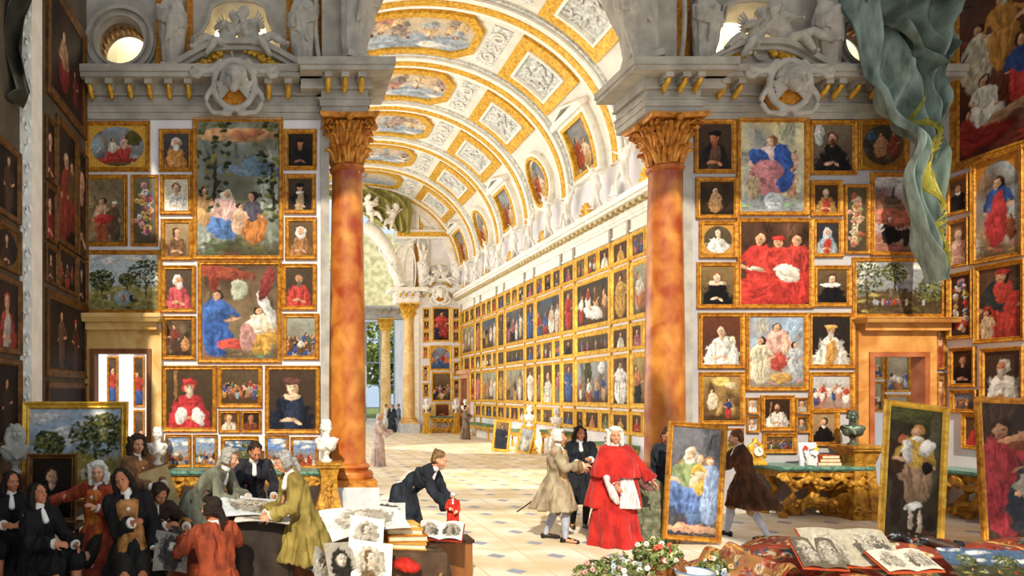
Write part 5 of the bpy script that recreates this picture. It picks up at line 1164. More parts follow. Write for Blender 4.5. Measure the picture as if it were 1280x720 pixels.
for i in range(1, 7):
    y0, y1 = YN+BAY*i+.6, YN+BAY*(i+1)-.6
    if i == 6: y1 = YF-.12
    for r_, (ht, hb, rn) in enumerate(ROWS):
        small = r_ in (0, 2, 4); far = i >= 5 and r_ >= 3
        if far and i >= 5 and r_ > 3: pass
        n_ = 3 if small else 1
        if r_ == 2 and i in (2, 4): n_ = 1
        if r_ == 3 and i in (3, 6): n_ = 3
        wts = [1]*n_ if n_ == 1 else ([.8, 1.25, .8] if r_ != 0 else [1, 1, 1]); tot = sum(wts); yy = y1
        for j in range(n_):
            w_ = (y1-y0)*wts[j]/tot; yc = yy-w_/2; yy -= w_
            if i == 6 and ht < 70 and yc > 36.2: continue     # the far door stands here
            c1, c2 = rg.sample(SETS, 2); pos = '' if n_ == 1 else (', far one', ', middle one', ', near one')[j]
            if n_ == 1 and r_ != 2: kd, p, dd = 'group', dict(bg=rg.choice([('a8a890', '7c6040'), ('506070', '6c5030'), ('b8a060', '6c4c28')]), n=rg.choice((3, 4)), h=.75, top=.12, cols=[c1[0], c2[0], 'd8b898', 'e4dcd0']), 'large scene with %s and %s figures' % (c1[1], c2[1])
            elif n_ == 1: kd, p, dd = 'group', dict(bg=('5c5034', '4c3c28'), n=4, h=.8, top=.1, cols=[c1[0], c2[0], 'c89878']), 'wide scene of %s and %s figures' % (c1[1], c2[1])
            elif rg.random() < .6: kd, p, dd = 'port', dict(bg=('5c4430', '483424'), cl=c1[0]), 'portrait of %s clad sitter' % c1[1]
            else: kd, p, dd = 'group', dict(bg=('6c5c40', '54422c'), n=2, h=.8, top=.1, cols=[c1[0], c2[0]]), 'small %s and %s scene' % (c1[1], c2[1])
            if i == 2 and r_ == 1: kd, p, dd = 'group', dict(bg=('484030', '5c4028'), n=4, h=.7, top=.1, cols=['e8e4dc', 'a83028', '6c4830', 'c89868'], fore=[(.5, .72, .5, .16, 'ecE8E2'.lower(), 12), (.42, .58, .14, .06, 'd8b898', 30)]), 'large scene of mourners around a white shroud'
            if i == 2 and r_ == 3: kd, p, dd = 'group', dict(bg=('b0b8bc', '6c4c2c'), n=4, h=.62, top=.3, cols=['a85c34', 'e8e0d0', 'c8a078', '3c4c80'], back=[(.35, .25, .22, .35, '4c4c24'), (.8, .15, .2, .15, 'e4e4e4')]), 'large outdoor scene with trees and a white figure'
            wp(yc, w_-.03, ht, hb, kd, p, '%s, %s%s, %s' % (dd, rn, pos, BAYN[i-1]), .16 if n_ == 1 else .11)
    # narrow column at the rib
    yr = YN+BAY*i
    for r_, (ht, hb, rn) in enumerate(ROWS):
        c1 = rg.choice(SETS); full = r_ in (1, 3); 
        if i == 6 and r_ >= 3 and False: continue
        if full: kd, p, dd = 'full', dict(bg=('6c4c34', '54402c'), figs=[(.5, .08, .9, c1[0], dict(wide=1.4))]), 'tall narrow painting of %s robed figure' % c1[1]
        else: kd, p, dd = 'port', dict(bg=('5c4430', '483424'), cl=c1[0], hands=0), 'narrow portrait of %s clad sitter' % c1[1]
        if r_ == 3 and i == 2: p['figs'] = [(.5, .08, .92, 'ecece8', dict(wide=1.7))]; dd = 'tall narrow painting of white robed figure'
        if r_ == 3 and i == 4: p['figs'] = [(.5, .08, .92, 'e4e0d8', dict(wide=1.6))]; dd = 'tall narrow painting of pale robed figure'
        if r_ == 3 and i == 6: p['figs'] = [(.5, .08, .92, 'd87878', dict(wide=1.6))]; dd = 'tall narrow painting of pink robed figure'
        wp(yr, 1.08, ht, hb, kd, p, '%s, %s, before the %s' % (dd, rn, BAYN[i-1]), .13)
for r_, (ht, hb, rn) in enumerate(ROWS):
    wp(YN+BAY*1.5, 1.2, ht, hb, 'port', dict(bg=('8c8474', '5c4c3c'), cl=SETS[(r_*2+3) % 9][0]), 'dimmed portrait seen right of the red column, %s' % rn, .09) if False else None
# far door in the gallery wall
y0, y1, zt = 37.4, 38.9, EYE+72*U
df = MB().plate([(y0-.2, 0), (y0, 0), (y0, zt-.25), (y1, zt-.25), (y1, 0), (y1+.2, 0), (y1+.2, zt), (y0-.2, zt)], [], 0, .15, Matrix(((0, 1, 0, GR-.15), (1, 0, 0, 0), (0, 0, 1, 0), (0, 0, 0, 1))))
df.box(GR-.3, GR, y0-.35, y1+.35, zt, zt+.2); df = struct(df.build('door_3', mat('pink_marble', 'd09870', 'e8bc98', .4, 0, 2)), 'pink marble doorway near the far gallery corner', 'doorway')
MB().box(GR-.09, GR-.01, y0, y1, 0, zt-.25).build('door_leaf', mat('bronze_door', '7c4c2c', '9c6840', .5, 0, 3), df)
# far screen pictures
def farpic(x0, y0, x1, y1, kind, p, label):
    X = lambda q: PX(q, YF); picture((x1-x0)*YF/F, (y1-y0)*YF/F, kind, p, label, ((X(x0)+X(x1))/2, YF, PZ(y1, YF)), res=22, gilt=M_GILTB, fw=.1)
FP = [(540, 384, 563, 427, 'full', dict(bg=('3c3434', '4c2c24'), figs=[(.5, .12, .75, 'c83838', dict(cl2='b83030', wide=1.8)), (.2, .5, .5, '2c3048'), (.8, .5, .45, 'a03028')]), 'far wall painting with a great red robed figure'),
(528, 385, 538, 399, 'port', dict(cl='3c3c48'), 'far wall small dark portrait at top left'), (528, 400, 538, 413, 'port', dict(cl='a04030'), 'far wall small red portrait at left under the topmost'), (528, 414, 538, 428, 'port', dict(cl='c86838'), 'far wall small portrait left, third from top'),
(565, 385, 575, 399, 'port', dict(cl='304058'), 'far wall small blue portrait at top right'), (565, 400, 575, 413, 'port', dict(cl='b05038'), 'far wall small red portrait at right under the topmost'), (565, 414, 575, 428, 'port', dict(cl='705c50'), 'far wall small brown portrait right, third from top'),
(537, 432, 564, 463, 'group', dict(bg=('7898c8', '7c6040'), mask='arch', mcol='d0a040', n=4, cols=['c87838', '3c5c90', 'b03828']), 'far wall arched painting with blue sky'),
(528, 433, 536, 448, 'port', dict(cl='c05838'), 'far wall tiny portrait left of the arched painting'), (566, 433, 575, 448, 'port', dict(cl='604838'), 'far wall tiny portrait right of the arched painting'),
(528, 457, 536, 476, 'port', dict(cl='a88868'), 'far wall narrow portrait left, above the big dark scene'), (528, 479, 537, 497, 'port', dict(cl='786858'), 'far wall narrow portrait left of the big dark scene'),
(539, 465, 565, 502, 'crowd', dict(bg=('7c6848', '40301c'), n=12, h=.4), 'far wall big brown crowded scene'),
(566, 452, 575, 470, 'port', dict(cl='985848'), 'far wall narrow portrait right of the arched painting, lower'), (566, 474, 575, 498, 'port', dict(cl='685848'), 'far wall narrow portrait right of the big brown scene'),
(528, 506, 541, 519, 'group', dict(n=2), 'far wall small low picture at left'), (543, 504, 563, 528, 'crowd', dict(bg=('7c4030', '502818'), n=14, h=.4, cols=['a83020', 'c86838', '6a2818']), 'far wall reddish battle painting over the console'), (565, 506, 575, 519, 'group', dict(n=2), 'far wall small low picture at right')]
for q in FP: farpic(*q)
# ---------------------------------------------------------------- hangings
def hang(nm, Y, left, right, m_, lb, cat='curtain', pleats=7, amp=.09, rows=60, cols=110, parent=None, dy=0, fold=.0, band=None):
    """cloth between two hand-drawn edges given as lists of (px, py), gathered in pleats"""
    def at(pts, v):
        t = v*(len(pts)-1); i = min(int(t), len(pts)-2); f = t-i; f = f*f*(3-2*f) if False else f
        return pts[i][0]*(1-f)+pts[i+1][0]*f, pts[i][1]*(1-f)+pts[i+1][1]*f
    vs = []
    for j in range(rows+1):
        v = j/rows; lx, ly = at(left, v); rx, ry = at(right, v)
        for i in range(cols+1):
            u = i/cols
            if band: u0 = np.interp(v, [b_[0] for b_ in band], [b_[1] for b_ in band]); u1 = np.interp(v, [b_[0] for b_ in band], [b_[2] for b_ in band]); u = u0+(u1-u0)*u
            px = lx+(rx-lx)*u; py = ly+(ry-ly)*u
            y = Y+dy+amp*math.sin(u*pleats*2*PI+2.2*math.sin(v*4)+v*3)+.5*amp*math.sin(u*pleats*4.3+v*9)+fold*noise.noise((u*4, v*6, 3))
            vs.append((PX(px, Y), y, PZ(py, Y)))
    n_ = cols+1; fs = [(j*n_+i, j*n_+i+1, (j+1)*n_+i+1, (j+1)*n_+i) for j in range(rows) for i in range(cols)]
    mb = MB(); mb.v = vs+[(x, y+.03, z) for x, y, z in vs]; k0 = len(vs); mb.f = fs+[tuple(k0+q for q in f[::-1]) for f in fs]
    o = mb.build(nm, m_, parent, True)
    if not parent: tag(o, lb, cat)
    return o
M_SILK = mat('green_silk', '36483c', '98aea8', .38, 0, 3.5, .3, 14, stretch=(1.8, 1.5, .4), lo=.3, hi=.7, spec=.5, sheen=.3)
M_LINING = mat('gold_lining', '8c8430', 'c8bc58', .4, 0, 5, .3, 14)
CL, CR_ = [(1068, -60), (1075, 10), (1090, 90), (1108, 140), (1128, 180), (1136, 225), (1153, 300), (1167, 352)], [(1200, -60), (1194, 15), (1186, 60), (1178, 110), (1178, 160), (1178, 215), (1174, 290), (1170, 352)]
cu = hang('curtain', 12.2, CL, CR_, M_SILK, 'long green silk curtain hanging before the right screen wall', pleats=4.2, amp=.13, fold=.5)
hang('lining', 12.2, CL, CR_, M_LINING, '', pleats=4.2, amp=.13, fold=.5, parent=cu, dy=-.035, cols=30, band=[(0, .9, .9), (.5, .45, .47), (.58, .55, .95), (.66, .3, .62), (.72, .45, .8), (.8, .6, .98), (.88, .35, .7), (1, .2, .5)])
hang('gathered_fold', 12.0, [(1090, -40), (1104, 20), (1130, 52), (1150, 66), (1165, 90)], [(1200, -40), (1196, 20), (1190, 45), (1188, 60), (1184, 70)], mat('shaded_green_silk', '3c4840', '74847c', .4, 0, 3, .3, 14), '', pleats=2.5, amp=.16, parent=cu)  # same silk in darker tones, the fold's shade put into the colour
hang('curtain', 9.35, [(-40, -40), (-40, 20), (-40, 70), (-40, 120), (-40, 130)], [(50, -40), (26, 16), (24, 60), (36, 112), (22, 128)], mat('dark_green_velvet', '1c1c16', '343428', .7, 0, 3), 'dark heavy curtain in the upper left corner', pleats=4, amp=.12)
hang('curtain', YF-.6, [(380, 236), (400, 244), (430, 256), (455, 268), (480, 285)], [(470, 226), (492, 236), (510, 246), (517, 262), (512, 292)], M_OLIVE, 'olive green curtain gathered under the far end of the vault', pleats=5, amp=.16)
# ---------------------------------------------------------------- furniture
def rosecarve(mb, pts, r, n=3, sd=1, jit=.05, rd=random.Random(8)):
    for p in pts:
        for q in range(n): mb.sph((p[0]+rd.uniform(-jit, jit), p[1]+rd.uniform(-jit, jit)*.6, p[2]+rd.uniform(-jit, jit)), r*(.6+.7*rd.random()))
def console(label, px0, px1, Y, ztop, rz=0, top=M_GREEN, figure=True, dep=.62, gilt=M_GILT, loc=None, w=None):
    w = w or (px1-px0)*Y/F; t = thing('console_table', label, 'table', loc or ((PX(px0, Y)+PX(px1, Y))/2, Y, 0), rz)
    MB().box(-w/2, w/2, -dep, 0, ztop-.05, ztop).box(-w/2+.03, w/2-.03, -dep+.03, 0, ztop-.08, ztop-.05).build('tabletop', top, t)
    ap = MB().box(-w/2+.08, w/2-.08, -dep+.08, -.02, ztop-.2, ztop-.07)
    nn = max(3, int(w/.45)); 
    for i in range(nn+1):
        x = -w/2+.1+(w-.2)*i/nn
        ap.tube([(x+.11*(1-q/14)*math.cos(q*.7)*(1 if i % 2 else -1), -dep+.03, ztop-.2+.09*(1-q/14)*math.sin(q*.7)) for q in range(13)], .03, 6)
        if i < nn: ap.tube([(x+(w-.2)/nn*f, -dep+.04, ztop-.14-.16*math.sin(PI*f)) for f in [k/8 for k in range(9)]], .035, 6); rosecarve(ap, [(x+(w-.2)/nn*f, -dep+.03, ztop-.17-.14*math.sin(PI*f)) for f in [k/10 for k in range(11)]], .035)
    ap.build('carved_apron', gilt, t, vox=.018, sm=1)
    for sx_ in (-1, 1):
        for y in (-dep+.12, -.14):
            x0 = sx_*(w/2-.16); L_ = MB()
            path = [(x0+sx_*.02, y, ztop-.1), (x0-sx_*.10, y, ztop-.25), (x0-sx_*.20, y, ztop*.55), (x0-sx_*.16, y, ztop*.4), (x0-sx_*.02, y, ztop*.25), (x0+sx_*.04, y, .12), (x0-sx_*.02, y, .03)]
            L_.tube(path, .05, 8, rs=[.08, .07, .055, .06, .065, .05, .06]); rosecarve(L_, path, .045, 3, jit=.04)
            L_.sph((x0, y, .05), (.09, .08, .05)); L_.build('leg', gilt, t, vox=.02, sm=1)
    st = MB()
    st.tube([(-w/2+.2+(w-.4)*k/14, -dep*.5, .12+.09*math.cos(k/14*4*PI)) for k in range(15)], .05, 8); rosecarve(st, [(-w*.32+w*.64*k/12, -dep*.5-.05, .13+.12*math.cos((k/12-.5)*PI)*.8) for k in range(13)], .06, 4, jit=.07)
    st.build('carved_stretcher', gilt, t, vox=.02, sm=1)
    if figure:
        mb, J = putto_mb(dict(pelv=(0, 0, .42), side=18, lean=-15, hl=(-.45, -.1, .9), hr_=(.5, -.2, 1.0), hy=30, legs=((-.3, -.2, .05), (-.42, -.22, -.3), (.3, -.25, 0), (.55, -.2, -.25))))
        o = mb.build('carved_child', gilt, t, vox=.02, sm=1); o.scale = (.55,)*3; o.location = (-.05, -dep*.62, .06)
    return t
M_CARVE = mat('old_gold_carving', '8c5c1c', 'd09c3c', .45, .3, 9, .5, 30)
console('long gilded console table with green top under the left picture wall', 204, 394, YN-.02, .84, gilt=M_CARVE, w=2.95, loc=(NX(302), YN-.03, 0))
console('carved gilded console table with putto under the right picture wall', 938, 1052, YN-.02, .93, gilt=M_CARVE, dep=.75)
console('gilded console with green top behind the leaning portraits at right', 0, 0, 0, .88, -PI/2, loc=(HR-.03, 11.9, 0), w=1.7, gilt=M_CARVE)
for k, (px, lb) in enumerate(((550, 'small gilded console under the reddish battle painting on the far wall'),)):
    console(lb, 0, 0, 0, .95, 0, loc=(PX(px, YF), YF-.02, 0), w=1.4, gilt=M_GILTB, figure=False)
# gallery wall tables and benches
def bench(label, Y, L_, z=.75, group=None):
    t = thing('wall_bench', label, 'bench', (GR-.02, Y, 0), -PI/2)
    MB().box(-L_/2, L_/2, -.5, 0, z-.1, z).build('green_top', mat('green_cushion', '4c6c4c', '7c9470', .8, 0, 5), t)
    a = MB().box(-L_/2+.03, L_/2-.03, -.47, -.02, z-.2, z-.1); a.tube([(-L_/2+.1+(L_-.2)*k/20, -.47, z-.24+.05*math.cos(k*1.2)) for k in range(21)], .04, 6); a.build('carved_apron', M_GILTB, t, True)
    for x in (-L_/2+.12, L_/2-.12):
        for y in (-.42, -.08): MB().tube([(x, y, z-.15), (x*.96, y, z*.5), (x, y, .2), (x*1.02, y, .02)], .05, 8, rs=[.07, .045, .06, .05]).build('leg', M_GILTB, t, True)
bench('low gilt bench with green cushion beneath the first gallery bay', 20.4, 1.9)
bench('gilt wall table with green top in the middle of the gallery', 24.6, 2.3, .9)
bench('gilt bench with green top beside the leaning monk portrait', 28.4, 1.6)
bench('long gilt bench with green top near the far gallery door', 34.2, 3.6)
def pedestal(label, loc, h, w=.34, m_=None, top=.0, rz=0):
    m_ = m_ or M_CARVE; t = thing('bust_pedestal', label, 'pedestal', loc, rz)
    def sqr(a, z): return [(-a, -a, z), (a, -a, z), (a, a, z), (-a, a, z)]
    MB().rings([sqr(w*.95, 0), sqr(w*.95, .05), sqr(w*.8, .1), sqr(w*.72, h*.25), sqr(w*.5, h*.5), sqr(w*.46, h*.75), sqr(w*.6, h-.09)]).build('tapered_body', m_, t)
    MB().box(-w*.72, w*.72, -w*.72, w*.72, h-.09, h-.04).box(-w*.8, w*.8, -w*.8, w*.8, h-.04, h).build('top_slab', m_, t)
    mb = MB()
    for s_ in (-1, 1): mb.tube([(s_*(w*.62+.07*(1-q/14)*math.cos(q*.6)), -w*.86, .15+.1*(1-q/14)*math.sin(q*.6)) for q in range(13)], .022, 6)
    mb.tube([(-w*.6, -w*.86, .12), (0, -w*.8, .16), (w*.6, -w*.86, .12)], .02, 6); mb.tube([(0, -w*.8, .14), (0, -w*.6, h*.5+.2)], .02, 6)
    rosecarve(mb, [(0, -w*.6, h*.45+.1*k) for k in range(-1, 3)], .03, 3, jit=.03); mb.build('carved_scrolls', m_, t, True); return t
Yb = 12.25
pedestal('tall orange gilt pedestal under the white bust beside the left column', (PX(411, Yb), Yb, 0), PZ(577, Yb), .3)
bust('white marble bust on the orange pedestal beside the left column', (PX(408, Yb), Yb, PZ(577, Yb)), 25, M_WSTAT, 1.0)
bust('white marble bust on the left console beside the small battle scenes', (PX(197, 12.6), 12.6, .93), -20, M_WSTAT, .92)
pedestal('short carved stand lifting the left white bust at the doorway', (PX(197, 12.6), 12.6, 0), .93, .26)
M_BRONZE = mat('green_bronze', '3c4438', '6c7868', .4, .4, 6, .3, 20)
pedestal('broad carved orange pedestal under the bronze bust at right', (PX(1071, 12.45), 12.45, 0), PZ(556, 12.5), .4)
bust('dark green bronze bust right of the portrait of the dark-haired man', (PX(1066, 12.45), 12.45, PZ(556, 12.5)), -25, M_BRONZE, .84)
pedestal('dark pedestal with grey bust in the left corner', (PX(18, 8.9), 8.9, 0), PZ(592, 8.9), .22, M_WOOD)
bust('grey stone bust at the far left beside the big landscape', (PX(19, 8.9), 8.9, PZ(592, 8.9)), 30, mat('dark_grey_marble', '8c8a80', 'aeaca2', .6, 0, 4), .86, 'wig')  # darker grey marble for this one bust
for Yq, lb in ((23.3, 'white bust on the gallery wall table, near one of two'), (25.9, 'white bust on the gallery wall table, far one of two')):
    pedestal(lb.replace('white bust on', 'gilt pedestal before'), (GR-.85, Yq, 0), 1.0, .26, M_GILTB); bust(lb, (GR-.85, Yq, 1.0), -60, M_WSTAT, 1.0)
for px, lb in ((533, 'small white bust left of the far console'), (570, 'small white bust right of the far console'), (594, 'small white bust beside the far pink door')):
    Yq = 38.6 if px < 590 else 36.4
    xx = PX(px, Yq) if px < 590 else GR-.5
    pedestal(lb.replace('white bust', 'gilt pedestal'), (xx, Yq, 0), 1.15, .26, M_GILTB); bust(lb, (xx, Yq, 1.15), -20, M_WSTAT, 1.05)
# things on the right console
zc_ = .93; Yc = 12.55
t = thing('mantel_clock', 'gilded table clock at the left end of the right console', 'clock', (PX(944, Yc), Yc, zc_))
mb = MB().box(-.17, .17, -.09, .09, 0, .06); mb.tube([(-.14, -.02, .06), (-.17, -.02, .15), (-.10, -.02, .24), (-.13, -.02, .33), (0, -.02, .43), (.13, -.02, .33), (.10, -.02, .24), (.17, -.02, .15), (.14, -.02, .06)], .035, 8); mb.box(-.1, .1, -.06, .08, .05, .33); mb.sph((0, 0, .44), (.05, .05, .06)); mb.build('case', M_GILTB, t, vox=.014, sm=1)
MB().rings([[(.085*math.cos(a), -.085, .25+.085*math.sin(a)) for a in [2*PI*k/24 for k in range(24)]], [(.08*math.cos(a), -.1, .25+.08*math.sin(a)) for a in [2*PI*k/24 for k in range(24)]]]).build('dial', M_WSTAT, t)
MB().box(-.004, .004, -.105, -.1, .25, .31).box(0, .05, -.105, -.1, .246, .254).build('hands', mat('black_iron', '181818'), t)
for k, (w_, c1, c2, lb) in enumerate(((.40, '8c3418', 'b04c24', 'red bound book lying lowest beneath the dark-haired portrait'), (.36, 'a03c1c', 'c05c30', 'red bound book in the middle of the stack on the console'), (.33, 'b44c28', 'cc6c3c', 'red bound book topmost of the stack on the console'))):
    t = thing('book', lb, 'book', (PX(1030, Yc), Yc, zc_+.062*k), .08*(k-1), 'red books on the right console')
    MB().box(-w_/2, w_/2, -.14, .14, 0, .06).build('cover', mat('book_'+c1, c1, c2, .6, 0, 8), t); MB().box(-w_/2+.01, w_/2+.002, -.142, .135, .008, .052).build('pages', mat('paper_edges', 'd8c8a0', 'e8dcc0', .8), t)
t = thing('porcelain_plaque', 'white porcelain panel with modelled flowers standing on the right console', 'ornament', (PX(1012, Yc-.12), Yc-.12, zc_), rot=(R(-8), 0, R(4)))
MB().box(-.17, .17, -.0, .03, 0, .42).build('back_plate', mat('pale_porcelain', 'c8ccd4', 'e0e2e8', .3), t)
mb = MB().lathe([(.06, 0), (.08, .06), (.05, .12), (.06, .16)], c=(-.04, -.07, 0)); mb.build('small_vase', M_WSTAT, t, True)
rd = random.Random(3)
for c_, nm_, n_ in (('white_petals', 'f4f2f0', 16), ('red_petals', 'd83820', 3), ('yellow_petals', 'e8c830', 2)):
    mb = MB()
    for q in range(n_):
        x, z = rd.uniform(-.13, .10), rd.uniform(.12, .36)
        if c_ == 'red_petals': x, z = -.08+rd.uniform(-.02, .02), .32+rd.uniform(-.02, .02)
        if c_ == 'yellow_petals': x, z = .09+rd.uniform(-.02, .02), .3+rd.uniform(-.02, .02)
        for p in range(6): a = p*PI/3; mb.sph((x+.025*math.cos(a), -.05-rd.random()*.03, z+.025*math.sin(a)), (.018, .01, .018))
    mb.build(c_, mat(c_, nm_), t, True)
# small portrait leaning on the left console, and other pictures off the wall
def free(px, py, Y, w, h, kind, p, label, tilt=8, roll=0, yaw=0, gilt=None, fw=.08, res=75, zb=None, prop=False, **k):
    return picture(w, h, kind, p, label, (PX(px, Y), Y, PZ(py, Y) if zb is None else zb), (R(-tilt), R(roll), R(yaw)), fw=fw, res=res, gilt=gilt, **k)
free(322, 586, 12.62, .25, .33, 'port', dict(bg=('6c4c30', '503820'), cl='c88c78', skin='e4b494', hair='8c5428', r=.17, hands=0), 'small portrait of a young face standing on the left console', 10, fw=.03)
free(93, 625, 9.25, (160-27)*9.25/F, (625-502)*9.25/F, 'land', dict(bg=('c8d0d8', '8c8048'), sky='8cacc8', ground='9c8c40', trees=((.22, .42, .17), (.72, .32, .28), (.85, .24, .2)), ppl=2), 'large gilt landscape with big trees propped at the left behind the men', 3, fw=.1, gilt=M_GILTB)
t = thing('display_easel', 'wooden easel holding the large landscape at left', 'easel', (PX(93, 9.45), 9.45, 0))
for x0, x1 in ((-.5, -.12), (.5, .12)): MB().tube([(x0, .05, 0), (x1, .1, 1.9)], .03, 8).build('leg', M_WOOD, t)
MB().tube([(0, .7, 0), (0, .12, 1.8)], .03, 8).build('leg', M_WOOD, t); MB().box(-.62, .62, -.24, .1, .71, .78).build('shelf', M_WOOD, t)
free(64, 690, 8.55, .62, .86, 'port', dict(bg=('241a12', '1c140e'), cl='1c1612'), 'small dark picture in brown frame leaning before the two dark coated men', 4, gilt=M_GILTD, zb=.62, fw=.07)
t = thing('stool', 'low dark stool carrying the small dark picture', 'stool', (PX(64, 8.6), 8.6, 0)); MB().box(-.35, .35, -.2, .2, .55, .62).build('seat', M_DARK, t)
for a in (-1, 1):
    for b_ in (-1, 1): MB().cap((a*.28, b_*.14, .02), (a*.28, b_*.14, .56), .03, .03).build('leg', M_DARK, t)
free(863, 668, 10.15, .86, 1.74, 'full', dict(bg=('787880', '504c54'), figs=[(.40, .2, .66, '8c9c68', dict(seat=True, cl2='5c7cb8', veil='ece0d0', skin='ecc4a0', wide=1.25)), (.82, .26, .6, '8ca4cc', dict(skin='ecc4a0', hair='b8783c', wide=.9)), (.58, .28, .34, 'e0b840', dict(skin='ecc4a0', hair='b07c40'))], under=[(.45, .93, .3, .035, 'c89878'), (.32, .68, .12, .15, '34446c', 60), (.55, .7, .11, .18, '6c8cc4', 15), (.25, .42, .05, .12, 'a05840', -15)], heads=[(.42, .235, .045, 'ecc4a0', None, 1), (.60, .30, .032, 'ecc4a0', 'b88c50', -1)], top=[(.47, .5, .03, .07, 'ecc4a0', 25), (.62, .44, .06, .03, 'ecc4a0')]), 'tall gilt painting of seated figure and two children held by two men', 2, roll=4.5, gilt=M_GILT, fw=.075, zb=.06)
free(1136, 674, 9.9, .93, 2.06, 'full', dict(bg=('4c4c30', '3c3024'), figs=[(.55, .12, .62, 'd8ac38', dict(skin='e0a880', hair='b87c3c', cl2='9c7c60', wide=1.15))], under=[(.3, .06, .3, .05, '54582c'), (.22, .42, .07, .24, '3c2418'), (.2, .7, .05, .2, '34201a'), (.9, .3, .05, .3, '54503c'), (.3, .25, .045, .045, 'b86838')], top=[(.75, .29, .05, .07, 'ece8e4', 50), (.36, .33, .04, .08, 'e4e0dc', -10), (.56, .235, .05, .02, 'f0ece8'), (.73, .44, .045, .06, '14100e'), (.48, .86, .02, .1, 'c8b8a8'), (.64, .86, .02, .1, 'c8b8a8'), (.5, .76, .05, .025, 'e8e8e8'), (.6, .74, .05, .025, 'e8e8e8'), (.85, .86, .06, .05, '201c1c'), (.45, .95, .04, .014, '2c1c14'), (.67, .95, .04, .014, '2c1c14')], heads=[(.55, .175, .042, 'e0a880', 'b87c3c', 0)]), 'tall gilt full-length portrait of man in yellow and white leaning at right', 5, roll=7.5, gilt=M_GILTB, fw=.085, zb=.05)
free(1292, 690, 9.6, 1.45, 2.12, 'full', dict(bg=('38302c', '3c2c24'), figs=[(.2, .12, .8, 'a02834', dict(cl2='982030', wide=1.1, skin='a87858')), (.62, .3, .7, '28303c', dict(seat=True, wide=1.4))], top=[(.4, .24, .15, .03, 'b88058', -15), (.42, .3, .1, .04, '6c3824'), (.55, .6, .14, .1, '8c8478')]), 'dark gilt painting with red clad figure holding a basket at the right edge', 5, roll=2, gilt=M_GILT, fw=.085, zb=.05)
o = picture(.66, 1.2, 'full', dict(bg=('8c7450', '6c5438'), figs=[(.5, .1, .9, '282c38', dict(wide=1.9, skin='c89068'))]), 'portrait of dark robed man leaning at the foot of the gallery wall', (PX(625, 26.4), 26.4, .02), (R(-10), R(3), R(-35)), res=30, gilt=M_GILTB, fw=.09)
o = picture(.6, 1.0, 'group', dict(bg=('a8b0b8', '90908c'), n=1, cols=['b8b0a0']), 'pale empty looking picture leaning behind the gallery wall table', (PX(653, 25.6), 25.6, .02), (R(-10), R(10), R(-50)), res=20, gilt=M_GILTB, fw=.08)
# ---------------------------------------------------------------- people
BLK = ('0a090a', '181517'); BR = mat('dark_breeches', '1c1814', '2c2620', .8)
WHITE_ST = mat('pale_grey_stocking', '98a0b4', 'b4bac8', .7); SK_ST = mat('bluish_white_stocking', 'a8aec0', 'c8ccd8', .7); BLK_ST = mat('black_stocking', '141416', '24242a', .7)
GOLDW = mat('gold_brocade', '8c5c2c', 'c08850', .6, .1, 14, .3, 40); REDW = mat('red_waistcoat', 'a83420', 'cc4c2c', .7, 0, 8)
def sword(t, J):
    MB().tube([(.2, .05, .85), (.15, .35, .6), (.12, .62, .38)], .012, 6).build('sword_scabbard', M_DARK, t); MB().cap((.21, .0, .88), (.22, -.06, .93), .02, .018).sph((.205, .03, .865), (.04, .03, .03)).build('sword_hilt', M_GILTB, t, True)
person('person', 'person in grey brown coat and white wig facing the robed man in red', 696, 10.45, 62, .97, dict(hl=(-.12, -.38, 1.2), hr_=(.16, -.36, 1.12), hy=12, step=.7), coatc=('7c6c54', 'b0a084'), hem=.5, flare=.37, waist=mat('buff_waistcoat', 'b08c60', 'c8a878', .7), cuff=mat('brown_cuff', '6c4c30', '8c6844', .8), breech=mat('grey_breeches', '6c6860', '84807a'), stock=WHITE_ST, extra=sword, back=.06)
person('person', 'person with long dark hair in black coat between grey coat and red robes', 724, 11.4, -8, .97, dict(hl=(-.12, -.3, 1.15), hr_=(.1, -.3, 1.2), hy=8, hp=5), coatc=('101218', '22262e'), hem=.45, flare=.27, hair='long', hairc=('1c1410', '3c2a1c'), breech=BR, stock=BLK_ST, skin=M_SKIN2)
def cardinal(t, J):
    RED = cloth('cloth_scarlet', 'a01410', 'cc2a20', .2)
    M = J['M']; c = J['neck']
    mb = MB().skirt([(0, -.0, 1.47, .085, .08, .0), (0, 0, 1.42, .19, .15, .01), (0, -.01, 1.34, .25, .19, .02), (0, -.02, 1.2, .30, .235, .03), (.0, -.02, 1.08, .325, .255, .05), (0, -.02, 1.02, .33, .26, .06)], k=9)
    mb.build('shoulder_cape', RED, t, vox=.014, sm=2, fold=(.010, 7, 2.5))
    mb = MB().skirt([(.02, .03, 1.15, .29, .2, .02), (.02, .05, .85, .34, .24, .05), (.0, .06, .62, .38, .27, .08), (0, .07, .56, .385, .27, .08)], k=7); mb.build('outer_mantle', RED, t, vox=.016, sm=2, fold=(.016, 5, 1.6))
    LACE = mat('white_lace', 'c8b8b4', 'f0ecec', .8, 0, 22, .6, 50, stretch=(2, 2, .35))
    MB().skirt([(.10, -.17, 1.04, .09, .05, .05), (.12, -.22, .8, .12, .06, .12), (.13, -.235, .58, .15, .06, .14)], k=9).build('lace_rochet', LACE, t, vox=.012, sm=1)
    MB().cap((-.19, -.23, 1.02), (-.10, -.27, .76), .05, .06, 12).cap((-.10, -.27, .76), (-.06, -.27, .68), .06, .04).build('lace_sleeve', LACE, t, vox=.012)
    MB().skirt([(.35, -.02, .0+1.0, .09, .08, .05), (.42, -.02, .9, .09, .08, .08), (.5, -.02, .82, .09, .07, .08)], k=5).build('lining_sleeve', mat('dark_lace', '6c4844', '8c6c64', .8), t, vox=.014)
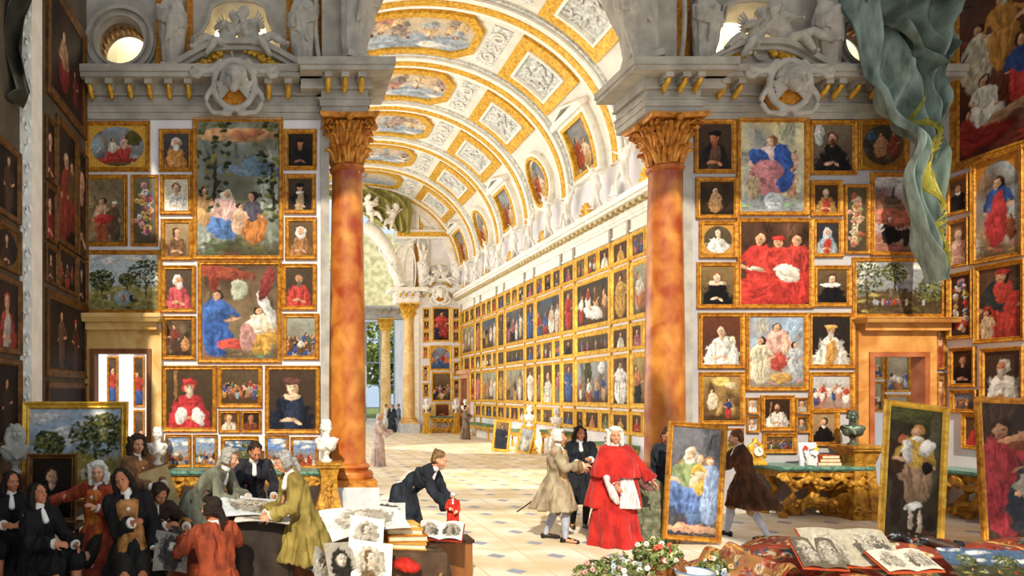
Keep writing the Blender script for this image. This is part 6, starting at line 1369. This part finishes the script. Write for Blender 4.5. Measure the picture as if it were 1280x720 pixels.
person('person', 'person in scarlet robes and cape with white wig at the centre', 768, 10.15, -6, .99, dict(hl=(-.06, -.34, .82), hr_=(.52, -.16, .92), hy=-6), coatc=('9c1410', 'c4261e'), hem=.0, flare=.32, robe=True, hair='curls', extra=cardinal, cravat=True, fat=1.25, sheen=.2)
person('person', 'bending person in dark coat behind the left edge of the held painting', 826, 11.05, 20, .97, dict(lean=10, hp=15, hl=(-.05, -.4, 1.0), hr_=(.3, -.35, 1.2), hy=-40), coatc=('1c2028', '2c3440'), hem=.45, flare=.3, hair='short', hairc=('2c1c14', '4c3424'), breech=BR, stock=BLK_ST, skin=M_SKIN2)
person('person', 'person in dark brown coat seen from behind holding the painting', 932, 10.6, -118, .96, dict(lean=8, hp=10, step=1.2, hl=(-.1, -.5, 1.35), hr_=(.1, -.5, 1.0), side=-4), coatc=('38200f', '603a1e'), hem=.52, flare=.42, hair='short', hairc=('5c3420', '7c4c30'), breech=mat('tan_breeches', '8c6c48', 'a88860'), stock=SK_ST, back=.12)
person('person', 'person in black coat bending over the folio table towards the doll', 504, 9.2, 62, .98, dict(lean=50, hp=-5, hl=(-.12, -.72, .66), hr_=(.16, -.70, .68), step=1), coatc=('181c24', '2c323c'), hem=.42, flare=.3, hair='short', hairc=('5c4428', '8c7048'), breech=BR, stock=BLK_ST, cuff=None)
person('person', 'standing person in brown gold laced coat carrying a sheaf, near left doorway', 166, 8.75, 58, .98, dict(lean=6, hl=(-.1, -.42, 1.1), hr_=(.12, -.42, 1.12), hy=-25), coatc=('5c3c28', '8c6444'), hem=.5, flare=.34, waist=GOLDW, hair='curls', hairc=('2c2018', '4c382a'), breech=mat('blue_apron_cloth', '3c5880', '5c7cac'), stock=SK_ST)
person('person', 'person in red and gold coat and white wig pointing at the pictures', 124, 8.0, -28, .95, dict(lean=8, side=8, hl=(-.55, -.3, 1.02), hr_=(.2, -.25, 1.0), hy=30, sit=0, pelv=(0, 0, .72), legs=((0, -.3, -.3), (0, -.1, -.68), (0, -.3, -.3), (0, -.1, -.68))), coatc=('6c2618', 'a8482c'), hem=.2, flare=.38, waist=mat('scarlet_gold_facing', 'b83420', 'e09038', .6, .1, 6), hair='curls', breech=BR)
person('person', 'person in black coat with tilted head in the left foreground', 166, 7.2, 14, 1.0, dict(lean=5, side=-7, hr=-18, hl=(-.02, -.28, .93), hr_=(.22, -.2, .65), hy=-12, pelv=(0, 0, .66), legs=((0, -.3, -.28), (0, -.1, -.62), (0, -.3, -.28), (0, -.1, -.62))), coatc=BLK, hem=.1, flare=.36, waist=GOLDW, hair='long', hairc=('181210', '302018'), breech=BR, skin=M_SKIN2)
person('person', 'dark coated person at the left edge, nearer the corner of two', 14, 7.75, 25, .96, dict(sit=1, pelv=(0, 0, .6), hl=(-.1, -.35, .85), hr_=(.1, -.36, .85), hy=20), coatc=BLK, hem=.1, flare=.3, hair='long', hairc=('141010', '2c2018'), skin=M_SKIN2)
person('person', 'dark coated person looking up, second from the left edge', 48, 7.2, 62, .95, dict(sit=1, pelv=(0, 0, .55), hp=-14, hl=(-.1, -.35, .75), hr_=(.15, -.4, .7)), coatc=BLK, hem=.1, flare=.3, hair='long', hairc=('141010', '2c2018'), skin=M_SKIN2)
person('person', 'stooping person in dark brown coat looking down at the portfolios', 178, 7.8, 40, .95, dict(lean=34, hp=18, pelv=(0, 0, .64), hl=(.0, -.55, .85), hr_=(.3, -.5, .8), legs=((0, -.3, -.27), (0, -.05, -.60), (0, -.3, -.27), (0, -.05, -.60))), coatc=('201812', '3c2c20'), hem=.2, flare=.34, hair='long', hairc=('201410', '3c281c'), skin=M_SKIN2, cuff=GOLDW)
person('person', 'person in grey green coat leaning over the print table, grey hair tied', 246, 8.35, 72, 1.0, dict(lean=42, hp=-8, hl=(-.12, -.62, .98), hr_=(.12, -.62, .98), step=1.5), coatc=('54564a', '80806c'), hem=.5, flare=.36, hair='tail', hairc=('8c8880', 'b0aca4'), breech=BR, stock=BLK_ST)
person('person', 'person in dark coat behind the print table looking down', 311, 9.0, 18, .97, dict(lean=26, hp=15, hl=(-.2, -.5, .98), hr_=(.2, -.5, .98)), coatc=('181820', '2c2c34'), hem=.5, flare=.28, hair='short', hairc=('1c1410', '342418'), skin=M_SKIN2)
person('person', 'seated person in russet red coat with back turned and black ponytail', 272, 6.9, -150, .98, dict(sit=1, lean=10, pelv=(0, 0, .40), hl=(-.2, -.4, .8), hr_=(.2, -.4, .75), hy=35), coatc=('6c2c18', 'a04828'), hem=.1, flare=.34, hair='tail', hairc=('18100c', '2c1c14'), skin=M_SKIN2)
person('person', 'person in olive gold coat with grey wig reading at the print table', 380, 7.6, -76, .97, dict(lean=17, hp=15, pelv=(0, 0, .88), hl=(-.12, -.42, .93), hr_=(.12, -.42, .95), step=1.2), coatc=('6c5c28', 'a08c48'), hem=.42, flare=.38, hair='tail', hairc=('7c7874', 'b0aca8'), breech=mat('dark_grey_breeches', '2c2c30', '404048'), stock=SK_ST, cuff=mat('olive_cuff', '7c6c34', 'a8944c'), back=.05)
person('person', 'draped walking person in white and pink robes inside the gallery', 473, 21.3, 70, .92, dict(hl=(-.1, -.35, 1.0), hr_=(.1, -.5, 1.05), hp=10), coatc=('b89c98', 'e0ccc4'), hem=.0, flare=.27, robe=True, hair='short', hairc=('c0b0a8', 'd8ccc4'))
for px, Yq, yaw, c1, c2, lb in ((483, 40.5, 70, 'c0bcb0', 'e4e0d4', 'farthest group, left person in pale cloak'), (490, 39.6, -30, '1c2028', '343a44', 'farthest group, middle person in dark cloak'), (498, 41.8, -90, '54606c', '7c8894', 'farthest group, right person in grey blue cloak')):
    person('person', lb, px, Yq, yaw, .92, dict(), coatc=(c1, c2), hem=.05, flare=.28, robe=True, hair='short', hairc=('504438', '6c5c4c'), group='people by the far garden window')
person('person', 'friar in grey brown habit standing at the far pink doorway', 582, 33.6, 60, .95, dict(hl=(-.1, -.3, 1.1), hr_=(.1, -.35, 1.2)), coatc=('6c5c50', '8c7c6c'), hem=.0, flare=.26, robe=True, hair='short', hairc=('1c1410', '2c2018'))
# ---------------------------------------------------------------- tables, folios, prints
M_CLOTHD = cloth('dark_table_cloth', '241c18', '3c3028'); M_CLOTHB = cloth('brown_table_cloth', '3c2a1c', '5c4430')
def draped_table(label, px, Y, w, d, z, m_, rz=0):
    t = thing('covered_table', label, 'table', (PX(px, Y), Y, 0), R(rz))
    MB().box(-w/2+.04, w/2-.04, -d/2+.04, d/2-.04, z-.06, z-.02).build('tabletop', M_WOOD, t)
    for a in (-1, 1):
        for b_ in (-1, 1): MB().cap((a*(w/2-.1), b_*(d/2-.1), .03), (a*(w/2-.1), b_*(d/2-.1), z-.05), .035, .045, ends=False).build('leg', M_WOOD, t)
    def rr(z_, g, am):
        out = []; n_ = 96
        for k in range(n_):
            a = 2*PI*k/n_; c, s_ = math.cos(a), math.sin(a); q = 1/max(abs(c), abs(s_)); ww = (1+am*math.sin(k*PI*2/96*17)*1)
            out.append(((w/2+g)*c*q*ww*(.97 if q > 1.3 else 1), (d/2+g)*s_*q*ww*(.97 if q > 1.3 else 1), z_))
        return out
    MB().rings([rr(z, -.01, 0), rr(z-.03, .012, 0), rr(z*.6, .03, .03), rr(.06, .06, .06), rr(.05, .055, .06), rr(z*.6, .02, .03), rr(z-.03, .0, 0)], closed=False).rings([rr(z-.002, -.01, 0), rr(z, -.01, 0)]).build('cloth', m_, t, True); return t
draped_table('table with spread prints between the seated red coat and the olive coat', 312, 7.85, .84, .6, .84, M_CLOTHD)
draped_table('dark covered table heaped with prints and folios, centre left', 478, 7.9, 1.30, .85, .50, M_CLOTHB)
def sheet(label, px, py, Y, w, d, kind, p, rot, curl=.04, nm='print', cat='print', res=70, droop=0, thick=.004, z=None):
    cols = paint(int(w*res), int(d*res), w/d, kind, int(px+py), p)
    t = thing(nm, label, cat, (PX(px, Y), Y, PZ(py, Y) if z is None else z), rot=tuple(R(a) for a in rot))
    def fn(u, v): return np.stack([(u-.5)*w, (v-.5)*d, curl*np.sin(u*3.1+v*2)+curl*.6*np.sin(v*7+u*4)-droop*np.clip(.45-v, 0, 1)**1.6], -1)
    gridmesh('printed_face', fn, cols, M_PAPER, t)
    o = gridmesh('paper_back', lambda u, v: fn(u, v)-np.array([0, 0, thick]), cols*0+np.array(lin('cfc6b2')), M_PAPER, t); return t
sheet('large print spread on the table before the olive coated man', 318, 633, 7.85, .78, .58, 'print', dict(mode='s', paper='d4dade'), (14, 4, 18), .015)
sheet('second print lying under the hand of the russet seated person', 330, 646, 7.55, .6, .4, 'print', dict(mode='s', paper='e0d8cc'), (8, 0, -8), .015, z=.875)
sheet('big white sheet spreading left over the folio table', 455, 650, 7.75, .92, .55, 'print', dict(mode='p', paper='eceae4', ink='c0b8a8'), (24, -8, 12), .03)
sheet('dark figure print lying at the top right of the sheets', 482, 641, 7.95, .45, .42, 'print', dict(mode='s', solid=1, paper='e0dcd4'), (28, -6, -12), .02)
sheet('oval portrait print hanging from the folio table', 458, 668, 7.35, .36, .42, 'print', dict(mode='p', paper='f0eee8', ink='6c5c4c'), (50, 0, -12), .02)
sheet('bearded head print at the bottom edge of the folio table', 462, 704, 7.15, .46, .46, 'print', dict(mode='p', paper='ece8e0', ink='6c5434', beard='c8b090'), (64, 3, -8), .03)
sheet('dark oval portrait print curling at bottom left of folio table', 427, 708, 7.1, .30, .5, 'print', dict(mode='p', solid=1, paper='a89e90', ink='28241f'), (66, -6, 6), .03)
sheet('grey rolled print leaning leftmost against the folio table', 404, 712, 7.15, .26, .42, 'print', dict(mode='s', solid=1, paper='9c968c'), (60, 14, 20), .06)
sheet('small dark print at the foot of the russet coat', 214, 690, 7.0, .34, .42, 'print', dict(mode='p', solid=1, paper='8c867c', ink='3c3834'), (55, 6, 10), .03)
def book(label, loc, w, d, h, rz, c, grp=None, tilt=0):
    t = thing('book', label, 'book', loc, group=grp, rot=(0, R(tilt), R(rz)))
    MB().box(-w/2, w/2, -d/2, d/2, 0, .012).box(-w/2, w/2, -d/2, d/2, h-.012, h).box(-w/2, -w/2+.014, -d/2, d/2, 0, h).build('cover', mat('leather_'+c[0], *c, .6, 0, 8), t)
    MB().box(-w/2+.014, w/2-.015, -d/2+.014, d/2-.014, .012, h-.012).build('pages', mat('paper_edges', 'd8c8a0', 'e8dcc0', .8), t); return t
Z0 = .50
for k, (px, w_, d_, h_, c, lb, rz) in enumerate(((498, .62, .45, .07, ('b07c28', 'd8a448'), 'tan folio lowest of the stack on the folio table', -10), (506, .46, .34, .075, ('8c5018', 'b87428'), 'brown leather folio second in the stack', 4), (505, .40, .3, .07, ('a8742c', 'd09c48'), 'ochre leather folio third in the stack', -4), (502, .34, .24, .05, ('c89038', 'e0b860'), 'gold edged folio topmost of the stack', 6))):
    book(lb, (PX(px, 7.85), 7.85, Z0+sum((.07, .075, .07, .05)[:k])+.002), w_, d_, h_, rz, c, 'folios on the centre left table')
def openbook(label, loc, rz, w=.55, d=.36, cover=('7c2418', 'a03c24'), tilt=12, content='s', paper='e4dccc', rx=None):
    t = thing('open_book', label, 'book', loc, rot=(R(rx if rx is not None else tilt), 0, R(rz)))
    MB().box(-w/2-.01, w/2+.01, -d/2-.01, d/2+.01, -.012, 0).build('cover', mat('leather_'+cover[0], *cover, .6, 0, 8), t)
    for s_, nm in ((-1, 'left_page'), (1, 'right_page')):
        cols = paint(int(w*45), int(d*80), w/2/d, 'print', int(abs(rz)*7+s_+9), dict(mode='p' if s_ < 0 and content == 'p' else 's', paper=paper, ink='8c8070'))
        gridmesh(nm, lambda u, v: np.stack([s_*((u if s_ > 0 else 1-u)*w/2), (v-.5)*d, .006+.035*np.sin(np.clip((u if s_ > 0 else 1-u), 0, 1)*2.9)], -1), cols, M_PAPER, t)
    return t
openbook('open book under the hands of the bending black coated person', (PX(551, 8.05), 8.05, .62), -20, .5, .34, paper='ece8e0', rx=25)
t = thing('album', 'dark worn album hanging over the right corner of the folio table', 'book', (PX(530, 7.55), 7.55, .30), rot=(R(62), R(8), R(-20)))
MB().box(-.21, .21, -.24, .24, -.015, .015).build('cover', mat('worn_black_leather', '1c1814', '40362c', .6, 0, 10, .3), t); MB().plate([(-.2, -.23), (.2, -.23), (.2, .23), (-.2, .23)], [[(-.17, -.2), (.17, -.2), (.17, .2), (-.17, .2)]], .016, .022, Matrix(((1, 0, 0, 0), (0, 0, 1, 0), (0, 1, 0, 0), (0, 0, 0, 1)))).build('gold_border', M_GILTD, t)
o = MB(); o.sph((0, 0, 0), (.13, .1, .06)).sph((.05, -.02, -.03), (.12, .1, .05)); o = o.build('red_cloth', cloth('cloth_red', '9c1810', 'c02c20'), None, vox=.012, fold=(.012, 14, 8)); o.location = (PX(506, 7.35), 7.35, PZ(705, 7.35)); tag(o, 'crumpled red cloth at the bottom of the folio table', 'cloth')
# the little red figure: a clothed doll standing on a box
t = thing('storage_box', 'dark stone block on which the red doll stands', 'box', (PX(566, 8.5), 8.5, 0)); MB().box(-.2, .2, -.16, .16, 0, PZ(671, 8.5)-.04).build('box_body', M_WOOD, t); MB().box(-.22, .22, -.18, .18, PZ(671, 8.5)-.04, PZ(671, 8.5)).build('lid', M_DARK, t)
def cap_(t, J): MB().sph(J['hc']+V((0, .01, .06)), (.095, .1, .075)).build('white_cap', M_WSTAT, t, True)
q = person('doll', 'small doll figure in red robe and white cap on a box', 566, 8.5, -12, .31, dict(hl=(-.1, -.28, 1.15), hr_=(.12, -.28, 1.05)), coatc=('a81c14', 'd03828'), hem=.18, flare=.3, hair='short', extra=cap_, z=PZ(671, 8.5), stock=mat('red_hose', 'b02818', 'c83c28')); q['category'] = 'doll'
# portfolios and boards bottom left
for k, (px, Yq, w_, h_, rl, lb, c) in enumerate(((232, 7.15, .5, .62, 12, 'reddish framed board leaning leftmost by the russet coat', ('5c2418', '8c3c24')), (222, 7.3, .55, .6, 16, 'dark grey portfolio leaning behind the reddish board', ('3c3a34', '5c5850')), (398, 8.0, .4, .62, -22, 'brown portfolio leaning left of the folio table, rear one', ('6c3818', '94582c')), (394, 7.8, .42, .6, -26, 'brown portfolio leaning left of the folio table, front one', ('5c2c14', '84481f')))):
    t = thing('portfolio', lb, 'portfolio', (PX(px, Yq), Yq, .03), rot=(R(-12), R(rl), R(10))); MB().box(-w_/2, w_/2, 0, .025, 0, h_).build('board', mat('board_'+c[0], *c, .6, 0, 8), t); MB().plate(rect(-w_/2, 0, w_/2, h_), [rect(-w_/2+.035, .035, w_/2-.035, h_-.035)], -.006, .0).build('edging', M_GILTD, t)
# standing cabinet of papers carried by the man near the left doorway
t = thing('paper_sheaf', 'leaning brown boards held by the standing person near left doorway', 'portfolio', (PX(212, 8.6), 8.6, .62), rot=(R(-10), R(-18), R(15))); MB().box(-.2, .2, 0, .03, 0, .72).build('board', M_WOOD, t); MB().box(-.18, .2, -.015, 0, .03, .70).build('papers', mat('old_paper', 'b8985c', 'd0b47c'), t)
t = thing('low_cabinet', 'dark wooden cabinet behind the standing persons at the left', 'cabinet', (PX(205, 8.75), 8.75, 0)); MB().box(-.42, .42, -.15, .25, 0, .58).build('body', M_WOOD, t); MB().box(-.45, .45, -.18, .27, .58, .62).build('top_board', M_WOOD, t); MB().box(-.36, .36, -.165, -.15, .06, .52).build('door', M_DARK, t)
# draped armchair between the scarlet robes and the held painting
t = thing('draped_chair', 'armchair under grey green brocade behind the robed man in red', 'chair', (PX(811, 10.5), 10.5, 0), R(-15)); t.scale = (.8, .6, .88)
MB().skirt([(0, 0, 0, .52, .42, .04), (0, 0, .1, .5, .4, .06), (0, .02, .35, .42, .36, .05), (0, .05, .55, .36, .3, .04), (.05, .15, .8, .25, .16, .03), (.08, .2, .98, .16, .1, .03), (.08, .2, 1.02, .05, .04, 0)], k=6).sph((-.3, -.05, .52), (.13, .25, .1)).sph((.36, -.05, .52), (.12, .25, .1)).build('brocade_cover', mat('green_brocade', '50543c', '84846c', .7, 0, 5, .5, 14, distort=2), t, vox=.022, sm=2, fold=(.04, 4, 3))
MB().tube([(-.42, -.36, .03), (-.40, -.36, .12)], .03, 8).build('foot', M_GILT, t); MB().tube([(.42, -.36, .03), (.40, -.36, .12)], .03, 8).build('foot', M_GILT, t)
# carpet heaped over a low chest, bottom right
RUGC = ['8c2418', 'a83c20', '34506c', 'c08c38', 'd8c8a0', '4c3020', '5c6c4c', 'b86038']
t = thing('low_chest', 'low wooden chest hidden beneath the heaped carpet at right', 'chest', (PX(1075, 8.2), 8.2, 0)); MB().box(-1.2, 1.1, -.3, .3, 0, .2).build('chest_body', M_WOOD, t); MB().box(-1.23, 1.13, -.33, .33, .2, .24).build('chest_lid', M_WOOD, t)
def carpet(nm, label, fn, res, p, w, d, seed):
    cols = paint(int(w*res), int(d*res), w/d, 'rug', seed, p); o = gridmesh(nm, fn, cols, M_RUG); tag(o, label, 'carpet'); return o
def rugfn(u, v):
    x = PX(905, 7.9)+u*(PX(1330, 7.9)-PX(905, 7.9)); y = 7.15+v*1.75; hx = np.clip((u)*4.2, 0, 1); hx = hx*hx*(3-2*hx)
    z = .05+.42*hx*np.clip(1.15-np.abs(v-.55)*1.5, 0, 1)+.035*np.sin(u*31+v*6)*hx+.03*np.sin(u*13-v*9)+.06*np.exp(-((u-.27)/.06)**2)
    return np.stack([x, y+.05*np.sin(u*17), np.maximum(z, .02)], -1)
carpet('patterned_carpet', 'red blue and gold patterned carpet heaped over the chest, bottom right', rugfn, 75, dict(cols=RUGC, n=620, bg=('7c2c1c', 'a04028')), 4.4, 1.75, 71)
def rug2(u, v):
    x = PX(893, 7.6)+u*.75; y = 7.3+v*1.2; z = .03+.30*np.clip(u*1.6-.1, 0, 1)**1.2+.06*np.sin(u*16+v*5)*np.clip(u*2, 0, 1)+.02*np.sin(v*20); return np.stack([x+.06*np.sin(v*9), y, np.maximum(z, .02)], -1)
carpet('silk_coverlet', 'crumpled yellow and rose flowered cloth left of the heaped carpet', rug2, 75, dict(cols=['b0803c', 'a83c2c', 'a84830', 'e0d0b8', '4c6088', 'c07060', 'c8a460', '8c2c20'], n=380, bg=('a86834', 'b07c44')), 1.0, 1.2, 72)
openbook('open book with figure engravings lying on the carpet, centre of three', (PX(1062, 7.35), 7.35, .58), -8, .85, .5, ('a83c24', 'c85c30'), content='p', paper='b8ae98', rx=38)
openbook('open book with white pages nearest the bottom edge on the carpet', (PX(1130, 7.1), 7.1, .50), 6, .62, .3, ('b04428', 'c85c30'), paper='d8d0bc', rx=30)
openbook('dark open book with a shadowy plate at the left on the carpet', (PX(1022, 7.3), 7.3, .53), -14, .4, .42, ('a83c24', 'c85c30'), paper='6c6050', rx=34)
o = sheet('small dark landscape canvas lying flat at bottom right corner', 1240, 705, 7.3, .85, .42, 'land', dict(bg=('38506c', '3c3c28'), sky='486484', ground='3c3c24', trees=((.25, .4, .2), (.7, .4, .25))), (35, 0, -6), .01, nm='unframed_canvas', cat='painting')
t = thing('sash', 'twisted black and white sash lying on the carpet by the portraits', 'cloth', (0, 0, 0)); MB().tube([(PX(1112+7*k, 8.0), 8.0, .54+.05*math.sin(k*1.1)-.008*k) for k in range(14)], .05, 8, rs=[.03+.03*abs(math.sin(k*1.7)) for k in range(14)]).build('band', mat('black_white_silk', '121214', 'b8bcc4', .5, 0, 14, lo=.55, hi=.7), t, True)
MB().chain([(PX(1160, 8.0), 8.0, .52), (PX(1190, 7.9), 7.9, .46), (PX(1186, 7.9), 7.85, .36)], [.06, .07, .03]).build('tassel', M_DARK, t, vox=.015)
# flowers and vessels at the bottom centre
def leafy(label, px, Y, h, n, r, cols_, pot, potc, sy=1, seed=1):
    rd = random.Random(seed); t = thing('flower_pot', label, 'flowers', (PX(px, Y), Y, 0.0))
    if pot: MB().lathe([(.09, 0), (.13, .1), (.12, .22), (.09, .26), (.11, .3), (.09, .3), (.08, .24)], seg=20).build('vase', mat('pot_'+potc[0], *potc, .4), t, True)
    g = MB(); z0 = .26 if pot else .06
    for i in range(n):
        a, q = rd.random()*2*PI, rd.random()**.5*r; z = z0+h*rd.random()*(1-q/r*.5); p0 = V((q*math.cos(a), q*math.sin(a)*sy, z)); s_ = .03+.025*rd.random(); d1 = V((rd.uniform(-1, 1), rd.uniform(-1, 1), rd.uniform(-.3, 1))).normalized(); d2 = d1.cross(V((rd.random(), rd.random(), rd.random()))).normalized()*s_*.4
        g.add([p0-d1*s_, p0+d2, p0+d1*s_, p0-d2], [(0, 1, 2), (0, 2, 3)])
        if i % 6 == 0: g.tube([(0, 0, z0-.05), p0*.5+V((0, 0, z0*.5)), p0], .004, 4)
    g.build('leaves', mat('leaf_'+label[:5], '5c6c38', '98a464', .8, 0, 14), t)
    for ci, c in enumerate(cols_):
        f = MB()
        for i in range(max(3, int(n/40))):
            a, q = rd.random()*2*PI, rd.random()**.5*r*.9; p0 = V((q*math.cos(a), q*math.sin(a)*sy-.02, z0+h*(.3+.65*rd.random())*(1-q/r*.4)))
            for k in range(6): b_ = k*PI/3; f.sph(p0+V((.02*math.cos(b_), -.01, .02*math.sin(b_))), (.014, .009, .014))
        f.build('blossoms', mat('petal_'+c, c), t, True)
    return t
leafy('white and red flowering plant in a brown pot, tallest of the bottom centre', 822, 7.95, .36, 420, .26, ['e8604c', 'f0e8dc', 'e0d8a0'], True, ('7c4a24', 'a06c3c'), seed=1)
leafy('loose heap of white and pale pink flowers at the bottom centre left', 778, 7.95, .36, 520, .34, ['f4ece4', 'e8b0a8', 'b8c0d0'], False, None, seed=2)
leafy('pink roses lying leftmost of the flowers at the bottom', 738, 7.95, .26, 220, .18, ['e8a0a0', 'f0d8cc'], False, None, seed=3)
leafy('pale green sprigs with blue blossoms beside the white bowl', 893, 7.95, .34, 300, .2, ['8ca0c0', 'e8e4dc', 'd8a870'], False, None, seed=4)
t = thing('bowl', 'white bowl with blue rim standing among the flowers', 'bowl', (PX(868, 7.6), 7.6, 0)); MB().lathe([(.07, 0), (.08, .03), (.06, .05), (.13, .12), (.19, .24), (.2, .27), (.185, .27), (.12, .13), (.02, .08)], seg=32).build('bowl_body', mat('white_glaze', 'dce0e0', 'eef0ee', .2, spec=.5), t, True); MB().tube([(.197*math.cos(a), .197*math.sin(a), .27) for a in [2*PI*k/32 for k in range(33)]], .009, 8).build('blue_rim', mat('blue_glaze', '5c78a0', '7c94b8', .3), t, True)
t = thing('copper_jug', 'small brown jug standing behind the white bowl', 'jug', (PX(846, 7.8), 7.8, 0)); MB().lathe([(.08, 0), (.11, .12), (.1, .24), (.06, .32), (.07, .38), (.06, .38), (.05, .32)], seg=24).build('jug_body', mat('copper_brown', '6c3c1c', 'a0683c', .4, .2), t, True); MB().tube([(.09, 0, .14), (.16, 0, .2), (.15, 0, .3), (.06, 0, .35)], .013, 8).build('handle', mat('copper_brown'[:12], '6c3c1c'), t, True)
